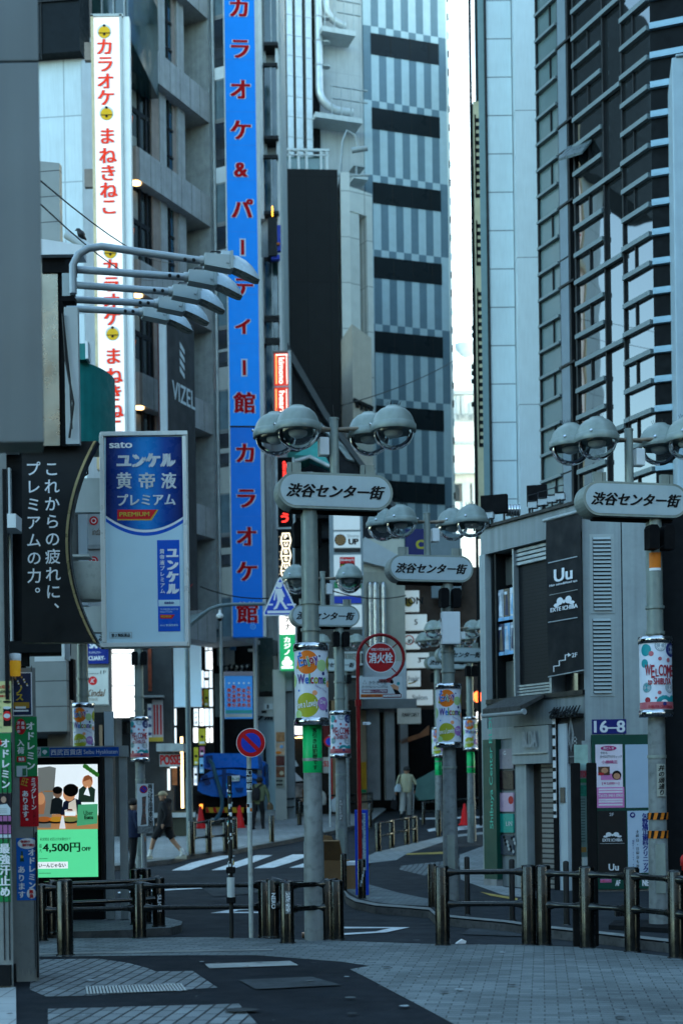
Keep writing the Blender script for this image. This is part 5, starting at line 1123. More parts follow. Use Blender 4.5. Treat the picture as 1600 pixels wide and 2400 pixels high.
for i in range(8): m.box(f, f.a(1432 + i * 4, 2175), f.a(1434 + i * 4, 2175), .06, .13, .2, .3, BLACK)
m.build('soil_bed', None, 'dark heap by the kerb behind the right guard rail', 'heap')

# ================================================================ signs
RED = M('sign_red', (.62, .012, .015), .45, var=.05); SILV = M('silver_print', (.55, .58, .6), .35, .3, var=.15, scale=9)
# ---- tall white karaoke sign
f = fr_px(262, 520, 39.2, 0); t = T('white_karaoke_sign', 'very tall white lit sign with red karaoke lettering on the left', 'sign', f.p(0, f.z(262, 1012)))
WLIT = lit('white_lit_acrylic', (.75, .75, .73), .10); a0 = f.a(226, 520); a1 = f.a(287, 520); zt = f.z(250, 40); zb = f.z(270, 1100)
m = MB(); m.box(f, a0, a1, zb, zt, -.25, 0, WLIT); m.build('face', t)
m = MB(); m.box(f, a0 - .07, a0, zb, zt + .05, -.3, .05, M('gold_trim', (.42, .33, .2), .4, .5)); m.box(f, a1, a1 + .07, zb, zt + .05, -.3, .05, LWALL); m.box(f, a1 + .07, a1 + .26, zb, zt + .02, -.3, -.02, WS); m.box(f, a0 - .07, a1 + .1, zt, zt + .07, -.3, .05, LWALL); m.build('frame', t)
m = MB()
for y in (92, 390): m.bx(f, 196, y, 224, y + 42, -.3, -.15, BROWN)
build_each(m, 'wall_bracket', t)
RK = M('red_lit_letter', (.66, .03, .008), .5, emit=.06, spec=.1); GHO = M('grey_halo', (.55, .57, .57), .5, var=.03)
m = MB(); bl = MB(); sx = lambda y: f.a(245 + (y - 75) * .0275, y)
def chrs(s, ys, px):
    for ch, y in zip(s, ys):
        z = f.z(250, y); e = px / F * 39.2
        for b, oo, mm in ((.085, .006, GHO), (.05, .012, PAPERW), (.03, .018, RK)):
            if b > .08: m = MB()
            vs, fs = glyphs(ch, b); put(m, f, vs, fs, lambda x, q: (sx(y) + (x - .5) * e, z + (q - .38) * e), oo, mm)
        m.build('letter', t)
for dy in (0, 516):
    chrs('カラオケ', [110 + dy, 150 + dy, 190 + dy, 229 + dy], 42); chrs('まねきねこ', [319 + dy, 365 + dy, 405 + dy, 446 + dy, 484 + dy], 42)
    for y in (74 + dy, 266 + dy):
        bl = MB(); a = sx(y); z = f.z(250, y); bl.disc(f, a, z, .20, .006, GHO); bl.disc(f, a, z - .02, .165, .012, M('bell_gold', (.8, .42, .02), .4, var=.1, spec=.05)); bl.disc(f, a, z + .16, .04, .016, INK); bl.box(f, a - .165, a + .165, z - .055, z - .035, .012, .02, INK); bl.disc(f, a, z - .08, .035, .02, INK); bl.build('bell_ornament', t)
# ---- tall blue karaoke sign
f = fr_px(565, 745, 48.2, 4); t = T('blue_karaoke_sign', 'very tall blue sign with red white-edged karaoke lettering', 'sign', f.p(0, f.z(565, 1492)))
BLUE = M('karaoke_blue', (.003, .15, .50), .4, var=.04, emit=.045, ecol=(.0, .17, .72), spec=.1); BLUE2 = M('karaoke_deep_blue', (.003, .105, .42), .4, var=.04, spec=.1, emit=.035, ecol=(.0, .11, .6))
a0 = f.a(536, 745); a1 = f.a(606, 745)
m = MB(); m.box(f, a0, a1, f.z(565, 1492), f.z(565, 1002), -.35, 0, BLUE2); m.box(f, a0, a1, f.z(565, 998), f.z(565, -90), -.35, 0, BLUE); m.build('face', t)
m = MB(); m.box(f, a0 - .05, a0 - .005, f.z(565, 1492), f.z(565, -90), -.4, .02, GALV); m.box(f, a1, a1 + .12, f.z(565, 1492), f.z(565, -90), -.45, -.02, LWALL); m.box(f, a0, a1, f.z(565, 1002), f.z(565, 998), -.3, .01, DARK)
for y in (40, 140, 262, 340, 422, 543, 690, 805, 1090, 1210, 1385): m.box(f, a0, a1, f.z(565, y + .6), f.z(565, y), -.1, .002, M('panel_seam', (.03, .12, .4), .5))
m.build('frame', t)
m = MB(); DR = M('dark_red_print', (.36, .004, .008), .6, var=.05, spec=.05); e = 52 / F * 48.2
lean = lambda y: f.a(571, 745) + 0
for ch, y in zip('カラオケ&パーティー館カラオケ館', [18, 114, 210, 305, 396, 490, 580, 676, 760, 862, 944, 1062, 1167, 1257, 1339, 1436]):
    z = f.z(571, y) if ch != 'テ' else f.z(571, 672)
    m = MB(); k = e * (.92 if ch == '&' else 1.0) * (.94 if ch in 'ィ' else 1)
    for b, oo, mm in ((.085, .01, M('pale_blue_halo', (.42, .50, .62), .5, var=.02)), (.04, .02, DR)):
        if ch == 'ー': w_ = .075 if b < .05 else .14; m.box(f, lean(y) - k * w_, lean(y) + k * w_, z - k * (.40 if b > .05 else .34), z + k * (.40 if b > .05 else .34), oo - .004, oo, mm); continue
        vs, fs = glyphs(ch, b); put(m, f, vs, fs, lambda x, q: (lean(y) + (x - (.5 if ch != '&' else .36)) * k, z + (q - .38) * k), oo, mm)
    m.build('letter', t)
m = MB(); a, z = f.hit(593, 1469); m.ring(f, a, z, .07, .095, .01, M('pale_mark', (.15, .4, .7), .5)); txt(m, f, 'R', a, z, M('pale_mark', (.15, .4, .7), .5), h=.09, o=.012); m.build('lettering', t)
# ---- dark hanging slab with leaf emblem
f = fr.sh(0) if False else fr_two(389, 1000, 43.2, 458, 1000, 45.0); t = T('dark_slab_sign', 'tall dark grey slab sign with leaf emblem hung on the balcony building', 'sign', f.p(.5, f.z(425, 1420)))
SLB = M('dark_slab', (.035, .037, .04), .6, var=.15, scale=1, streak=.15); m = MB(); a0 = f.a(394, 1000); a1 = f.a(458, 1000); m.box(f, a0, a1, f.z(425, 1420), f.z(425, 745), -.3, 0, SLB); m.build('slab', t)
m = MB(); m.box(f, a0 - .12, a0 - .04, f.z(425, 1200), f.z(390, 740), -.2, .02, PALE); m.box(f, a0 - .04, a0, f.z(425, 1420), f.z(390, 745), -.3, .01, M('maroon_edge', (.08, .03, .03), .6)); m.build('edge', t)
m = MB(); px_txt(m, f, 'VIZEL', 404, 905, 457, 948, PALE, o=.006, bold=.01)
for k in range(4): y = 800 + k * 19; m.poly(f, [f.hit(421, y), f.hit(432, y + 20), f.hit(433, y + 32), f.hit(422, y + 14)], .006, PALE)
m.poly(f, [f.hit(400, 1415), f.hit(452, 1370), f.hit(452, 1368), f.hit(400, 1412)], .006, REDP); m.build('lettering', t)
# ---- red lit kimono sign and the stack under it
f = fr_px(661, 905, 50, -3); t = T('red_kimono_sign', 'glowing red vertical kimono sign right of the blue sign', 'sign', f.p(0, f.z(661, 985)))
RL = lit('glowing_red', (.5, .015, .008), .07, (.9, .06, .02)); WL2 = lit('glowing_white', (.8, .72, .66), .22, (1, .72, .6)); OL = lit('glowing_orange', (.9, .2, .05), .28, (1, .28, .08))
m = MB(); m.bx(f, 643, 828, 676, 985, -.3, 0, RL); m.build('face', t); m = MB(); m.bx(f, 676, 822, 682, 990, -.35, .03, GALV); m.bx(f, 640, 822, 643, 990, -.3, .02, BROWN); m.bx(f, 641, 822, 682, 826, -.3, .02, BROWN); m.bx(f, 643, 905, 676, 908, 0, .03, GALV); m.build('frame', t)
m = MB(); z0 = f.z(661, 905); a = f.a(660, 905)
txt(m, f, 'kimono', a + .01, f.z(661, 869), WL2, w=.92, h=.20, rot=-90, bold=.03, o=.008); txt(m, f, 'hearts', a + .01, f.z(661, 948), WL2, w=.96, h=.20, rot=-90, bold=.03, o=.008)
m.bx(f, 646, 832, 649, 900, 0, .006, OL); m.bx(f, 671, 832, 673, 900, 0, .006, WL2); m.bx(f, 646, 830, 673, 833, 0, .006, WL2); m.bx(f, 646, 912, 649, 984, 0, .006, OL); m.bx(f, 671, 912, 673, 984, 0, .006, WL2); m.build('lettering', t)
f = fr_px(668, 1140, 50, -3); t = T('led_sign', 'black vertical sign with glowing red characters behind the lozenge sign', 'sign', f.p(0, f.z(668, 1238)))
LED = lit('red_led', (.7, .02, .01), .30, (1, .03, .02)); m = MB(); m.bx(f, 651, 1072, 686, 1238, -.3, 0, BLACKM); m.build('box', t); m = MB(); m.bx(f, 686, 1072, 690, 1238, -.3, .02, GALV); m.bx(f, 646, 1072, 651, 1238, -.3, .02, GALV); m.bx(f, 648, 1236, 690, 1240, -.3, .02, GALV); m.build('frame', t)
m = MB(); txt(m, f, 'dining', f.a(666, 1100), f.z(668, 1108), LED, w=.82, h=.2, rot=-90, bold=.04, o=.008); txt(m, f, 'う', f.a(667, 1215), f.z(667, 1214), LED, h=.34, bold=.05, o=.008, rot=-10); m.build('lettering', t)
f = fr_px(669, 1320, 50, -3); t = T('pronged_lit_sign', 'black sign with stacked glowing cream letters in lozenge frames', 'sign', f.p(0, f.z(669, 1398)))
CL = lit('glowing_cream', (.8, .72, .55), .28, (1, .86, .6)); m = MB(); m.bx(f, 652, 1242, 686, 1390, -.3, 0, BLACKM); m.bx(f, 686, 1240, 690, 1390, -.3, .02, GALV); m.build('box', t); m = MB()
for i, ch in enumerate('PUBGUNE'):
    y = 1258 + i * 17.5; a, z = f.hit(670, y); w0, w1 = (.13, .19) if i % 2 == 0 else (.19, .13); h = .12
    for sx_ in (-1, 1): m.poly(f, [(a + sx_ * w0, z + h), (a + sx_ * w1, z - h), (a + sx_ * (w1 - .035), z - h), (a + sx_ * (w0 - .035), z + h)][::sx_], .006, CL)
    m.box(f, a - w0, a + w0, z + h - .02, z + h + .015, 0, .006, CL); txt(m, f, ch, a, z, CL, h=.13, w=.12, bold=.05, o=.008)
    txt(m, f, 'バー', f.a(657, y), z, CL, h=.05, w=.1, o=.008)
m.build('lettering', t)
f = fr_px(674, 1500, 47, -3); t = T('green_casino_sign', 'green lit casino sign with white clover under a white lit sign', 'sign', f.p(0, f.z(674, 1571)))
GL_ = lit('lit_green', (.01, .33, .11), .09); m = MB(); m.bx(f, 656, 1487, 691, 1571, -.3, 0, GL_); m.build('face', t); m = MB(); m.bx(f, 691, 1440, 695, 1572, -.3, -.02, GALV); m.bx(f, 652, 1440, 656, 1572, -.3, -.02, GALV); m.build('frame', t)
LW = lit('lit_letter_white', (.8, .8, .78), .18); m = MB(); px_v(m, f, 'カジノ', 673, 1492, 1536, LW, bold=.05, o=.006, wk=1.2); a, z = f.hit(673, 1552)
for dx, dz in ((-.085, -.02), (.085, -.02), (0, .1)): m.disc(f, a + dx, z + dz, .09, .006, LW)
m.poly(f, [(a - .1, z - .2), (a + .1, z - .2), (a, z + .02)], .007, LW); txt(m, f, '無料案内所', a, z - .17, LW, w=.4, h=.1, o=.009, bold=.04); m.build('lettering', t)
f = fr_px(671, 1462, 47, -3); t = T('white_lit_sign', 'small glowing white sign with black characters above green casino sign', 'sign', f.p(0, f.z(671, 1486)))
WG = lit('glowing_warm_white', (.85, .82, .76), .22); m = MB(); m.bx(f, 655, 1438, 690, 1486, -.3, 0, WG); m.build('face', t); m = MB(); px_v(m, f, 'テナ', 674, 1441, 1478, INK, bold=.04, o=.006); m.build('lettering', t)
# ---- black curved sign and the tall product sign of the corner pharmacy
f = fr_px(140, 1270, 13.7, 0); t = T('black_curved_sign', 'black sign with white vertical Japanese writing and a golden curved edge', 'sign', f.p(0, f.z(140, 1506)))
def arc(y, off=0): u = (y - 1270) / 236.0; return 160 + off + 66 * u * u
ys = [1034 + 472 * i / 20 for i in range(21)]
f_ = lambda x, y: f.hit(x, y)
m = MB(); m.prism(f, [f_(52, 1506), *[f_(arc(y, 4), y) for y in ys[::-1]], f_(52, 1034)], -.12, 0, BLACK); m.build('panel', t)
m = MB()
for a_, b_ in zip(ys, ys[1:]): m.add([f.p(*f_(arc(a_, -6), a_), .005), f.p(*f_(arc(a_, 0), a_), .005), f.p(*f_(arc(b_, 0), b_), .005), f.p(*f_(arc(b_, -6), b_), .005)], [(0, 1, 2, 3)], M('gold_edge', (.40, .33, .17), .3, .6, var=.25, scale=2))
m.build('gold_edge', t)
m = MB(); px_v(m, f, 'これからの疲れに、', 124, 1078, 1448, PAPERW, wpx=37, bold=.01); px_v(m, f, 'プレミアムの力。', 80, 1078, 1412, PAPERW, wpx=36, bold=.01); m.build('lettering', t)
f = fr_px(340, 1265, 14.2, 0); t = T('product_sign', 'tall white framed sign with blue upper half and a premium ribbon', 'sign', f.p(0, f.z(340, 1517)))
FRM = M('white_aluminium_frame', (.62, .64, .62), .35, .2, var=.06); PAPB = M('pale_blue_print', c('#b9d3dc'), .4, var=.03); DBLUE = M('deep_blue_print', c('#0a3580'), .3, var=.1)
def printed_gradient():                                # the printed gradient: bright blue in the middle, navy at the sides
    t_ = DBLUE.node_tree; b_ = t_.nodes['Principled BSDF']; tc = t_.nodes.new('ShaderNodeTexCoord'); sp = t_.nodes.new('ShaderNodeSeparateXYZ'); t_.links.new(tc.outputs['Object'], sp.inputs[0])
    ab = t_.nodes.new('ShaderNodeMath'); ab.operation = 'ABSOLUTE'; t_.links.new(sp.outputs[0], ab.inputs[0]); rp = t_.nodes.new('ShaderNodeValToRGB'); t_.links.new(ab.outputs[0], rp.inputs[0])
    e = rp.color_ramp.elements; e[0].position = .03; e[0].color = (*c('#1d7ac0'), 1); e[1].position = .36; e[1].color = (*c('#0a1c55'), 1); m1 = e.new(.2); m1.color = (*c('#0d3f8c'), 1)
    for l in list(b_.inputs['Base Color'].links): t_.links.remove(l)
    t_.links.new(rp.outputs[0], b_.inputs['Base Color'])
printed_gradient(); MBLUE = M('mid_blue_print', c('#1452b8'), .35, var=.08)
m = MB(); m.bx(f, 237, 1012, 440, 1516, -.15, 0, FRM); m.build('case', t, bevel=.006)
m = MB(); m.bx(f, 237, 1012, 440, 1022, 0, .03, FRM); m.bx(f, 237, 1506, 440, 1516, 0, .03, FRM); m.bx(f, 237, 1022, 247, 1506, 0, .03, FRM); m.bx(f, 431, 1022, 440, 1506, 0, .03, FRM); m.build('rim', t, bevel=.004)
m = MB(); m.bx(f, 248, 1023, 430, 1505, 0, .004, PAPB)
cur = lambda y0, x: y0 + 34 * (1 - ((x - 341) / 93.0) ** 2)
xs_ = [249 + 184 * i / 24 for i in range(25)]
def under(y0, yb, o, mt):   # area between y0 (top) and the bulging lower edge
    m.poly(f, [f_(433, y0), f_(249, y0)] + [f_(x, cur(yb, x)) for x in xs_], o, mt)
under(1024, 1222, .005, MBLUE); under(1024, 1214, .007, PAPERW); under(1024, 1208, .009, DBLUE)
m.bx(f, 370, 1266, 422, 1480, .005, .007, MBLUE); m.bx(f, 372, 1406, 422, 1421, .007, .009, PAPB); m.poly(f, [f_(376, 1441), f_(410, 1441), f_(404, 1450), f_(376, 1450)], .009, RED)
m.poly(f, [f_(276, 1195), f_(372, 1195), f_(356, 1220), f_(276, 1220)][::-1], .010, GOLD); m.poly(f, [f_(276, 1195), f_(368, 1195), f_(353, 1217), f_(276, 1217)][::-1], .012, RED); m.build('printed_field', t)
m = MB(); px_txt(m, f, 'sato', 257, 1037, 311, 1051, PAPERW, o=.014, bold=.03); px_txt(m, f, 'ユンケル', 274, 1063, 412, 1096, SILV, o=.014, bold=.09)
for ch, x0, x1 in (('黄', 274, 310), ('帝', 326, 364), ('液', 378, 414)): px_txt(m, f, ch, x0, 1108, x1, 1146, SILV, o=.014, bold=.03)
px_txt(m, f, 'プレミアム', 276, 1158, 412, 1185, SILV, o=.014, bold=.035); px_txt(m, f, 'PREMIUM', 281, 1201, 351, 1211, GOLD, o=.016, bold=.025)
px_v(m, f, 'ユンケル', 405, 1282, 1394, PAPERW, wpx=28, bold=.09, o=.010); px_v(m, f, '黄帝液プレミアム', 381, 1286, 1392, PAPERW, wpx=12, bold=.02, o=.010)
px_txt(m, f, 'sato', 386, 1410, 408, 1416, NAVY, o=.012, bold=.03); px_txt(m, f, 'PREMIUM', 378, 1443, 402, 1448, GOLD, o=.012, bold=.02)
for i in range(2): px_txt(m, f, ('YUNKER KOTEI', 'SOLUTION')[i], 376, 1426 + i * 6, (418, 404)[i], 1430 + i * 6, PAPB, o=.01)
px_txt(m, f, '30mL 第2類医薬品', 376, 1463, 418, 1468, PAPB, o=.01, bold=.01); px_txt(m, f, '第２類医薬品', 262, 1485, 306, 1493, INK, o=.008, bold=.03)
for x0, y0, x1, y1 in ((258, 1482, 310, 1482.8), (258, 1495, 310, 1495.8), (258, 1482, 258.8, 1496), (309, 1482, 310, 1496)): m.bx(f, x0, y0, x1, y1, .004, .007, GALV)
m.build('lettering', t)
m = MB(); fb_ = f.sh(-.16); m.bx(fb_, 165, 1118, 245, 1198, -.15, -.05, LWALL); m.bx(fb_, 165, 1300, 210, 1305, -.2, .02, LWALL); m.bx(fb_, 185, 1420, 245, 1480, -.2, -.06, LWALL)
m.tube([fb_.p(*fb_.hit(205, 1085), .0), fb_.p(*fb_.hit(206, 1110), .0), fb_.p(*fb_.hit(194, 1118), .0)], .012, BLACK, 6); m.build('wall_bracket', t)
f = fr_px(205, 1350, 16.5, 0); m = MB(); a, z = f.hit(203, 1402); m.lathe(f.p(a, z, -.2), [(.16, 0), (.19, .05), (.22, .2), (.23, .42), (.23, .43), (.0, .44)], M('cream_bucket', (.42, .43, .38), .5, var=.1, dirt=.15), 28); m.build('hanging_tub', None, 'pale round tub shaped lamp cover between black sign and product sign', 'lamp cover')
# grey wall with small shop signs seen behind them
f = fr_px(210, 1300, 24, 0); t = T('side_shop_wall', 'grey wall strip with round red logo signs behind the black curved sign', 'wall', f.p(0, 3))
m = MB(); m.bx(f, 130, 1050, 186, 1480, -.3, 0, M('plain_grey_wall', (.16, .165, .155), .8, var=.1)); m.bx(f, 186, 1200, 206, 1420, -.3, .05, PALE); m.bx(f, 206, 1200, 250, 1420, -.35, -.1, LWALL); m.build('wall', t)  # plain grey wall with pale strips beside it
m = MB()
for y in (1218, 1312): m.disc(f, f.a(218, y), f.z(218, y), .075, -.09, RED); m.ring(f, f.a(218, y), f.z(218, y), .03, .045, -.088, PAPERW)
px_txt(m, f, 'indal', 214, 1235, 238, 1252, M('brown_ink', (.15, .07, .03), .5), o=-.09, shear=.3); m.bx(f, 206, 1275, 250, 1285, -.1, -.05, GALV); m.build('logo_sign', t)
# ---- five arm floodlights
ARM = M('arm_grey_paint', (.30, .34, .36), .42, .2, var=.1, scale=6, streak=.05); HEAD = M('floodlight_grey', (.33, .38, .38), .4, .1, var=.08); VISOR = M('floodlight_visor', (.42, .50, .54), .3, .1, var=.06)
arms = [(176, 596, 478, 612, 13.0), (184, 632, 441, 650, 13.35), (178, 668, 404, 684, 13.7), (172, 702, 370, 712, 14.05), (150, 722, 334, 732, 14.4)]
def flood_arm(i, x0, y0, x1, y1, d):
    b = P(x0, y0, d); e = P(x1, y1, d + .25); t = T('arm_floodlight', ('topmost long armed floodlight reaching over the white sign', 'second long armed floodlight from the top', 'middle one of the five long armed floodlights', 'second lowest long armed floodlight of the five', 'lowest and farthest long armed floodlight of the five')[i], 'floodlight', (b.x, b.y, b.z), 'long armed floodlights on the corner shop')
    m = MB(); dirn = (e - b).normalized(); side = V((dirn.x, dirn.y, 0)).normalized(); up = V((0, 0, 1)); r = .034
    path = [b + V((-.02, 0, -.36)), b + V((-.02, 0, -.1)) , b + V((.0, 0, 0)) + dirn * .03, b + V((0, 0, .06)) + dirn * .12, b + V((0, 0, .085)) + dirn * .24, e] if i == 0 else [b + V((-.1, .05, 0)), b, e]
    m.tube(path, r, ARM, 12)
    for k in (.17, .09): q = e - dirn * k; m.cyl(q + V((0, -.045, -.01)), q + V((0, .045, .012)), .017, BLACK, seg=8)
    m.cyl(e - dirn * .04, e + dirn * .02, .046, GALV, seg=12); m.build('arm', t)
    hf = Fr(e, (side.x, side.y)); z = e.z; m = MB()
    m.prism(hf, [(.0, z - .055), (.25, z - .085), (.285, z + .02), (.27, z + .05), (.0, z + .055)], -.07, .07, HEAD); m.cyl(hf.p(.215, z - .02, .07), hf.p(.215, z - .02, .082), .014, GALV, seg=8)
    m.build('gear_housing', t, bevel=.012)
    m = MB(); n = 9; top = []; 
    prof = [(.255, .075), (.32, .07), (.39, .035), (.45, -.02), (.495, -.085), (.515, -.15)]
    lowp = [(.24, -.06), (.305, -.085), (.375, -.112), (.435, -.137), (.485, -.157), (.515, -.163)]
    vs = []; wd = [.08, .092, .095, .09, .08, .06]
    for (a, zz), (la, lz), w_ in zip(prof, lowp, wd):
        for k in range(7):
            th = pi * k / 6; vs.append(hf.p(a + (la - a) * (1 - sin(th)) , z + lz + (zz - lz) * sin(th), w_ * cos(th)))
    fs = [(j * 7 + k, j * 7 + k + 1, (j + 1) * 7 + k + 1, (j + 1) * 7 + k) for j in range(5) for k in range(6)]
    m.add(vs, fs, VISOR, True); m.add(vs, [tuple(j * 7 for j in range(6)) + tuple(j * 7 + 6 for j in range(5, -1, -1))], M('lamp_lens', (.10, .115, .11), .3)); m.add(vs, [tuple(range(7))], HEAD)
    m.box(hf, .24, .265, z - .08, z + .085, -.088, .088, HEAD); m.build('visor', t)
    m = MB(); m.tube([hf.p(.05, z + .06), hf.p(.07, z + .095), hf.p(.15, z + .1), hf.p(.18, z + .07)], .006, BLACK, 5); m.box(hf, .16, .26, z + .05, z + .095, -.045, .045, VISOR); m.build('top_cap', t)
for i, a_ in enumerate(arms): flood_arm(i, *a_)
f = fr_px(165, 650, 13.2, 0); m = MB(); m.bx(f, 146, 640, 166, 700, -.1, .0, HEAD); m.bx(f, 150, 600, 176, 640, -.12, -.08, BLACKM); m.bx(f, 146, 696, 176, 708, -.1, .03, BLACKM)
for y in (645, 668, 690): m.bx(f, 166, y, 178, y + 4, -.02, .04, GALV)
m.build('mounting_plate', None, 'dark wall bracket holding the five floodlight arms', 'bracket')
# tube light, crow
f = fr_px(186, 566, 26, 0); a = f.p(*f.hit(156, 549)); b = f.p(*f.hit(219, 586), .04); m = MB(); m.cyl(a, b, .055, lit('tube_white', (.8, .8, .78), .08)); m.cyl(a, b + V((-.08, 0, .02)), .08, LWALL, seg=8); m.build('tube_light', None, 'slanting white tube light beneath the perched crow', 'tube light')
t = T('crow', 'black crow perched on the slanting tube light', 'bird', f.p(*f.hit(190, 560))); z0 = f.hit(190, 559)
B_ = lambda x, y, o=0: f.p(*f.hit(x, y), o); CR = M('crow_black', (.008, .008, .01), .45); m = MB()
m.tube([B_(178, 541, .0), B_(181, 538.5), B_(184, 539.5), B_(186.5, 543), B_(190, 548), B_(194, 553.5), B_(197, 557), B_(203, 562)], [.004, .028, .042, .05, .068, .06, .035, .012], CR, 12)
m.tube([B_(179.5, 539.2), B_(176, 540.6)], [.018, .004], CR, 8); m.tube([B_(188, 545, .05), B_(193, 552, .055), B_(199, 559, .03)], [.02, .045, .008], CR, 8); m.build('body', t)
m = MB()
for x in (188.5, 190.5): m.cyl(B_(x, 552), B_(x - .5, 560.5), .009, CR, seg=6)
m.build('leg', t)

# ================================================================ street-level shops and signs, left side
def shopwall(name, label, cat, x0, y0, x1, y1, d, mt, depth=.5, yaw=0):
    f = fr_px((x0 + x1) / 2, y1, d, yaw); t = T(name, label, cat, f.p(0, f.z((x0 + x1) / 2, y1)))
    m = MB(); m.bx(f, x0, y0, x1, y1, -depth, 0, mt); m.build('wall', t); return f, t
TAUPE = M('taupe_cladding', (.13, .125, .115), .75, var=.12, streak=.1)
LITW = lit('lit_white_panel', (.85, .87, .86), .28); LITB = lit('lit_blue_white', (.7, .8, .86), .15); WARMT = lit('warm_tube', (1, .72, .36), .5, (1, .66, .3))
f, t = shopwall('second_hand_shop', 'taupe shop wall with white logo board and blue sign behind dotted banner pole', 'shop front', 150, 1470, 263, 1960, 40, TAUPE)
m = MB(); m.bx(f, 206, 1498, 255, 1556, 0, .06, M('navy_sign', c('#122a7c'), .35)); m.bx(f, 204, 1565, 257, 1654, 0, .03, GALV); m.bx(f, 206, 1567, 255, 1651, .03, .07, M('ivory_board', (.55, .56, .52), .45)); sb = m.build('sign_board', t)
m = MB(); px_txt(m, f, 'サンクチュアリー', 210, 1527, 238, 1533, PAPERW, o=.064, bold=.02); px_txt(m, f, 'CUARY-', 209, 1538, 248, 1548, PAPERW, o=.064, bold=.04); px_txt(m, f, 'SAN', 210, 1503, 238, 1520, PAPERW, o=.064, bold=.05)
px_txt(m, f, '1F', 237, 1572, 250, 1580, INK, o=.074); m.bx(f, 210, 1579, 233, 1580, .07, .074, INK); m.disc(f, f.a(219, 1596), f.z(219, 1596), .125, .074, RED); txt(m, f, 'K', f.a(219, 1596), f.z(219, 1596), PAPERW, h=.12, o=.08, shear=.3); px_txt(m, f, 'Kindal', 203, 1616, 249, 1633, M('brown_ink', (.15, .07, .03), .5), o=.074, shear=.35, bold=.02); px_txt(m, f, '渋谷店', 207, 1636, 231, 1643, M('brown_ink', (.15, .07, .03), .5), o=.074); m.build('lettering', sb)
m = MB(); m.bx(f, 150, 1690, 168, 1960, 0, .1, DKW); m.bx(f, 225, 1670, 262, 1960, 0, .1, DKW); m.bx(f, 236, 1700, 243, 1800, .1, .16, M('brown_glow', (.2, .13, .08), .5)); m.build('doorway', t)
f2 = fr_px(120, 1650, 30, 0); t = T('beige_box_stack', 'stacked beige duct boxes in the dark alley above the station sign', 'boxes', f2.p(0, f2.z(120, 1760)))
BXM = M('beige_duct_box', (.20, .18, .155), .7, var=.1); m = MB(); a0, a1, z0, z1 = f2.rect(112, 1695, 166, 1770); m.box(f2, a0, a1, z0, z1, -.4, 0, BXM); m.build('box', t)
m = MB(); m.prism(f2, [f2.hit(95, 1693), f2.hit(166, 1693), f2.hit(166, 1640), f2.hit(152, 1638), f2.hit(148, 1648), f2.hit(95, 1656)], -.4, 0, BXM); m.build('box', t); m = MB(); m.cyl(f2.p(*f2.hit(151, 1672), .05), f2.p(*f2.hit(151, 1680), .05), .03, LWALL); m.build('alley_lamp', t)
f3 = fr_px(125, 1620, 32, 0); m = MB(); m.bx(f3, 60, 1545, 175, 1960, -.3, 0, BLACKM); m.build('alley_wall', None, 'black wall at the back of the narrow alley behind the poster pillar', 'wall')
f, t = shopwall('lit_white_sign', 'bright glowing white three panel sign between two banner poles', 'sign', 262, 1518, 319, 1684, 40.2, BLACK, .2)
m = MB()
for y0, y1 in ((1519, 1530), (1533, 1606), (1609, 1682)): m.bx(f, 264, y0, 317, y1, 0, .05, LITW)
build_each(m, 'lit_panel', t); m = MB(); px_txt(m, f, 'さふれ', 267, 1637, 308, 1650, INK, o=.056, bold=-.01); m.bx(f, 266, 1656, 285, 1657, .05, .056, GALV); m.bx(f, 292, 1656, 308, 1657, .05, .056, GALV); m.build('lettering', t)
f, t = shopwall('dark_shop', 'dark shop with red vertical banners left of the pale blank board', 'shop front', 262, 1480, 405, 1990, 41.5, M('dark_shop_wall', (.045, .048, .048), .7, var=.15))
m = MB(); m.bx(f, 348, 1520, 356, 1620, 0, .06, M('rust_red_poster', (.25, .05, .02), .5, var=.4, scale=4)); m.bx(f, 340, 1632, 386, 1636, 0, .4, GALV); m.bx(f, 347, 1650, 357, 1735, .02, .05, PAPERW); m.bx(f, 358, 1640, 383, 1738, .02, .05, M('stripe_banner', (.5, .46, .46), .5, var=.1)); m.bx(f, 280, 1690, 318, 1720, 0, .03, WIN)
for x in (361, 368, 376): m.bx(f, x, 1652, x + 4, 1722, .05, .056, REDP)
m.bx(f, 347, 1728, 383, 1738, .05, .058, GOLD); px_v(m, f, '焼肉食放', 352, 1652, 1730, NAVY, wpx=8, bold=.05, o=.056); m.build('banner', t)
m = MB(); m.bx(f, 376, 1745, 438, 1763, 0, .9, GALV); m.build('awning', t); m = MB(); m.bx(f, 378, 1768, 428, 1797, .3, .4, LWALL); px_txt(m, f, 'POSSE', 380, 1770, 427, 1793, RED, o=.406, bold=.05); m.build('hanging_sign', t)
m = MB(); m.bx(f, 394, 1802, 400, 1852, .1, .14, LITB); m.bx(f, 400, 1797, 416, 1800, .1, .14, LITB); m.bx(f, 427, 1728, 433, 1894, .3, .36, WARMT); m.build('tube_light', t)
m = MB(); m.bx(f, 296, 1905, 460, 1916, .1, .3, LWALL); m.bx(f, 402, 1900, 460, 1960, 0, .2, M('dark_olive_door', (.05, .05, .035), .7)); m.bx(f, 404, 1800, 416, 1840, .05, .08, M('brown_poster', (.2, .09, .04), .5, var=.4, scale=6)); m.build('step', t)
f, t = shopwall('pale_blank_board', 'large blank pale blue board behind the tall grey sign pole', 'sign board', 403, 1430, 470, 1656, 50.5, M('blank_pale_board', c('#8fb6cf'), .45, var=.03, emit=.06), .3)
f, t = shopwall('lattice_shop', 'shop front with glowing white lattice of light boxes and yellow posters', 'shop front', 400, 1470, 502, 1945, 51, BLACKM, .4)
m = MB()
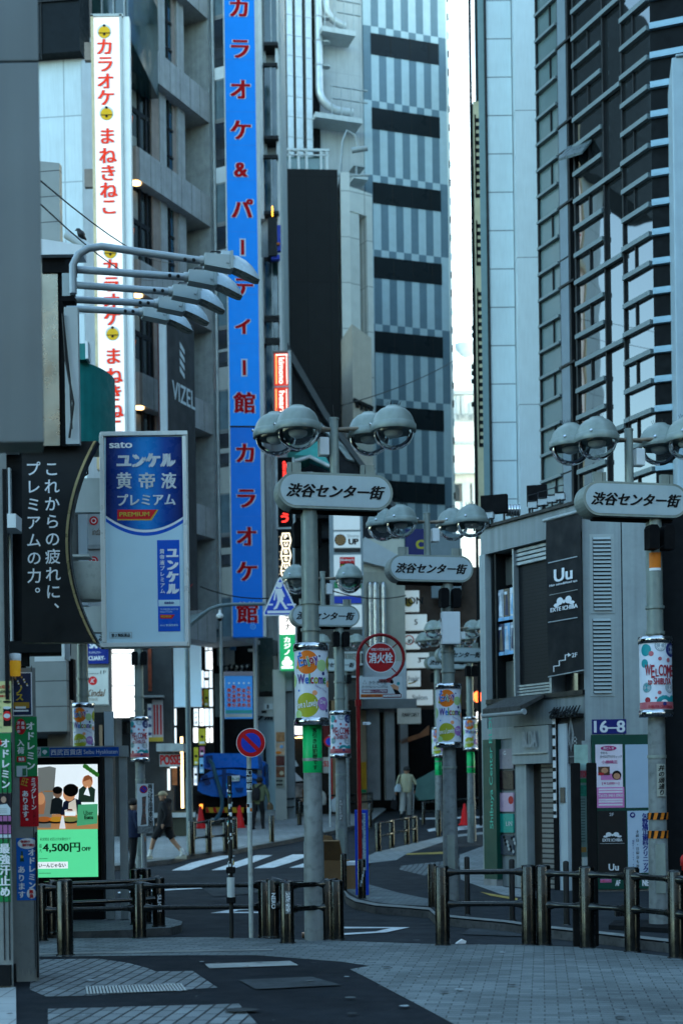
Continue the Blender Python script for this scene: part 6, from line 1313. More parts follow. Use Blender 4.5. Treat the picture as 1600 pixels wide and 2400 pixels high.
for x0, y0, x1, y1 in ((469, 1465, 477, 1478), (479, 1465, 487, 1478), (489, 1465, 496, 1478), (481, 1483, 487, 1524), (489, 1483, 497, 1524), (482, 1527, 488, 1569), (489, 1527, 498, 1569), (469, 1572, 478, 1612), (480, 1574, 489, 1588), (480, 1595, 489, 1612), (491, 1572, 498, 1612), (491, 1616, 499, 1656), (455, 1661, 465, 1701), (469, 1661, 478, 1701), (480, 1661, 490, 1701), (492, 1661, 499, 1701), (454, 1706, 464, 1740), (484, 1706, 490, 1740), (493, 1706, 499, 1740), (404, 1661, 414, 1700), (404, 1706, 414, 1755), (455, 1800, 462, 1840)): m.bx(f, x0, y0, x1, y1, 0, .05, LITB if (x0 + y0) % 3 else LITW)
build_each(m, 'light_box', t); m = MB()
YEL = M('yellow_poster', (.5, .42, .03), .45, var=.3, scale=5)
for x0, y0, x1, y1, mt in ((469, 1618, 477, 1652, ORANGE), (479, 1616, 489, 1656, YEL), (466, 1708, 482, 1746, YEL), (455, 1752, 465, 1793, YEL), (468, 1750, 480, 1772, M('magenta_poster', (.4, .12, .25), .5, var=.4, scale=8)), (468, 1776, 478, 1812, PST[1]), (455, 1795, 464, 1836, PST[2])): m.bx(f, x0, y0, x1, y1, 0, .05, mt); m.disc(f, f.a((x0 + x1) / 2, y0 + 12), f.z(x0, (y0 + y1) / 2), .05, .056, INK); m.bx(f, x0 + 2, y1 - 8, x1 - 2, y1 - 3, .05, .056, PAPERW)
for y0 in (1663, 1680): px_v(m, f, 'ハイボ', 460, 1664, 1700, INK, wpx=7, o=.056, bold=.05); px_v(m, f, 'とりあ', 473, 1664, 1700, INK, wpx=6, o=.058, bold=.05)
m.build('poster', t)
f, t = shopwall('dark_entrance', 'dark cluttered entrance below the blue karaoke sign', 'shop front', 500, 1440, 600, 1945, 52, DKW, .4)
m = MB(); m.bx(f, 504, 1440, 540, 1466, 0, .3, M('ledge_grey', (.14, .14, .13), .7)); m.bx(f, 506, 1495, 538, 1512, 0, .5, M('tan_box', (.28, .25, .18), .7)); m.bx(f, 510, 1520, 550, 1560, 0, .2, GALV); m.bx(f, 526, 1520, 527, 1560, .2, .21, DARK); m.bx(f, 503, 1580, 520, 1680, 0, .2, M('glass_grey', (.16, .19, .18), .3)); m.bx(f, 540, 1463, 553, 1525, 0, .25, M('steel_blue', (.06, .14, .26), .5)); m.bx(f, 600, 1495, 603, 1600, 0, .2, M('green_pipe', (.1, .25, .18), .5)); m.bx(f, 606, 1495, 640, 1620, -.2, 0, M('dark_green_glass', (.03, .05, .045), .2))
for i in range(14): m.cyl(f.p(*f.hit(530 + i * 4, 1572 - (i * 5) % 9), .1), f.p(*f.hit(533 + i * 4, 1566 - (i * 3) % 8), .3), .05, BLACK if i % 3 else LWALL, seg=6)
m.bx(f, 582, 1522, 600, 1528, 0, .2, BEIGE); m.build('fitting', t)
f2 = fr_px(560, 1630, 44.5, 8); t2 = T('blue_menu_sign', 'blue panel sign with columns of red vertical writing below blue karaoke sign', 'sign', f2.p(0, f2.z(560, 1684)))
m = MB(); m.bx(f2, 527, 1577, 592, 1684, -.2, 0, M('gradient_blue', c('#2d74b6'), .4, var=.1, scale=.8, emit=.05)); m.bx(f2, 525, 1574, 593, 1584, -.1, .03, M('mauve_edge', (.24, .2, .22), .5)); m.bx(f2, 528, 1664, 591, 1672, 0, .004, M('aqua_band', c('#3f9a93'), .4)); m.bx(f2, 528, 1673, 591, 1681, 0, .004, BEIGE); m.build('panel', t2)
m = MB()
for i, (s_, y0) in enumerate((('個室完備', 1612), ('飲み放題付', 1605), ('駅前居酒', 1611), ('宴会予約', 1613), ('年中無休営', 1608))): px_v(m, f2, s_, 537 + i * 11.5, y0, 1658, RED, wpx=9, bold=.05, o=.006, outline=PAPERW, ob=.05)
for i in range(5): m.disc(f2, f2.a(537 + i * 11.5, 1602), f2.z(560, 1601), .03, .006, PAPERW)
m.build('lettering', t2)
f, t = shopwall('white_script_shop', 'white wall with small black script sign beside blue truck', 'shop front', 592, 1634, 648, 1950, 52.5, M('shop_white', c('#8aa3ad'), .6, var=.05), .4)
m = MB(); m.bx(f, 586, 1634, 640, 1680, 0, .12, M('greyish_white', (.38, .42, .42), .5)); m.bx(f, 620, 1650, 641, 1664, .12, .2, PALE); px_txt(m, f, '8', 626, 1652, 631, 1662, INK, o=.21, bold=.05); m.bx(f, 594, 1634, 610, 1636, .12, .15, GALV); m.bx(f, 613, 1666, 625, 1672, .12, .14, DARK); m.build('box_sign', t)
m = MB(); px_txt(m, f, 'i7 ms', 598, 1678, 648, 1688, INK, o=.126, shear=.3, bold=.05); m.bx(f, 618, 1740, 624, 1840, 0, .05, DARK); px_v(m, f, '営業中', 614, 1790, 1830, REDP, wpx=5, o=.01, bold=.04); m.build('lettering', t)
f, t = shopwall('poster_column', 'pale column of food posters left of the tallest lamp pole', 'poster column', 644, 1570, 670, 1945, 47.5, M('cream_column', (.44, .43, .37), .6, var=.06), .4)
m = MB()
for x0, y0, x1, y1, mt in ((647, 1716, 667, 1738, M('food_a', (.35, .16, .06), .5, var=.5, scale=6)), (647, 1741, 667, 1770, M('food_b', (.5, .32, .2), .5, var=.5, scale=3)), (647, 1772, 667, 1794, M('food_c', (.12, .03, .02), .5, var=.5, scale=6)), (647, 1797, 667, 1822, M('food_d', (.2, .07, .03), .5, var=.6, scale=5)), (647, 1824, 667, 1846, M('food_e', (.30, .29, .22), .5, var=.3, scale=8))): m.bx(f, x0, y0, x1, y1, 0, .03, mt)
m.disc(f, f.a(660, 1810), f.z(660, 1812), .07, .036, M('egg', (.6, .5, .3), .5)); m.disc(f, f.a(653, 1760), f.z(653, 1764), .1, .036, ORANGE, ra=.05); m.disc(f, f.a(660, 1750), f.z(660, 1750), .06, .038, PST[1])
for i in range(6): m.disc(f, f.a(650 + 5 * (i % 3), 1830), f.z(650, 1830 + 9 * (i // 3)), .035, .036, INK)
m.build('poster', t)
f, t = shopwall('grey_shaft', 'grey ribbed wall shaft below the green casino sign', 'wall', 668, 1560, 690, 1930, 48, M('shaft_grey', (.19, .21, .215), .7, var=.1), .4)
m = MB(); m.bx(f, 640, 1570, 668, 1690, -.1, .1, M('pale_beige_panel', (.36, .36, .32), .7)); m.bx(f, 668, 1572, 684, 1620, .0, .15, LWALL); m.bx(f, 662, 1572, 668, 1690, .0, .12, GALV); m.build('meter_box', t)
f, t = shopwall('izakaya_front', 'shop behind the tallest lamp with lit white sign and dark interior', 'shop front', 688, 1560, 842, 1935, 50, M('interior_dark', (.02, .016, .012), .8), .4)
m = MB(); m.bx(f, 680, 1692, 716, 1722, 0, .3, LITW); m.bx(f, 680, 1676, 692, 1690, 0, .25, GREENP); m.bx(f, 680, 1722, 716, 1724, 0, .31, BLUEP); m.build('lit_sign', t)
m = MB(); m.cyl(f.p(*f.hit(690, 1729), .3), f.p(*f.hit(690, 1731), .3), .14, WARMT, seg=12); m.bx(f, 697, 1726, 720, 1730, 0, .05, WARMT); m.build('downlight', t)
m = MB(); m.prism(f, [f.hit(684, 1800), f.hit(700, 1795), f.hit(690, 1778)], 0, .05, PALE); m.prism(f, [f.hit(684, 1832), f.hit(712, 1830), f.hit(690, 1808)], 0, .1, PAPERW); m.bx(f, 688, 1836, 714, 1880, .2, .3, M('menu_board', (.3, .25, .22), .5, var=.5, scale=6)); m.bx(f, 757, 1690, 772, 1740, 0, .1, M('dark_red_panel', (.13, .02, .02), .6, var=.3)); m.bx(f, 757, 1775, 774, 1812, .1, .2, BEIGE); px_txt(m, f, '53', 758, 1784, 772, 1797, RED, o=.206, bold=.05); m.bx(f, 775, 1720, 779, 1900, .1, .2, REDP); m.bx(f, 778, 1640, 800, 1900, .05, .15, M('amber_wall', (.32, .22, .12), .7)); m.bx(f, 710, 1850, 718, 1900, .2, .4, M('rust_panel', (.2, .09, .03), .7)); m.build('stall_fitting', t)
m = MB()
for i, (x, y, r0) in enumerate(((735, 1880, .3), (752, 1870, .22), (790, 1886, .28), (700, 1890, .25), (720, 1893, .2))): m.lathe(f.p(*f.hit(x, y + 16), .9), [(r0 * .8, 0), (r0, .2), (r0 * .7, .42), (.05, .5)], (PST[2], BEIGE, PALE, DKW, GALV)[i], 10)
build_each(m, 'goods_bag', t)
# no entry style round sign far away
f = fr_px(771, 1740, 44, 0); t = T('far_round_sign', 'small far blue and red round sign half behind floral banner pole', 'road sign', f.p(0, zg(44))); m = MB(); m.disc(f, f.a(772, 1738), f.z(772, 1738), .17, .02, REDP); m.disc(f, f.a(772, 1738), f.z(772, 1738), .12, .025, BLUEP); m.build('disc', t); m = MB(); m.cyl(f.p(f.a(772, 1800), zg(44), -.02), f.p(f.a(772, 1738), f.z(772, 1722), -.02), .03, LWALL); m.build('pole', t)
# ---------------------------------------------------------------- signs and buildings at the far centre
f = fr_px(813, 1360, 47, 2); t = T('tenant_sign_tower', 'blue grey sign tower with stacked white shop panels, darts and pizza', 'sign tower', f.p(0, f.z(813, 1640)))
STW = M('sign_tower_frame', (.21, .26, .285), .5, var=.08); m = MB(); m.bx(f, 774, 1190, 852, 1640, -.4, 0, STW); m.build('frame', t); m = MB()
PANW = M('tenant_panel_white', (.48, .55, .58), .4, var=.03, emit=.03, ecol=(.75, .95, 1))  # faint glow added to make up for missing sky light here
for x0, y0, x1, y1, mt in ((781, 1195, 843, 1242, PANW), (782, 1247, 844, 1284, PANW), (783, 1286, 844, 1294, BLACK), (782, 1301, 846, 1351, PANW), (783, 1364, 846, 1378, GREENP), (783, 1380, 846, 1396, PANW), (783, 1398, 846, 1414, BLUEP), (784, 1418, 848, 1470, PANW)): m.bx(f, x0, y0, x1, y1, 0, .04, mt)
m.build('panel', t); m = MB(); a, z = f.hit(797, 1266); m.disc(f, a, z, .19, .046, INK); m.disc(f, a, z, .165, .05, M('dart_tan', (.4, .22, .08), .5))
for k in range(10): an = pi * k / 5; m.poly(f, [(a, z), (a + .16 * cos(an), z + .16 * sin(an)), (a + .16 * cos(an + .3), z + .16 * sin(an + .3))], .054, M('dart_brown', (.08, .04, .02), .5))
px_txt(m, f, 'Shorts', 813, 1253, 841, 1260, GALV, o=.046, bold=.03); px_txt(m, f, 'UP', 816, 1263, 840, 1277, INK, o=.046, bold=.06)
m.bx(f, 796, 1306, 831, 1343, .04, .05, RED); m.bx(f, 797, 1321, 830, 1334, .05, .054, INK); px_txt(m, f, "Shakey's", 797, 1310, 829, 1317, PAPERW, o=.056, bold=.03); px_txt(m, f, 'pizza', 799, 1323, 828, 1332, M('pizza_yellow', (.5, .5, .05), .5), o=.058, bold=.05); px_txt(m, f, 'シェーキーズ', 800, 1336, 828, 1341, PAPERW, o=.056, bold=.03)
px_txt(m, f, '2nd', 784, 1432, 812, 1440, REDP, o=.046, bold=.02); px_txt(m, f, 'l', 811, 1425, 814, 1441, INK, o=.046); px_txt(m, f, 'S', 817, 1430, 829, 1446, RED, o=.046, bold=.06); px_txt(m, f, '3', 831, 1434, 842, 1454, INK, o=.046, bold=.06); m.build('lettering', t)
f = fr_px(800, 1520, 46, 0); t = T('window_rail_block', 'dark block with pale railing under the sign tower', 'building', f.p(0, f.z(800, 1640))); m = MB(); m.bx(f, 745, 1475, 850, 1640, -.3, 0, M('cluttered_dark', (.05, .05, .045), .7)); m.build('wall', t); m = MB()
for i in range(12): m.bx(f, 800 + i * 4, 1530, 802 + i * 4, 1556, 0, .1, BEIGE)
for y in (1528, 1556, 1585): m.bx(f, 796, y, 850, y + 4, 0, .12, LWALL)
m.build('railing', t)
f = fr_px(905, 1440, 53, 6); t = T('corrugated_building', 'beige corrugated building with shiny steel pipes and grey sloping roof', 'building', f.p(0, f.z(905, 1640)))
COR = M('beige_corrugated', (.55, .54, .46), .6, var=.06, streak=.1); m = MB(); m.bx(f, 848, 1262, 950, 1640, -3, -.08, COR)
for i in range(34): x = 849 + i * 3; m.bx(f, x, 1340, x + 1.6, 1640, -.08, -.02, COR)
m.build('wall', t); m = MB(); m.prism(f, [f.hit(846, 1280), f.hit(852, 1262), f.hit(955, 1318), f.hit(955, 1345), f.hit(846, 1318)], -.2, .3, M('pale_grey_roof', (.46, .5, .52), .5, var=.06)); m.build('roof', t)
m = MB()
for x, r0 in ((866, .12), (878, .16), (897, .12)): m.cyl(f.p(f.a(x, 1440), f.z(x, 1520), .2), f.p(f.a(x, 1440), f.z(x, 1372), .2), r0, BRIGHT); m.lathe(f.p(f.a(x, 1440), f.z(x, 1372), .2), [(r0, 0), (r0 * .8, .08), (0, .12)], BRIGHT, 14)
m.build('steel_pipe', t)
f = fr_px(915, 1600, 51, 4); t = T('pillared_building', 'dark pillared arcade with grey canopy behind the cream vest walker', 'building', f.p(0, zg(51)))
CANG = M('grey_canopy', (.13, .145, .15), .6, var=.1); m = MB(); m.bx(f, 846, 1550, 952, 1640, -2, 0, M('blue_grey_fascia', (.4, .45, .48), .6)); m.bx(f, 846, 1640, 972, 1662, -2, .5, CANG); m.build('canopy', t); m = MB(); m.bx(f, 835, 1655, 1140, 1900, -3, -2, BLACKM); m.bx(f, 818, 1600, 862, 1900, -.8, -.3, M('warm_wall', (.5, .38, .26), .7)); m.build('back_wall', t)
PIL = M('dark_granite_pillar', (.17, .175, .175), .5, var=.2, scale=2)
for x0, x1 in ((860, 890), (903, 925), (938, 956)): m = MB(); m.bx(f, x0, 1655, x1, 1875, -.5, 0, PIL); m.build('pillar', t)
m = MB(); m.bx(f, 846, 1786, 858, 1850, -.1, .05, M('amber_sign', (.55, .28, .01), .5)); m.bx(f, 846, 1850, 858, 1858, -.1, .05, GREENP); m.build('amber_sign', t)
m = MB(); m.prism(f, [f.hit(935, 1735), f.hit(985, 1718), f.hit(1005, 1700), f.hit(1005, 1722), f.hit(940, 1745)], -.3, 0, M('rust_awning', (.22, .09, .04), .6, var=.2)); m.prism(f, [f.hit(958, 1840), f.hit(1030, 1800), f.hit(1030, 1872), f.hit(985, 1876)], -.8, -.3, M('teal_tarp', (.10, .21, .19), .6)); m.build('stall_awning', t)
f2 = fr_px(958, 1678, 49.5, 0); t2 = T('cream_box_sign', 'cream box sign with black writing above the walker in cream vest', 'sign', f2.p(0, f2.z(958, 1696))); m = MB(); m.bx(f2, 931, 1660, 986, 1696, -.3, 0, M('cream_sign', (.44, .42, .36), .5)); m.build('box', t2); m = MB(); px_txt(m, f2, 'FUNNY CAFE 7', 941, 1671, 981, 1680, INK, o=.006, bold=.04, shear=.2); m.build('lettering', t2)
f, t = shopwall('brown_street_end', 'dark brown building closing the far end of the street', 'building', 935, 1330, 1130, 1900, 57, M('dark_brown_wall', (.085, .058, .045), .7, var=.2), .6)
f2 = fr_px(980, 1500, 54, 0); SPW = M('far_sign_white', (.46, .54, .56), .45, var=.04, emit=.035, ecol=(.75, .95, 1))  # slight glow added to brighten signs at the dark street end
for i, (x0, y0, x1, y1, s_, lab) in enumerate(((946, 1384, 982, 1432, 'MON', 'far white box sign with mustard disc, topmost of the stack'), (948, 1440, 1000, 1476, '5', 'far white box sign numbered 5 in the stack'), (950, 1486, 984, 1520, 'める', 'far white box sign with red ring in the stack'), (952, 1530, 1012, 1564, '3', 'far wide white box sign numbered 3 in the stack'), (954, 1572, 985, 1608, 'hair', 'far white box sign with gold swoosh in the stack'), (952, 1617, 1014, 1652, 'Salon', 'far plain white box sign, lowest of the stack'))):
    t2 = T('box_sign', lab, 'sign', f2.p(f2.a((x0 + x1) / 2, y1), f2.z(x0, y1)), 'white box signs stacked at the street end'); m = MB(); m.bx(f2, x0, y0, x1, y1, -.3, 0, SPW); m.build('box', t2); m = MB(); a, z = f2.hit((x0 + x1) / 2, (y0 + y1) / 2)
    if i == 0: m.disc(f2, f2.a(957, 1412), f2.z(957, 1412), .17, .005, M('mustard', (.3, .2, .02), .5))
    if i == 2: m.ring(f2, f2.a(958, 1500), f2.z(958, 1500), .15, .19, .005, REDP)
    if i == 4: m.poly(f2, [f2.hit(956, 1601), f2.hit(975, 1598), f2.hit(980, 1590), f2.hit(972, 1600), f2.hit(958, 1604)], .005, GOLD)
    txt(m, f2, s_, a, z, GALV if i in (4, 5) else DARK, h=(y1 - y0) / F * 54 * .35, bold=.03, o=.008)
    if i == 3: m.bx(f2, 981, 1541, 1006, 1545, 0, .006, INK)
    m.build('lettering', t2)
f2 = fr_px(975, 1275, 56, 0); t2 = T('navy_letter_sign', 'navy sign with yellow letter half behind lamp globes', 'sign', f2.p(0, f2.z(975, 1310))); m = MB(); m.bx(f2, 950, 1240, 994, 1304, -.3, 0, M('navy_deep', (.008, .012, .12), .4)); m.build('box', t2); m = MB(); txt(m, f2, 'C', f2.a(984, 1276), f2.z(984, 1276), M('yellow_letter', (.5, .45, .03), .5), h=.35, bold=.05, o=.006); m.build('lettering', t2)
m = MB(); m.bx(f2, 952, 1306, 1000, 1318, -.2, .1, M('rust_eave', (.2, .07, .04), .6)); m.bx(f2, 952, 1315, 980, 1340, -.2, .05, SPW); m.bx(f2, 980, 1325, 1000, 1350, -.2, .0, M('teal_patch', (.12, .25, .2), .6)); m.bx(f2, 1010, 1250, 1080, 1400, -.3, -.1, STW); m.build('eave_block', None, 'small white and rust eave block below the navy letter sign', 'building')
f2 = fr_px(1119, 1632, 47, 0); t2 = T('red_lantern', 'glowing red light at far right behind the dotted banner', 'lantern', f2.p(0, f2.z(1119, 1648))); m = MB(); q = f2.p(*f2.hit(1119, 1646)); m.lathe(q, [(.05, 0), (.13, .08), (.15, .2), (.13, .3), (.05, .36)], lit('red_glow', (1, .12, .02), .8, (1, .10, .02)), 14); m.build('shade', t2); m = MB(); m.cyl(q + V((0, 0, .36)), q + V((0, 0, .6)), .02, BLACK); m.build('cord', t2)
m = MB(); q = f2.p(*f2.hit(1121, 1692)); m.lathe(q, [(.02, 0), (.08, .05), (.08, .3), (.02, .36)], LITW, 10); m.build('white_lamp', None, 'small white glowing lamp below the red lantern', 'lamp')
YB = M('yellow_barrier', (.62, .5, .06), .5, var=.12)
for i in range(10):
    x = 868 + i * 13.2 ; y = 1856 - i * 3.3; q = G(x, y + 6); f2 = Fr((q.x, q.y), (cos(R(40)), sin(R(40)))); z0 = zg(q.y); t2 = T('yellow_barrier', 'small yellow folding barrier in a row before the dark arcade', 'barrier', (q.x, q.y, z0), 'row of yellow folding barriers')
    m = MB(); m.prism(f2, [(-.2, z0), (-.13, z0), (-.06, z0 + .5), (.06, z0 + .5), (.13, z0), (.2, z0), (.1, z0 + .62), (-.1, z0 + .62)], -.02, .02, YB); m.prism(f2, [(-.09, z0 + .3), (.09, z0 + .3), (.07, z0 + .4), (-.07, z0 + .4)], -.015, .025, LWALL); m.build('frame', t2)
# overhead cables
def cable(a, b, sag, lab, r=.012, n=14):
    m = MB(); m.tube([a.lerp(b, i / n) - V((0, 0, sag * 4 * (i / n) * (1 - i / n))) for i in range(n + 1)], r, BLACK, 5); m.build('overhead_cable', None, lab, 'cable', 'thin overhead cables')
cable(P(97, 425, 12), P(430, 610, 40), .3, 'upper thin cable from the near slab to the balcony building', .008); cable(P(97, 480, 12), P(380, 650, 40), .3, 'lower thin cable from the near slab to the balcony building', .008)
cable(P(800, 950, 50), P(1070, 842, 70), .2, 'thin cable crossing the checkered tower front', .02); cable(P(470, 1375, 46), P(700, 1392, 44), .25, 'thin cable passing behind the pedestrian sign', .02); cable(P(760, 1378, 44), P(950, 1396, 50), .2, 'thin cable beside the sign tower', .02)

# ================================================================ near-left pillar with posters, ad panel, road signs
CH = V((0, 0, 0))
fA = fr_px(15, 2290, 12.2, 0); fB = fr_px(60, 2290, 12.6, 0)
t = T('poster_pillar', 'grey metal pillar covered with small shop posters at the left edge', 'pillar', fB.p(0, 0))
PLR = M('pillar_grey_paint', (.20, .215, .21), .5, .1, var=.1, streak=.12, dirt=.1)
m = MB(); vslab(m, -400, 27, 1900, 12.2, 12.6, .0, 5.2, PLR); m.bx(fA, 20, 1800, 22, 2250, .0, .01, DARK); m.bx(fA, 8, 1800, 10, 2250, .0, .01, DARK); m.bx(fA, 11, 1100, 19, 1640, .0, .02, DKW); m.build('near_shaft', t)
m = MB(); vslab(m, 20, 88, 1900, 12.6, 13.0, .0, 2.78, PLR); m.bx(fB, 79, 1560, 80, 2290, 0, .004, DARK); m.bx(fB, 87, 1950, 90, 2290, 0, .03, BLACK); m.build('far_shaft', t)
m = MB(); m.bx(fA, -100, 2262, 28, 2310, .0, .05, DKW); m.bx(fB, 28, 2258, 40, 2300, .02, .06, DKW); m.build('base', t)
m = MB(); 
for i in range(9):
    m.poly(fB, [fB.hit(40 + i * 5, 2302), fB.hit(44 + i * 5, 2262 + (i * 13) % 20), fB.hit(49 + i * 5, 2300)], .006 + .004 * (i % 2), M('peeling_sheet', (.26, .27, .25), .6, var=.3))
m.build('peeling_cover', t)
m = MB(); m.tube([fB.p(*fB.hit(27, 1740), .03), fB.p(*fB.hit(30, 1830), .04), fB.p(*fB.hit(27, 1900), .03), fB.p(*fB.hit(29, 2060), .03), fB.p(*fB.hit(26, 2155), .02)], .012, BLACK, 6); m.build('cable', t)
PG = M('poster_green', c('#1f7a45'), .4, var=.08); PR = M('poster_red', c('#b3121f'), .4, var=.08); PB = M('poster_blue', c('#1c63b8'), .4, var=.06); PN = M('poster_navy', c('#18225c'), .4, var=.1); PY = M('poster_pale_yellow', c('#c7c48a'), .5, var=.1)
def poster(f, x0, y0, x1, y1, mt, label, fn=None, rim=None):
    t = T('poster', label, 'poster', f.p(f.a((x0 + x1) / 2, y1), f.z(x0, y1)), 'shop posters on the left pillar'); m = MB()
    m.bx(f, x0, y0, x1, y1, .0, .006, rim or mt)
    if rim: m.bx(f, x0 + 2, y0 + 2, x1 - 2, y1 - 2, .006, .008, mt)
    m.build('sheet', t); m = MB(); fn(m); m.build('printing', t)
o = .011
def d1(m):
    px_v(m, fB, 'オドレミン', 73, 1690, 1806, PAPERW, wpx=21, bold=.045, o=o); m.disc(fB, fB.a(50, 1703), fB.z(50, 1703), .045, o - .002, PR, ra=.07); px_v(m, fB, '汗止め', 45, 1690, 1719, PAPERW, wpx=8, o=o + .003, bold=.03); px_v(m, fB, '最強', 55, 1690, 1710, PAPERW, wpx=8, o=o + .003, bold=.03)
    px_v(m, fB, '入荷', 50, 1732, 1768, PAPERW, wpx=17, o=o, bold=.03); m.bx(fB, 41, 1773, 62, 1786, .008, .01, PR); px_txt(m, fB, '無臭', 45, 1775, 59, 1784, PAPERW, o=o + .003, bold=.03); m.bx(fB, 40, 1795, 65, 1820, .008, .01, PALE); m.bx(fB, 54, 1801, 63, 1818, .01, .013, M('bottle_green', (.04, .14, .07), .3))
poster(fB, 36, 1680, 88, 1821, PG, 'green poster with white vertical writing on the right shaft of pillar', d1)
def d2(m):
    px_v(m, fB, 'ミラグレーン', 80, 1822, 1898, PAPERW, wpx=13, bold=.035, o=o); px_v(m, fB, 'あります。', 61, 1852, 1932, PAPERW, wpx=16, bold=.04, o=o); px_txt(m, fB, '日王', 52, 1824, 67, 1842, GOLD, o=o, rot=-15, bold=.02); px_v(m, fB, '二日酔いに', 82, 1895, 1932, INK, wpx=7, o=o)
poster(fB, 48, 1819, 91, 1937, PR, 'red poster with white vertical writing below the green poster', d2)
def d3(m):
    px_v(m, fB, 'オドレミン', 76, 1988, 2084, PAPERW, wpx=18, bold=.045, o=o); px_v(m, fB, 'あります', 52, 2028, 2106, PAPERW, wpx=18, bold=.035, o=o); m.disc(fB, fB.a(65, 1977), fB.z(65, 1977), .085, o - .002, PAPERW, ra=.048); px_txt(m, fB, '話題の', 50, 1969, 72, 1975, PR, o=o + .002, bold=.04); px_txt(m, fB, '制汗剤!!', 54, 1977, 82, 1984, PR, o=o + .002, bold=.04)
    m.disc(fB, fB.a(75, 2094), fB.z(75, 2094), .042, o - .002, PAPERW, ra=.046); px_v(m, fB, '無臭', 75, 2084, 2105, PR, wpx=10, o=o + .002, bold=.05); m.poly(fB, [fB.hit(48, 2019), fB.hit(58, 2019), fB.hit(55, 2005), fB.hit(55, 1995), fB.hit(51, 1995), fB.hit(51, 2005)], o, M('bottle_dark', (.02, .07, .04), .3)); m.disc(fB, fB.a(53, 2008), fB.z(53, 2008), .012, o + .002, GOLD)
poster(fB, 40, 1964, 87, 2110, PB, 'blue poster with white vertical writing low on the pillar', d3)
def d4(m):
    px_v(m, fB, 'ノス', 47, 1610, 1642, M('beer_gold', (.62, .42, .04), .4), wpx=20, bold=.03, o=o + .002); m.bx(fB, 33, 1646, 70, 1660, .008, .011, M('amber_strip', (.4, .22, .03), .5)); m.bx(fB, 38, 1656, 62, 1661, .011, .013, PAPERW); m.bx(fB, 33, 1664, 68, 1668, .008, .011, PAPERW)
    for i in range(14): m.disc(fB, fB.a(36 + (i * 7) % 34, 1585), fB.z(36, 1586 + (i * 11) % 26), .008, o, PAPERW if i % 2 else GOLD, 8)
poster(fB, 31, 1576, 76, 1678, PN, 'navy beer poster with gold letters and white rim on the pillar', d4, PAPERW)
def d5(m):
    px_txt(m, fA, 'これ見て!', -12, 1606, 24, 1614, REDP, o=o, bold=.03); px_txt(m, fA, 'KUROLEMON', -22, 1618, 26, 1625, INK, o=o, bold=.03); px_txt(m, fA, '新登場', -14, 1629, 24, 1634, REDP, o=o, bold=.03); px_v(m, fA, 'ハイボール', 3, 1636, 1712, GREENP, wpx=6, o=o, bold=.02)
    m.bx(fA, 9, 1660, 27, 1702, .006, .01, INK); m.disc(fA, fA.a(18, 1678), fA.z(18, 1678), .036, .013, RED, ra=.042); m.disc(fA, fA.a(18, 1678), fA.z(18, 1678), .028, .016, PALE, ra=.02); m.disc(fA, fA.a(18, 1659), fA.z(18, 1659), .035, .013, PALE, ra=.012); m.disc(fA, fA.a(18, 1645), fA.z(18, 1645), .035, .013, INK, ra=.01)
poster(fA, -60, 1597, 28, 1717, PY, 'pale yellow drink poster topmost on the left shaft of pillar', d5)
def d6(m): px_v(m, fA, 'オドレミン', 14, 1730, 1850, PAPERW, wpx=22, bold=.045, o=o); m.disc(fA, fA.a(-2, 1740), fA.z(0, 1740), .03, o, PR)
poster(fA, -60, 1719, 27, 1858, PG, 'green poster cut by the left picture edge, upper one', d6)
def d7(m):
    m.poly(fA, [fA.hit(-2, 1910), fA.hit(26, 1910), fA.hit(26, 1895), fA.hit(18, 1884), fA.hit(2, 1886), fA.hit(-2, 1896)], o, PALE); m.disc(fA, fA.a(10, 1874), fA.z(10, 1874), .022, o, M('skin_tone_print', (.4, .25, .18), .5), ra=.028)
    for y0, y1, mt in ((1913, 1925, M('mauve_strip', (.36, .12, .28), .5)), (1927, 1933, INK), (1934, 1954, M('mauve_strip', (.36, .12, .28), .5)), (1956, 1964, PALE)): m.bx(fA, -60, y0, 27, y1, .006, .009, mt)
    for y in (1895, 1900, 1904): m.bx(fA, 0, y, 18, y + 1.2, .012, .014, GALV)
poster(fA, -60, 1860, 27, 1965, M('poster_black', (.015, .012, .02), .4), 'dark poster of a person in white with mauve strips on left shaft', d7)
def d8(m): px_v(m, fA, '最強汗止め', 13, 1976, 2102, PAPERW, wpx=25, bold=.045, o=o)
poster(fA, -60, 1967, 25, 2114, PG, 'green poster cut by the left picture edge, lower one', d8)
t = T('beer_glass_sign', 'small lit beer glass shaped sign on the poster pillar', 'sign', fB.p(*fB.hit(43, 1587), .12)); q = fB.p(*fB.hit(43, 1587), .1)
m = MB(); m.lathe(q, [(.042, 0), (.046, .01), (.048, .135)], M('beer_amber', (.50, .28, .02), .25, emit=.04, var=.2), 20); m.build('beer', t); m = MB(); m.lathe(q, [(.05, .135), (.052, .15), (.05, .195), (.03, .2)], PAPERW, 20); m.build('foam', t)
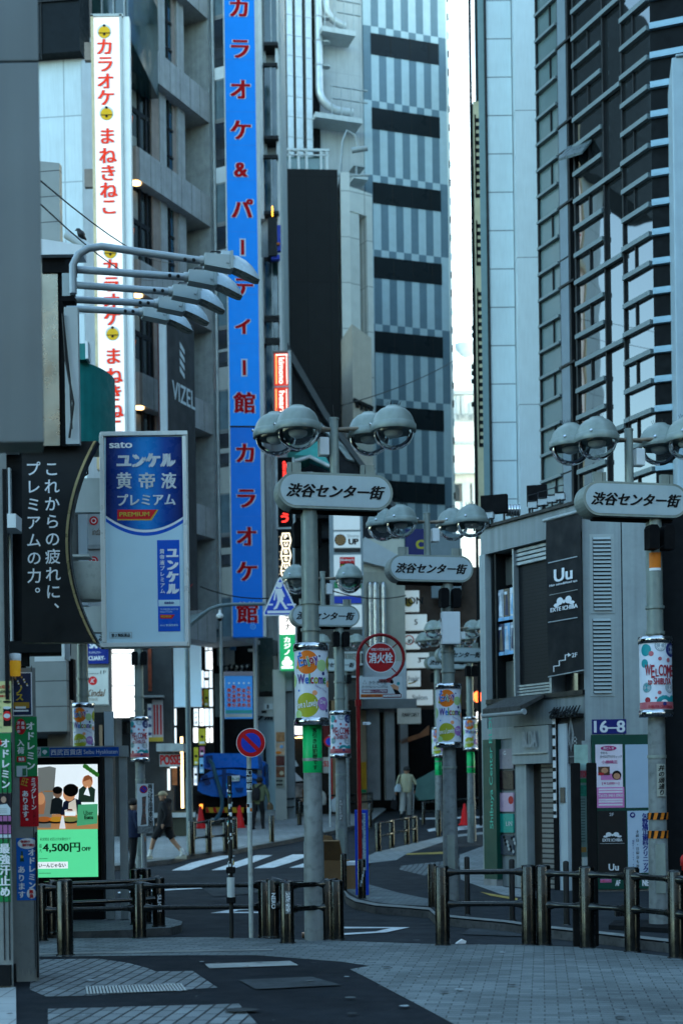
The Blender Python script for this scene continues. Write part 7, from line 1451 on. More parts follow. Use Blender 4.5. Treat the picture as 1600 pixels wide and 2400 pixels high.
# digital advertising panel under the station sign
f = fr_px(190, 2150, 18.9, 0); t = T('advert_panel', 'bright digital advert screen showing a meal and a discount on green', 'advert screen', f.p(0, 0))
m = MB(); m.bx(f, 60, 1772, 242, 2078, -.12, 0, BLACKM); m.bx(f, 236, 1772, 246, 2078, -.12, .03, BLACK); m.bx(f, 70, 2078, 240, 2165, -.3, -.1, DKW); m.build('housing', t, bevel=.008)
SCW = lit('screen_white', (.78, .80, .80), .10, (.8, .9, .95)); def_g = lit('screen_green', (.10, .62, .30), .10, (.10, .72, .32))
def SL(n, h, e=.07): return lit('screen_' + n, c(h), e)
m = MB(); m.bx(f, 60, 1792, 230, 1912, 0, .004, SCW); m.bx(f, 60, 1924, 230, 2056, 0, .004, def_g); m.bx(f, 60, 1908, 230, 1944, .004, .006, SL('wood', '#c08a5a')); m.build('screen', t)
m = MB(); o = .008
def pp(pts, oo, mt): m.poly(f, [f.hit(x, y) for x, y in pts], oo, mt)
pp([(90, 1940), (90, 1800), (118, 1796), (132, 1800), (128, 1850), (120, 1940)], .0065, SL('soft_shadow', '#8a8f8a', .05))
SKN = SL('skin', '#d99a6c'); HR = SL('hair', '#1a1512', 0.0); NV = SL('navy_coat', '#1d2740', .02)
# woman in green behind
pp([(184, 1880), (222, 1880), (224, 1850), (214, 1842), (196, 1842), (186, 1850)], .009, SL('olive', '#2f4a3a', .03)); m.disc(f, f.a(206, 1832), f.z(206, 1832), .07, .011, SKN, ra=.085); pp([(196, 1832), (198, 1820), (208, 1816), (217, 1822), (217, 1834), (212, 1826)], .013, SL('ginger', '#a8603a', .05)); pp([(197, 1862), (206, 1842), (212, 1866)], .011, SCW)
# boy in centre
pp([(143, 1910), (150, 1880), (166, 1868), (190, 1876), (198, 1910)], .011, NV); pp([(160, 1910), (162, 1882), (178, 1872), (182, 1910)], .013, SL('cream_shirt', '#e6dccb')); m.disc(f, f.a(163, 1862), f.z(163, 1862), .08, .014, SKN, ra=.09); m.disc(f, f.a(167, 1852), f.z(167, 1852), .10, .016, HR, ra=.085)
# dark child, left person
pp([(118, 1908), (122, 1874), (136, 1866), (148, 1876), (146, 1908)], .010, SL('child_dark', '#2c3436', .01)); m.disc(f, f.a(136, 1858), f.z(136, 1858), .06, .012, SL('skin_dim', '#a07a60', .04), ra=.07); m.disc(f, f.a(136, 1852), f.z(136, 1852), .065, .014, HR, ra=.05)
pp([(88, 1908), (88, 1862), (100, 1854), (108, 1880), (104, 1908)], .010, SL('left_person', '#c0805a', .05)); m.disc(f, f.a(96, 1872), f.z(96, 1872), .06, .012, SKN, ra=.08)
# table things
pp([(181, 1936), (229, 1930), (230, 1884), (184, 1886)], .017, SL('bag_green', '#4aa878', .08)); pp([(153, 1912), (178, 1912), (178, 1900), (153, 1900)], .017, SCW); m.disc(f, f.a(165, 1900), f.z(165, 1900), .075, .018, SL('cream_cake', '#f0e6da'), ra=.02); pp([(158, 1900), (172, 1900), (170, 1896), (160, 1896)], .019, REDP)
for x, mt in ((133, SL('dish_a', '#c78f2a')), (166, SL('dish_b', '#8a8a4a')), (104, SL('dish_c', '#b0632f'))): m.disc(f, f.a(x, 1922), f.z(x, 1924), .12, .016, SL('plate', '#2b2b2b', 0), ra=.035); m.disc(f, f.a(x, 1922), f.z(x, 1920), .1, .0175, mt, ra=.035)
pp([(140, 1942), (155, 1942), (150, 1912), (146, 1912)], .0185, SL('napkin', '#d8dcdf', .1)); 
for i in range(10): m.disc(f, f.a(200 + (i * 7) % 30, 1800), f.z(200, 1796 + (i * 5) % 22), .03, .012, SL('leaf', '#3f8a3a', .04), 8)
m.bx(f, 104, 1853, 146, 1856, .006, .008, SL('shelf', '#b98552', .05)); m.bx(f, 150, 1844, 184, 1848, .006, .008, SL('shelf', '#b98552', .05))
m.build('meal_picture', t)
m = MB(); DGN = SL('dark_green_ink', '#0d4026', 0); px_txt(m, f, 'Uber', 197, 1900, 219, 1910, DGN, o=.022, bold=.01); px_txt(m, f, 'Eats', 199, 1911, 220, 1920, DGN, o=.022, bold=.05)
px_txt(m, f, '最', 93, 1978, 99, 1987, DGN, o=o); px_txt(m, f, '大', 93, 1989, 99, 1998, DGN, o=o); px_txt(m, f, '4,500円', 101, 1975, 189, 1998, DGN, o=o, bold=.03); px_txt(m, f, 'OFF', 192, 1985, 214, 1994, DGN, o=o, bold=.05); px_txt(m, f, '新規限定 初回注文総額合計で', 95, 1963, 167, 1970, DGN, o=o)
m.bx(f, 60, 2020, 160, 2036, .004, .006, SCW); px_txt(m, f, 'いーんじゃない', 92, 2023, 155, 2033, DGN, o=.01, bold=.03); m.bx(f, 92, 2046, 120, 2047, .004, .006, DGN); m.bx(f, 92, 2012, 112, 2013, .004, .006, DGN); m.build('lettering', t)
t = T('station_sign', 'blue department store direction sign on grey posts above the advert screen', 'sign', f.p(f.a(270, 2150), 0))
m = MB(); m.bx(f, 70, 1749, 300, 1775, -.1, .03, GALV); m.bx(f, 118, 1752, 280, 1773, .03, .036, M('guide_blue', c('#1d4fa0'), .35)); m.bx(f, 70, 1752, 98, 1773, .03, .036, PALE); m.bx(f, 98, 1752, 117, 1773, .03, .036, M('guide_teal', c('#1f8a76'), .35)); m.build('board', t)
m = MB(); px_txt(m, f, '西武百貨店', 121, 1756, 194, 1770, PAPERW, o=.04, bold=.01); px_txt(m, f, 'Seibu Hyakkaten', 198, 1757, 277, 1770, PAPERW, o=.04); a, z = f.hit(107, 1763); m.poly(f, [(a, z - .035), (a - .035, z), (a - .02, z + .025), (a, z + .03), (a + .02, z + .025), (a + .035, z)], .04, PAPERW); txt(m, f, '7', f.a(93, 1763), f.z(93, 1763), INK, h=.06, o=.04); m.build('lettering', t)
for x0, x1, y0 in ((281, 299, 1749), (247, 265, 1670)):
    m = MB(); m.bx(f, x0, y0, x1, 2155, -.1, 0, GALV); m.build('post', t, bevel=.006)
m = MB(); m.bx(f, 246, 1668, 267, 1748, -.02, .04, PALE); m.build('post_cap_box', t)
# no parking sign, sticker pole, loading sign
f = fr_px(587, 2195, 16.2, 4); t = T('no_parking_sign', 'round blue and red no parking sign on a thin grey pole', 'road sign', f.p(0, 0)); a, z = f.hit(588, 1741); RS = M('road_sign_red', c('#b0151c'), .35, var=.05); RB = M('road_sign_blue', c('#2138a8'), .35, var=.05)
m = MB(); q = f.p(f.a(586, 1960), 0, -.03); m.cyl((q.x, q.y, -.1), (q.x, q.y, f.z(586, 1762)), .028, M('pole_pale_paint', (.34, .37, .36), .5, .1, var=.2, scale=3, dirt=.25), seg=14); m.build('pole', t)
m = MB(); n = 40; m.prism(f, [(a + .166 * cos(2 * pi * i / n), z + .166 * sin(2 * pi * i / n)) for i in range(n)], 0, .012, PAPERW, True); m.disc(f, a, z, .160, .014, RS, 40); m.disc(f, a, z, .112, .016, RB, 40); an = R(-45); d_ = .022
m.poly(f, [(a + x * cos(an) - y * sin(an), z + x * sin(an) + y * cos(an)) for x, y in ((-.13, -d_), (.13, -d_), (.13, d_), (-.13, d_))], .018, RS); m.build('disc', t)
cy = Cyl((q.x, q.y), .029); m = MB()
for z0, z1, mt in ((f.z(586, 1852), f.z(586, 1802), INK), (f.z(586, 1856), f.z(586, 1852), PAPERW), (f.z(586, 1905), f.z(586, 1882), PALE)): cq(m, cy, -.04, .04, z0, z1, .003, mt)
vtxt(m, cy, '幻想組', .0, f.z(586, 1803), f.z(586, 1850), PALE, em=.07, o=.006, bold=.02); cq(m, cy, -.03, .0, f.z(586, 1892), f.z(586, 1884), .006, INK); cq(m, cy, .005, .03, f.z(586, 1902), f.z(586, 1894), .006, ORANGE); m.build('sticker', t)
f = fr_px(541, 2195, 16.2, 0); t = T('sticker_pole', 'thin black pole covered in small white stickers left of the no parking sign', 'pole', f.p(0, 0)); q = f.p(f.a(541, 2050), 0, 0); zt = f.z(538, 1818)
m = MB(); m.cyl((q.x, q.y, -.1), (q.x, q.y, zt), .025, BLACK, seg=12); m.build('pole', t); cy = Cyl((q.x, q.y), .026); m = MB()
for i in range(46):
    z = .55 + rnd.random() * (zt - .6); h = rnd.choice([.012, .02, .03, .05]); a0 = rnd.uniform(-.035, .02); cq(m, cy, a0, a0 + rnd.uniform(.006, .022), z, z + h, .002 + .0004 * i, rnd.choice([PAPERW, PALE, LWALL, DOTC['teal'], INK, GOLD]), 6)
cq(m, cy, -.03, .03, .46, .70, .022, LWALL); m.build('sticker', t)
m = MB()
for zz in (.78, .44): m.box(f, f.a(541, 2050) - .05, f.a(541, 2050) + .05, zz - .035, zz + .035, -.06, .05, BLACKM)
m.build('clamp', t, bevel=.008)
f = fr_px(338, 2060, 26.5, 8); t = T('loading_zone_sign', 'white vertical loading zone sign with small no parking mark, stickers below', 'road sign', f.p(0, 0)); m = MB(); m.cyl(f.p(f.a(336, 2050), -.1, -.03), f.p(f.a(334, 1900), f.z(334, 1840), -.03), .03, GALV, seg=12); m.build('pole', t)
m = MB(); m.bx(f, 322, 1837, 361, 1936, 0, .01, M('sign_white', (.68, .72, .72), .4, var=.05)); m.bx(f, 323, 1936, 359, 1953, -.005, .008, M('peeled_stickers', (.2, .21, .21), .6, var=.5, scale=25)); m.build('plate', t)
m = MB(); a, z = f.hit(337, 1850); m.disc(f, a, z, .075, .014, RS); m.disc(f, a, z, .056, .016, RB); m.poly(f, [(a - .05, z + .035), (a - .035, z + .05), (a + .05, z - .035), (a + .035, z - .05)], .018, RS); px_v(m, f, '荷さばき用停車区間', 353, 1838, 1936, INK, wpx=12, bold=.03, o=.014); m.poly(f, [f.hit(333, 1868), f.hit(343, 1866), f.hit(341, 1900), f.hit(344, 1932), f.hit(330, 1934), f.hit(334, 1900)], .013, M('scraped_patch', (.12, .09, .08), .7, var=.5, scale=30)); px_v(m, f, '貨物集配中', 339, 1868, 1930, M('faded_red_ink', (.3, .12, .1), .6), wpx=8, o=.016); m.build('lettering', t)
# pedestrian crossing sign on a tall curved arm
f = fr_px(445, 2004, 36.3, 0); z0 = zg(36.3); t = T('crossing_sign_post', 'tall grey post with curved arm carrying a blue pedestrian crossing sign', 'road sign', f.p(0, z0)); POSTG = M('sign_post_grey', (.13, .17, .18), .5, .2, var=.12, dirt=.15)
q = f.p(f.a(443, 1800), z0); m = MB(); m.cyl((q.x, q.y, z0 - .1), (q.x, q.y, z0 + 1.9), .085, POSTG, seg=16).cyl((q.x, q.y, z0 + 1.9), (q.x, q.y, f.z(441, 1425)), .07, POSTG, .06, seg=16); m.build('post', t)
m = MB(); pts = [f.hit(447, 1462), f.hit(470, 1443), f.hit(492, 1428), f.hit(515, 1420), f.hit(545, 1417), f.hit(622, 1416)]; m.tube([f.p(a, z, .05) for a, z in pts], .045, POSTG, 10); m.prism(f, [f.hit(447, 1442), f.hit(447, 1470), f.hit(488, 1436), f.hit(475, 1436)], -.02, .04, POSTG); m.build('arm', t)
m = MB(); X_ = [(617, 1438), (652, 1358), (657, 1353), (662, 1358), (699, 1438), (697, 1444), (619, 1444)]; X2 = [(621, 1437), (655, 1361), (657, 1358), (659, 1361), (695, 1437), (694, 1441), (622, 1441)]; m.prism(f, [f.hit(*p) for p in X_], .06, .08, PAPERW); m.poly(f, [f.hit(*p) for p in X2], .084, M('crossing_blue', c('#1a47b8'), .35)); m.build('triangle_plate', t)
m = MB(); a, z = f.hit(655, 1373); m.disc(f, a, z, .075, .09, PAPERW, ra=.07); PW = PAPERW
for k, pts in enumerate(([(646, 1381), (661, 1381), (665, 1406), (661, 1412), (651, 1411), (649, 1396)], [(646, 1381), (649, 1384), (645, 1408), (641, 1408)], [(660, 1381), (668, 1398), (666, 1402), (658, 1386)], [(651, 1408), (657, 1411), (650, 1427), (643, 1430), (641, 1428), (647, 1420)], [(656, 1410), (662, 1408), (672, 1424), (676, 1427), (669, 1430)])): m.poly(f, [f.hit(*p) for p in pts], .09 + .0015 * k, PW)
m.bx(f, 627, 1432, 692, 1438, .084, .089, PW); m.bx(f, 630, 1416, 640, 1420, .084, .088, PW); m.bx(f, 673, 1416, 694, 1420, .084, .088, PW); m.bx(f, 648, 1366, 662, 1369, .089, .096, PW); m.build('pictogram', t)
f = fr_px(517, 1440, 44, 0); t = T('dome_camera', 'small white dome camera under the balcony building', 'camera', f.p(0, f.z(517, 1455))); q = f.p(*f.hit(517, 1447), .3); m = MB(); m.lathe(q, [(.0, -.1), (.09, -.06), (.11, 0), (.11, .05), (.04, .1), (.03, .2), (0, .2)], WHITE, 16); m.build('dome', t); m = MB(); m.lathe(q, [(0, -.17), (.06, -.13), (.09, -.07)], BLACK, 14); m.build('lens', t)
# fire hydrant sign
f = fr_px(842, 2100, 22.7, 2); t = T('hydrant_sign', 'red arched pole with round fire hydrant sign and white advert plate', 'road sign', f.p(0, 0)); RP = M('hydrant_red', c('#8f1017'), .4, var=.12, streak=.1)
a0 = f.a(841, 1800); za = f.z(841, 1540); ac, zc = f.hit(892, 1541); rr = .335
m = MB(); m.cyl(f.p(a0, 0, -.02), f.p(a0, f.z(841, 1640), -.02), .034, RP, seg=14).cyl(f.p(a0, f.z(841, 1640), -.02), f.p(a0, f.z(841, 1655), -.02), .05, RP)
pts = [f.p(a0, f.z(841, 1640), -.02), f.p(a0 + .005, za, -.02)]; r0 = ac - a0 - .005
pts += [f.p(ac + r0 * cos(th), zc + r0 * sin(th), -.02) for th in [pi - (pi * 1.42) * i / 18 for i in range(1, 19)]]; m.tube(pts, [.03] * 2 + [.026] * 18, RP, 10); e = pts[-1]; m.box(f, f.a(900, 1590) - .09, f.a(912, 1590) + .05, e.z - .05, e.z + .01, -.05, .0, RP); m.build('arched_pole', t)
m = MB(); n = 40; m.prism(f, [(ac + .243 * cos(2 * pi * i / n), zc + .243 * sin(2 * pi * i / n)) for i in range(n)], -.03, -.015, PAPERW, True); m.disc(f, ac, zc, .228, -.012, RS, 40)
for an in (40, 135, -45): m.cyl(f.p(ac + .24 * cos(R(an)), zc + .24 * sin(R(an)), -.02), f.p(ac + r0 * cos(R(an)), zc + r0 * sin(R(an)), -.02), .01, RP, seg=6)
m.build('disc', t)
m = MB(); txt(m, f, 'FIRE HYDRANT', ac, zc + .13, PAPERW, w=.30, h=.04, o=-.006, bold=.02); txt(m, f, '消火栓', ac, zc - .005, PAPERW, w=.385, h=.17, o=-.006, bold=.03); m.build('lettering', t)
m = MB(); m.bx(f, 842, 1586, 942, 1638, -.015, 0, M('advert_white', (.52, .56, .57), .4, var=.04)); m.bx(f, 845, 1627, 896, 1634, 0, .004, ORANGE); m.bx(f, 848, 1616, 908, 1624, 0, .004, M('plum_strip', (.16, .02, .06), .5)); m.bx(f, 897, 1626, 940, 1635, 0, .004, M('maroon_strip', (.2, .02, .03), .5)); m.bx(f, 898, 1628, 938, 1633, .004, .007, PAPERW); pl = m.build('advert_plate', t)
m = MB(); px_txt(m, f, 'かたぎり塾', 864, 1595, 906, 1604, DARK, o=.006); px_txt(m, f, 'パーソナルトレーニングジム', 847, 1606, 908, 1613, DARK, o=.006, bold=.02); px_txt(m, f, '無料体験トレーニング受付中', 850, 1617, 906, 1623, PAPERW, o=.008, bold=.02); px_txt(m, f, '03-6451-3960', 847, 1628, 894, 1633, M('plum_ink', (.2, .03, .03), .5), o=.008, bold=.03); px_txt(m, f, 'かたぎり塾 渋谷 検索', 900, 1629, 936, 1632, INK, o=.01)
a, z = f.hit(854, 1598); m.poly(f, [(a - .03, z - .035), (a + .03, z - .035), (a, z + .045)], .005, GALV); m.poly(f, [(a - .012, z - .028), (a + .012, z - .028), (a, z + .01)], .007, PAPERW)
m.disc(f, f.a(918, 1598), f.z(918, 1598), .026, .005, INK, ra=.03); m.poly(f, [f.hit(*p) for p in ((914, 1606), (922, 1603), (934, 1610), (932, 1622), (924, 1618))], .005, SK); m.poly(f, [f.hit(*p) for p in ((920, 1614), (932, 1618), (939, 1627), (926, 1627))], .007, INK); m.disc(f, f.a(933, 1602), f.z(933, 1602), .026, .005, DOTC['teal']); m.build('printing', pl)
m = MB(); m.bx(f, 850, 1692, 864, 1699, -.01, .0, PAPERW); m.poly(f, [f.hit(864, 1691), f.hit(864, 1700), f.hit(870, 1695)], 0, PAPERW); px_txt(m, f, '2m', 853, 1694, 859, 1698, INK, o=.005); m.build('distance_tag', t)
f = fr_px(846, 2102, 22.95, -3); t = T('hydrant_board', 'tall blue framed board with vertical blue writing at the hydrant sign foot', 'notice board', f.p(0, 0)); BF = M('blue_frame', c('#1f49c8'), .4, var=.06)
m = MB(); m.bx(f, 832, 1898, 863, 2102, -.03, 0, BF); m.build('frame', t, bevel=.006); m = MB(); m.bx(f, 838, 1906, 857, 2040, 0, .006, M('pale_notice', c('#a9c4cf'), .4, var=.06)); m.build('board', t); m = MB(); px_v(m, f, '地震に強い水道管にとりかえています', 848, 1907, 2030, M('notice_blue', c('#27407c'), .5), wpx=7.5, bold=.05, o=.01); px_v(m, f, '東京都水道局　渋谷区　工事のお知らせ', 855, 1907, 2030, M('notice_ink', c('#3c5470'), .5), wpx=4, o=.01); px_v(m, f, 'ご協力をお願いします', 841, 1912, 1976, M('notice_ink', c('#3c5470'), .5), wpx=4, o=.01); m.build('lettering', t)
# cardboard boxes
CBD = M('cardboard', (.23, .13, .06), .8, var=.15, scale=4); f = fr_px(779, 2092, 24.5, 0); t = T('cardboard_box', 'open brown cardboard box standing beside the tallest lamp pole', 'box', f.p(0, 0)); f0 = Fr(f.p(0, 0), (.96, -.28))
m = MB(); m.box(f0, -.25, .2, 0, .5, -.4, 0, CBD); m.build('body', t); m = MB(); m.prism(f0, [(-.2, .5), (.16, .5), (-.02, .92), (-.2, .95)], -.06, -.03, CBD); m.prism(f0.side(.2), [(0, .5), (0, .52), (-.2, .86), (-.24, .84)], -.4, 0, CBD); m.build('flap', t)
f = fr_px(818, 2075, 24.5, 0); t = T('cardboard_box', 'brown cardboard box with white top behind the blue hydrant board', 'box', f.p(0, 0)); m = MB(); m.bx(f, 812, 2028, 838, 2085, -.4, 0, CBD); m.build('body', t); m = MB(); m.bx(f, 810, 2020, 838, 2028, -.42, .02, PAPERW); m.build('lid', t)
f = fr_px(772, 1985, 26, 0); t = T('rubbish_bag', 'small dark rubbish bag on the cardboard box by tallest lamp pole', 'bag', f.p(0, f.z(772, 1992))); m = MB(); m.lathe(f.p(0, f.z(772, 1995)), [(.1, 0), (.15, .06), (.16, .14), (.12, .22), (.04, .28), (.06, .31)], M('bag_plastic', (.05, .055, .06), .3, var=.3), 12); m.build('bag', t)
# drain grates
GRT = M('grate_steel', (.42, .44, .43), .55, .3, var=.15, dirt=.2)
def grate(pts, n, lab):
    q = [G(x, y) for x, y in pts]; t = T('drain_grate', lab, 'drain grate', (q[0] + q[2]) / 2, 'steel drain grates in the plaza'); m = MB(); m.add([p + V((0, 0, .006)) for p in q], [(0, 1, 2, 3)], DARK); m.build('gully', t); m = MB(); L = lambda u, v: (q[0].lerp(q[1], u)).lerp(q[3].lerp(q[2], u), v) + V((0, 0, .008))
    for i in range(n):
        u0 = (i + .15) / n; u1 = (i + .72) / n; b = [L(u0, .06), L(u1, .06), L(u1, .94), L(u0, .94)]; m.add(b + [p + V((0, 0, .006)) for p in b], [(4, 5, 6, 7), (0, 1, 5, 4), (1, 2, 6, 5), (2, 3, 7, 6), (3, 0, 4, 7)], GRT)
    m.build('bar', t); m = MB()
    for v in (0, .97): b = [L(0, v), L(1, v), L(1, v + .03), L(0, v + .03)]; m.add([p + V((0, 0, .007)) for p in b], [(0, 1, 2, 3)], GRT)
    m.build('rim', t)
grate([(203, 2333), (440, 2324), (427, 2308), (200, 2315)], 30, 'near slotted drain grate between two paver patches'); grate([(492, 2272), (700, 2265), (680, 2255), (480, 2262)], 40, 'farther pale drain grate set in the asphalt')
# ================================================================ truck
d = 45.0; zt0 = zg(d); f = fr_px(535, 1926, d, 0); t = T('vacuum_truck', 'blue service truck seen from behind with hose and striped bumper', 'truck', f.p(0, zt0)); TB = M('truck_blue', (.01, .15, .55), .32, var=.12, scale=2, dirt=.12); TBD = M('truck_blue_dark', (.004, .04, .15), .4, var=.15, dirt=.2)
h5 = lambda pts: [f.hit(400 + x * .2934, 1700 + y * .2934) for x, y in pts]
m = MB(); m.prism(f, h5([(262, 345), (262, 228), (345, 222), (690, 226), (705, 345), (500, 335)]), -2.6, 0, TB); m.build('hopper', t, bevel=.04)
m = MB(); m.prism(f, h5([(222, 520), (225, 480), (255, 410), (330, 365), (470, 348), (620, 362), (690, 400), (712, 470), (712, 500), (640, 550), (560, 572), (460, 578), (330, 566), (260, 545)]), -2.8, .3, TB); m.build('tail_drum', t, bevel=.08)
m = MB(); m.prism(f, h5([(240, 440), (470, 380), (690, 430), (690, 440), (470, 392), (240, 452)]), .3, .36, TBD); m.prism(f, h5([(420, 350), (450, 350), (450, 570), (420, 570)]), .3, .38, TBD); m.prism(f, h5([(520, 500), (590, 500), (575, 530), (535, 530)]), .3, .37, TBD); m.prism(f, h5([(250, 405), (300, 395), (330, 470), (290, 480)]), .3, .36, TBD); m.build('hatch', t, bevel=.02)
m = MB(); m.prism(f, h5([(480, 405), (560, 400), (560, 445), (480, 450)]), .38, .41, PAPERW); txt(m, f, '59-10', *h5([(520, 430)])[0], GREENP, w=.3, h=.09, o=.415, bold=.03); m.build('number_plate', t)
m = MB(); m.prism(f, h5([(205, 560), (660, 560), (650, 660), (210, 660)]), -2.6, .1, BLACKM); m.prism(f, h5([(230, 660), (640, 660), (640, 740), (230, 740)]), -2.4, -.1, BLACKM); m.build('chassis', t); m = MB()
for x0, x1 in ((225, 290), (590, 655)): a, z = h5([((x0 + x1) / 2, 735)])[0]; m.cyl(f.p(a - .16, zt0 + .42, -.6), f.p(a + .16, zt0 + .42, -.6), .42, BLACKM, seg=20)
build_each(m, 'wheel', t); m = MB(); m.prism(f, h5([(285, 655), (585, 655), (585, 697), (285, 697)]), .1, .16, M('bumper_yellow', (.55, .34, .02), .45)); b_ = m.build('bumper', t); m = MB()
for k in range(5): x = 288 + k * 62; m.poly(f, h5([(x, 696), (x + 28, 696), (x + 12, 656), (x - 10 if k else x, 656)]), .165, RS)
build_each(m, 'red_stripe', b_); LMP = lit('amber_lens', (1, .25, .02), .35, (1, .3, .04))
for x in (235, 614): m = MB(); m.prism(f, h5([(x, 630), (x + 24, 630), (x + 24, 666), (x, 666)]), .1, .16, LMP); m.build('tail_lamp', t)
m = MB(); m.prism(f, h5([(690, 262), (716, 290), (720, 470), (712, 500), (690, 480)]), -5.0, -2.8, TB); m.prism(f, h5([(705, 300), (716, 310), (718, 400), (705, 400)]), -2.8, -2.75, WIN); m.build('cab', t); m = MB(); m.tube([f.p(*q, .45) for q in h5([(320, 275), (345, 310), (370, 400), (400, 500), (422, 590), (420, 660), (395, 720), (360, 760), (300, 785), (200, 800)])], .06, M('teal_hose', (.03, .10, .14), .5), 10); m.prism(f, h5([(285, 245), (335, 240), (338, 300), (290, 305)]), 0, .2, TBD); m.build('hose', t)
for px, lab in ((471, 'red traffic cone left behind the blue truck'), (562, 'red traffic cone right behind the blue truck')):
    q = P(px, 1935, 44.2); z0 = zg(44.2); t = T('traffic_cone', lab, 'traffic cone', (q.x, q.y, z0), 'red traffic cones'); m = MB(); m.lathe((q.x, q.y, z0), [(.2, 0), (.2, .04), (.15, .05), (.035, .68), (0, .7)], M('cone_red', c('#d01818'), .45, var=.06), 18); m.build('cone', t)
q = P(1088, 1900, 44); z0 = zg(44); t = T('traffic_cone', 'red traffic cone between far rails right of white boxed lamp pole', 'traffic cone', (q.x, q.y, z0), 'red traffic cones'); m = MB(); m.lathe((q.x, q.y, z0), [(.2, 0), (.2, .04), (.15, .05), (.035, .66), (0, .68)], MATS['cone_red'], 18); m.build('cone', t)
# ================================================================ people
SKIN = M('skin', (.36, .20, .13), .55, var=.06); CBLK = M('black_cloth', (.012, .012, .014), .85, var=.2, spec=.2); CNAVY = M('navy_cloth', (.015, .022, .05), .85); COLV = M('olive_cloth', (.10, .115, .06), .85, var=.12); CCRM = M('cream_cloth', (.40, .38, .25), .85, var=.1); CGRY = M('light_trousers', (.30, .30, .28), .85, var=.12); CHAIR = M('dark_hair', (.012, .01, .009), .6); CWHT = M('white_cloth', (.55, .56, .55), .8); CTAN = M('tan_cap', (.33, .27, .17), .8)
def person(label, base, yaw, nodes, edges, extra=None, sc=1.0):
    """nodes: name -> (x, y, z, radius); edges: (a, b, material). x right, y forward of the figure, grown into one skin"""
    t = T('person', label, 'person', base); names = list(nodes); bm = bmesh.new(); sk = bm.verts.layers.skin.verify(); cy_, sy_ = cos(yaw), sin(yaw)
    W = lambda p: V((base[0] + (p[0] * cy_ - p[1] * sy_) * sc, base[1] + (p[0] * sy_ + p[1] * cy_) * sc, base[2] + p[2] * sc))
    vv = {}
    for n in names:
        x, y, z, r = nodes[n]; v = bm.verts.new(W((x, y, z)) - V(base)); v[sk].radius = (r * sc, r * sc); v[sk].use_root = (n == 'pelvis'); vv[n] = v
    for a, b, m_ in edges: bm.edges.new((vv[a], vv[b]))
    me = bpy.data.meshes.new('body'); bm.to_mesh(me); bm.free(); o = bpy.data.objects.new('body', me); COL.objects.link(o)
    s = o.modifiers.new('skin', 'SKIN'); s.use_smooth_shade = True; u = o.modifiers.new('sub', 'SUBSURF'); u.levels = 2; u.render_levels = 2
    bpy.context.view_layer.update(); dg = bpy.context.evaluated_depsgraph_get(); nm = bpy.data.meshes.new_from_object(o.evaluated_get(dg)); bpy.data.objects.remove(o)
    mats = []; 
    for e in edges:
        if e[2] not in mats: mats.append(e[2])
    nm.materials.clear(); [nm.materials.append(q) for q in mats]
    seg = [(W(nodes[a][:3]) - V(base), W(nodes[b][:3]) - V(base), (nodes[a][3], nodes[b][3]), mats.index(m_)) for a, b, m_ in edges]
    for p in nm.polygons:
        best = None
        for a, b, rr, mi in seg:
            ab = b - a; k = max(0, min(1, (p.center - a).dot(ab) / max(1e-9, ab.length_squared))); dd = (p.center - (a + ab * k)).length - (rr[0] * (1 - k) + rr[1] * k) * sc
            if best is None or dd < best[0]: best = (dd, mi)
        p.material_index = best[1]; p.use_smooth = True
    nm.name = 'body'; o = bpy.data.objects.new('body', nm); COL.objects.link(o); o.parent = t; WLOC[o.name] = V(base)
    if extra: extra(t, W)
    return t
def fingers(N, E, w, dx, dy, mt):
    x, y, z, r = N[w]; N[w + 'palm'] = (x + dx * .5, y + dy * .5, z - .05, .034); E.append((w, w + 'palm', mt))
    for i in range(4): N[w + 'f%d' % i] = (x + dx - .022 + .015 * i, y + dy + (.01 if i % 2 else 0), z - .12 - .008 * (1 if i in (1, 2) else 0), .009); E.append((w + 'palm', w + 'f%d' % i, mt))
    N[w + 'th'] = (x + dx + .02, y + dy + .045, z - .085, .010); E.append((w + 'palm', w + 'th', mt))
def shoe(t, W, ankle, toe, mt, sole=CWHT):
    a, b = W(ankle), W(toe); dr = (b - a); dr.z = 0; L = dr.length; dr.normalize(); sd = V((-dr.y, dr.x, 0)); m = MB(); rings = []
    for k, (s_, w_, h_) in enumerate(((-.28, .6, .10), (0, .8, .12), (.4, .95, .10), (.8, .9, .065), (1.05, .55, .045))):
        c0 = a + dr * L * s_; c0.z = b.z - .03; r = .045 * w_; rings.append([c0 + sd * r, c0 + sd * r * .9 + V((0, 0, h_ * .7)), c0 + V((0, 0, h_)), c0 - sd * r * .9 + V((0, 0, h_ * .7)), c0 - sd * r])
    vs = [p for r_ in rings for p in r_]; fs = [(i * 5 + k, i * 5 + k + 1, (i + 1) * 5 + k + 1, (i + 1) * 5 + k) for i in range(4) for k in range(4)] + [(0, 1, 2, 3, 4), tuple(20 + k for k in range(5))[::-1]] + [(i * 5, (i + 1) * 5, (i + 1) * 5 + 4, i * 5 + 4) for i in range(4)]
    m.add(vs, fs, mt, True); m.build('shoe', t)
def ell(t, W, cpos, r, mt, name, cut=-1.0, seg=14):
    m = MB(); vs = []; n = 8
    for i in range(n + 1):
        th = -pi / 2 + pi * i / n; zz = max(sin(th), cut)
        for k in range(seg): vs.append(W((cpos[0] + r[0] * cos(th) * cos(2 * pi * k / seg), cpos[1] + r[1] * cos(th) * sin(2 * pi * k / seg), cpos[2] + r[2] * zz)))
    m.add(vs, [(i * seg + k, i * seg + (k + 1) % seg, (i + 1) * seg + (k + 1) % seg, (i + 1) * seg + k) for i in range(n) for k in range(seg)], mt, True); return m.build(name, t)
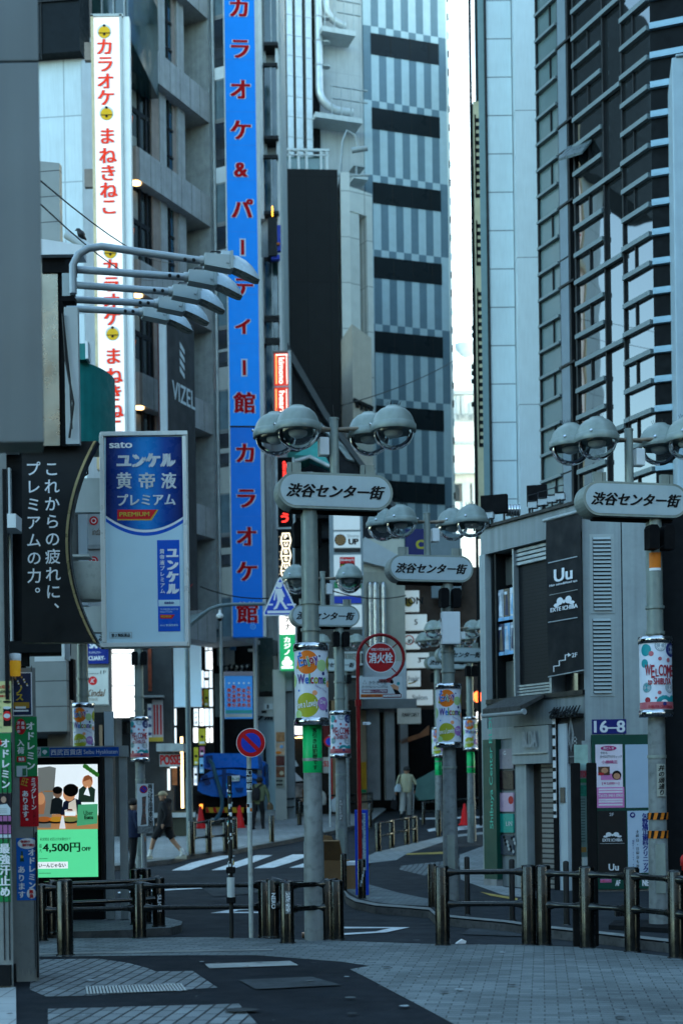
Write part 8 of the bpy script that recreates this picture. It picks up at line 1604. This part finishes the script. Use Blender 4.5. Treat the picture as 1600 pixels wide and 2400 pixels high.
def loft(t, W, rings, mt, name, seg=16):
    m = MB(); vs = []
    for x, y, z, rx, ry in rings: vs += [W((x + rx * cos(2 * pi * k / seg), y + ry * sin(2 * pi * k / seg), z)) for k in range(seg)]
    m.add(vs, [(i * seg + k, i * seg + (k + 1) % seg, (i + 1) * seg + (k + 1) % seg, (i + 1) * seg + k) for i in range(len(rings) - 1) for k in range(seg)], mt, True); return m.build(name, t)
def head(N, E, x, y, z, tilt=0, sk=None):
    sk = sk or SKIN
    N['neck'] = (x, y - .01, z - .17, .052); N['skull'] = (x, y - .01 + tilt * .3, z, .088); N['jaw'] = (x, y + .035 + tilt * .3, z - .075, .058); N['crown'] = (x, y - .015 + tilt, z + .06, .075); N['nose'] = (x, y + .105 + tilt, z - .02, .014); N['earl'] = (x - .092, y, z - .02, .015); N['earr'] = (x + .092, y, z - .02, .015); N['chin'] = (x, y + .07, z - .1, .02)
    E += [('neck', 'skull', sk), ('skull', 'jaw', sk), ('skull', 'crown', sk), ('skull', 'nose', sk), ('skull', 'earl', sk), ('skull', 'earr', sk), ('jaw', 'chin', sk)]
# man in black with tan cap, mid-stride to the left
N = {'pelvis': (0, 0, .92, .15), 'belly': (0, .01, 1.08, .155), 'chest': (0, .0, 1.27, .16), 'hl': (-.09, 0, .86, .10), 'hr': (.09, 0, .86, .10), 'kl': (-.10, .26, .52, .07), 'kr': (.10, -.14, .50, .068), 'al': (-.10, .36, .13, .042), 'ar': (.10, -.42, .16, .042), 'tl': (-.10, .47, .05, .034), 'tr': (.10, -.33, .05, .034), 'sl': (-.18, 0, 1.36, .075), 'sr': (.18, 0, 1.36, .075), 'el': (-.24, -.10, 1.10, .058), 'er': (.24, .08, 1.10, .058), 'wl': (-.22, .0, .88, .034), 'wr': (.22, .20, .92, .034)}
E = [('pelvis', 'belly', CBLK), ('belly', 'chest', CBLK), ('pelvis', 'hl', CBLK), ('pelvis', 'hr', CBLK), ('hl', 'kl', CBLK), ('hr', 'kr', CBLK), ('kl', 'al', SKIN), ('kr', 'ar', SKIN), ('al', 'tl', CWHT), ('ar', 'tr', CWHT), ('chest', 'sl', CBLK), ('chest', 'sr', CBLK), ('sl', 'el', CBLK), ('sr', 'er', CBLK), ('el', 'wl', CBLK), ('er', 'wr', CBLK), ('chest', 'neck', CBLK)]
head(N, E, 0, .05, 1.55); fingers(N, E, 'wl', 0, .02, SKIN); fingers(N, E, 'wr', 0, .03, SKIN)
def ex(t, W):
    loft(t, W, [(0, -.01, 1.44, .10, .09), (0, -.01, 1.38, .20, .14), (0, 0, 1.2, .215, .17), (0, 0, 1.0, .225, .185), (0, .0, .84, .235, .2), (0, .0, .80, .23, .195)], CBLK, 'coat'); loft(t, W, [(-.1, .03, .86, .12, .13), (-.1, .15, .66, .125, .125), (-.1, .22, .55, .12, .12)], CBLK, 'trouser_leg'); loft(t, W, [(.1, -.02, .86, .12, .13), (.1, -.08, .66, .125, .125), (.1, -.13, .54, .12, .12)], CBLK, 'trouser_leg')
    loft(t, W, [(0, -.06, 1.50, .085, .07), (0, -.09, 1.44, .13, .10), (0, -.06, 1.38, .13, .10)], CBLK, 'hood'); ell(t, W, (0, .045, 1.585), (.105, .12, .10), CTAN, 'cap', cut=-.15)
    m = MB(); m.add([W(p) for p in ((-.08, .13, 1.60), (.08, .13, 1.60), (.06, .245, 1.575), (-.06, .245, 1.575), (-.08, .13, 1.585), (.08, .13, 1.585), (.06, .245, 1.565), (-.06, .245, 1.565))], [(0, 1, 2, 3), (7, 6, 5, 4), (0, 1, 5, 4), (1, 2, 6, 5), (2, 3, 7, 6), (3, 0, 4, 7)], CTAN); m.build('cap_peak', t)
    loft(t, W, [(-.10, .33, .26, .05, .055), (-.10, .37, .10, .05, .055)], CWHT, 'sock'); loft(t, W, [(.10, -.36, .28, .05, .055), (.10, -.42, .12, .05, .055)], CWHT, 'sock')
    shoe(t, W, (-.1, .36, .1), (-.1, .58, .035), M('beige_shoe', (.34, .33, .28), .7)); shoe(t, W, (.1, -.44, .1), (.1, -.22, .035), M('beige_shoe', (.34, .33, .28), .7))
q = P(388, 2008, 34.4); person('person in black jacket and shorts with tan cap striding left', (q.x, q.y, zg(34.4)), R(86), N, E, ex, .99)
# half hidden person behind the advert post
N = {'pelvis': (0, 0, .90, .14), 'belly': (0, .02, 1.06, .145), 'chest': (0, .02, 1.24, .15), 'hl': (-.09, 0, .84, .095), 'hr': (.09, 0, .84, .095), 'kl': (-.1, .05, .48, .07), 'kr': (.1, -.02, .48, .07), 'al': (-.1, 0, .1, .05), 'ar': (.1, -.08, .1, .05), 'tl': (-.1, .14, .05, .034), 'tr': (.1, .06, .05, .034), 'sl': (-.17, 0, 1.32, .07), 'sr': (.17, 0, 1.32, .07), 'el': (-.22, .02, 1.06, .055), 'er': (.22, .04, 1.06, .055), 'wl': (-.2, .14, .86, .033), 'wr': (.2, .16, .86, .033)}
E = [('pelvis', 'belly', CNAVY), ('belly', 'chest', CNAVY), ('pelvis', 'hl', CBLK), ('pelvis', 'hr', CBLK), ('hl', 'kl', CBLK), ('hr', 'kr', CBLK), ('kl', 'al', CBLK), ('kr', 'ar', CBLK), ('al', 'tl', CBLK), ('ar', 'tr', CBLK), ('chest', 'sl', CNAVY), ('chest', 'sr', CNAVY), ('sl', 'el', CNAVY), ('sr', 'er', CNAVY), ('el', 'wl', CNAVY), ('er', 'wr', CNAVY), ('chest', 'neck', CNAVY)]
head(N, E, 0, .06, 1.50); fingers(N, E, 'wl', 0, .02, SKIN); fingers(N, E, 'wr', 0, .02, SKIN)
def ex(t, W): ell(t, W, (0, .03, 1.545), (.105, .115, .10), CHAIR, 'hair', cut=-.45); loft(t, W, [(0, 0, 1.4, .10, .09), (0, .01, 1.33, .19, .13), (0, .01, 1.1, .2, .16), (0, .01, .84, .2, .17)], CNAVY, 'jacket'); shoe(t, W, (-.1, 0, .08), (-.1, .18, .035), CBLK); shoe(t, W, (.1, -.08, .08), (.1, .12, .035), CBLK)
q = P(311, 2050, 29); person('person in navy jacket half hidden between advert posts and loading sign', (q.x, q.y, 0), R(-60), N, E, ex, .99)
# walker in olive jacket, seen from behind
N = {'pelvis': (0, 0, .90, .15), 'belly': (0, .03, 1.06, .155), 'chest': (0, .09, 1.25, .16), 'hl': (-.1, 0, .84, .10), 'hr': (.1, 0, .84, .10), 'kl': (-.12, -.06, .48, .078), 'kr': (.11, .12, .49, .078), 'al': (-.13, -.22, .13, .055), 'ar': (.12, .08, .1, .055), 'tl': (-.13, -.14, .04, .036), 'tr': (.12, .22, .05, .036), 'sl': (-.19, .1, 1.33, .078), 'sr': (.19, .1, 1.33, .078), 'el': (-.27, .1, 1.06, .06), 'er': (.30, .08, 1.07, .06), 'wl': (-.26, .22, .9, .035), 'wr': (.32, .12, .84, .035)}
E = [('pelvis', 'belly', COLV), ('belly', 'chest', COLV), ('pelvis', 'hl', CBLK), ('pelvis', 'hr', CBLK), ('hl', 'kl', CBLK), ('hr', 'kr', CBLK), ('kl', 'al', CBLK), ('kr', 'ar', CBLK), ('al', 'tl', CBLK), ('ar', 'tr', CBLK), ('chest', 'sl', COLV), ('chest', 'sr', COLV), ('sl', 'el', COLV), ('sr', 'er', COLV), ('el', 'wl', COLV), ('er', 'wr', COLV), ('chest', 'neck', COLV)]
head(N, E, .02, .18, 1.50); fingers(N, E, 'wl', 0, .03, SKIN); fingers(N, E, 'wr', .01, .02, SKIN)
def ex(t, W):
    ell(t, W, (.02, .16, 1.53), (.112, .13, .115), CHAIR, 'hair', cut=-.7); loft(t, W, [(0, .1, 1.42, .10, .09), (0, .09, 1.36, .21, .14), (0, .06, 1.16, .225, .18), (0, .02, .94, .215, .18), (0, .01, .88, .20, .17)], COLV, 'jacket')
    loft(t, W, [(-.03, -.09, 1.28, .10, .05), (-.04, -.13, 1.16, .14, .09), (-.05, -.16, 1.0, .15, .10), (-.05, -.14, .90, .13, .08)], CBLK, 'rucksack'); m = MB(); m.tube([W((-.05, -.1, 1.26)), W((.10, -.07, 1.38)), W((.14, .02, 1.42))], .022, CBLK, 6); m.tube([W((-.05, -.1, 1.24)), W((-.15, -.06, 1.36)), W((-.14, .04, 1.42))], .022, CBLK, 6); m.build('strap', t); shoe(t, W, (-.13, -.24, .1), (-.13, -.04, .035), CBLK); shoe(t, W, (.12, .06, .1), (.12, .27, .035), CBLK)
    loft(t, W, [(.34, .14, .82, .05, .03), (.35, .15, .72, .10, .05), (.35, .15, .60, .10, .05)], M('brown_handbag', (.08, .05, .025), .5), 'hand_bag')
q = P(606, 1945, 43.6); person('person in olive jacket with dark rucksack walking away by the truck', (q.x, q.y, zg(43.6)), R(-8), N, E, ex, .98)
# walker in cream vest with a white crutch
N = {'pelvis': (0, 0, .94, .145), 'belly': (0, .01, 1.10, .15), 'chest': (0, .03, 1.30, .155), 'hl': (-.1, 0, .88, .10), 'hr': (.1, 0, .88, .10), 'kl': (-.13, -.05, .50, .075), 'kr': (.10, .1, .52, .075), 'al': (-.20, -.24, .16, .05), 'ar': (.10, .12, .1, .05), 'tl': (-.21, -.17, .05, .036), 'tr': (.11, .26, .05, .036), 'sl': (-.2, .03, 1.40, .075), 'sr': (.2, .03, 1.40, .075), 'el': (-.30, .0, 1.13, .055), 'er': (.32, .02, 1.14, .055), 'wl': (-.34, .03, .90, .034), 'wr': (.30, .10, .93, .034)}
E = [('pelvis', 'belly', CCRM), ('belly', 'chest', CCRM), ('pelvis', 'hl', CGRY), ('pelvis', 'hr', CGRY), ('hl', 'kl', CGRY), ('hr', 'kr', CGRY), ('kl', 'al', CGRY), ('kr', 'ar', CGRY), ('al', 'tl', CBLK), ('ar', 'tr', CBLK), ('chest', 'sl', CCRM), ('chest', 'sr', CCRM), ('sl', 'el', CCRM), ('sr', 'er', CCRM), ('el', 'wl', CBLK), ('er', 'wr', CBLK), ('chest', 'neck', CCRM)]
head(N, E, .03, .06, 1.60); fingers(N, E, 'wl', 0, .0, SKIN); fingers(N, E, 'wr', 0, .02, SKIN)
def ex(t, W):
    ell(t, W, (.03, .04, 1.635), (.108, .12, .105), M('grey_dark_hair', (.03, .03, .03), .7), 'hair', cut=-.55); loft(t, W, [(0, .03, 1.48, .10, .09), (0, .03, 1.42, .22, .14), (0, .02, 1.2, .215, .17), (0, .01, 1.0, .20, .175), (0, 0, .90, .19, .17), (0, 0, .86, .18, .16)], CCRM, 'vest'); loft(t, W, [(-.1, 0, .9, .115, .12), (-.12, -.03, .52, .1, .1), (-.17, -.18, .24, .095, .095)], CGRY, 'trouser_leg'); loft(t, W, [(.1, 0, .9, .115, .12), (.1, .09, .52, .1, .1), (.1, .11, .1, .095, .095)], CGRY, 'trouser_leg')
    shoe(t, W, (-.2, -.25, .11), (-.21, -.07, .04), CBLK); shoe(t, W, (.1, .1, .09), (.11, .3, .035), CBLK); m = MB(); m.tube([W((.26, .12, 1.20)), W((.27, .13, .6)), W((.24, .16, .02))], [.022, .018, .014], CWHT, 8); m.build('crutch', t)
    loft(t, W, [(-.28, -.12, 1.14, .05, .05), (-.30, -.14, 1.02, .12, .08), (-.30, -.14, .88, .12, .08)], M('pale_blue_bag', (.35, .42, .46), .7), 'shoulder_bag'); m = MB(); m.tube([W((-.30, -.1, 1.12)), W((-.2, -.06, 1.42)), W((-.17, .05, 1.47))], .016, CBLK, 6); m.build('bag_strap', t)
    m = MB(); m.add([W(p) for p in ((-.52, .0, .36), (-.34, .0, .26), (-.28, .0, .56), (-.46, .0, .64), (-.52, .09, .36), (-.34, .09, .26), (-.28, .09, .56), (-.46, .09, .64))], [(0, 1, 2, 3), (7, 6, 5, 4), (0, 1, 5, 4), (1, 2, 6, 5), (2, 3, 7, 6), (3, 0, 4, 7)], CBLK); m.tube([W((-.44, .05, .62)), W((-.36, .04, .84)), W((-.32, .05, .59))], .012, CBLK, 6); m.build('briefcase', t)
q = P(952, 1918, 47.5); person('person in cream vest with black bag and white crutch walking away', (q.x, q.y, zg(47.5)), R(6), N, E, ex, 1.0)

# stickers on the guard rail posts and the hydrant bollard
for px, py, d_, z0, z1, tx, lab in ((640, 2196, 0, .32, .52, 'NERO', 'black and white vertical sticker on the double guard rail post'), (674, 2211, 0, .33, .58, '渋谷', 'worn grey sticker on the left post of short angled guard rail'), (373, 2172, 0, .18, .42, 'SLICE', 'white lettered sticker on the island guard rail end post'), (848, 2107, 0, .2, .55, '', 'pale patches of torn paper on bollard by the hydrant board')):
    q = G(px, py); r0 = .063 if px == 848 else .079; cy = Cyl((q.x, q.y), r0, atan2(-q.y, -q.x)); t = T('post_sticker', lab, 'sticker', (q.x, q.y - r0, z0)); m = MB()
    if tx: cq(m, cy, -.02, .04, z0, z1, .003, INK if px != 674 else M('grey_sticker', (.14, .15, .15), .6, var=.4, scale=30)); txt(m, cy, tx, .01, (z0 + z1) / 2, PAPERW, w=(z1 - z0) * .9, h=.045, rot=-90, o=.006, bold=.03)
    else:
        for i in range(6): a0 = -.03 + .012 * i; cq(m, cy, a0, a0 + .025, z0 + .05 * i, z0 + .05 * i + .045, .003 + .0005 * i, PALE if i % 2 else GALV)
    m.build('sheet', t)
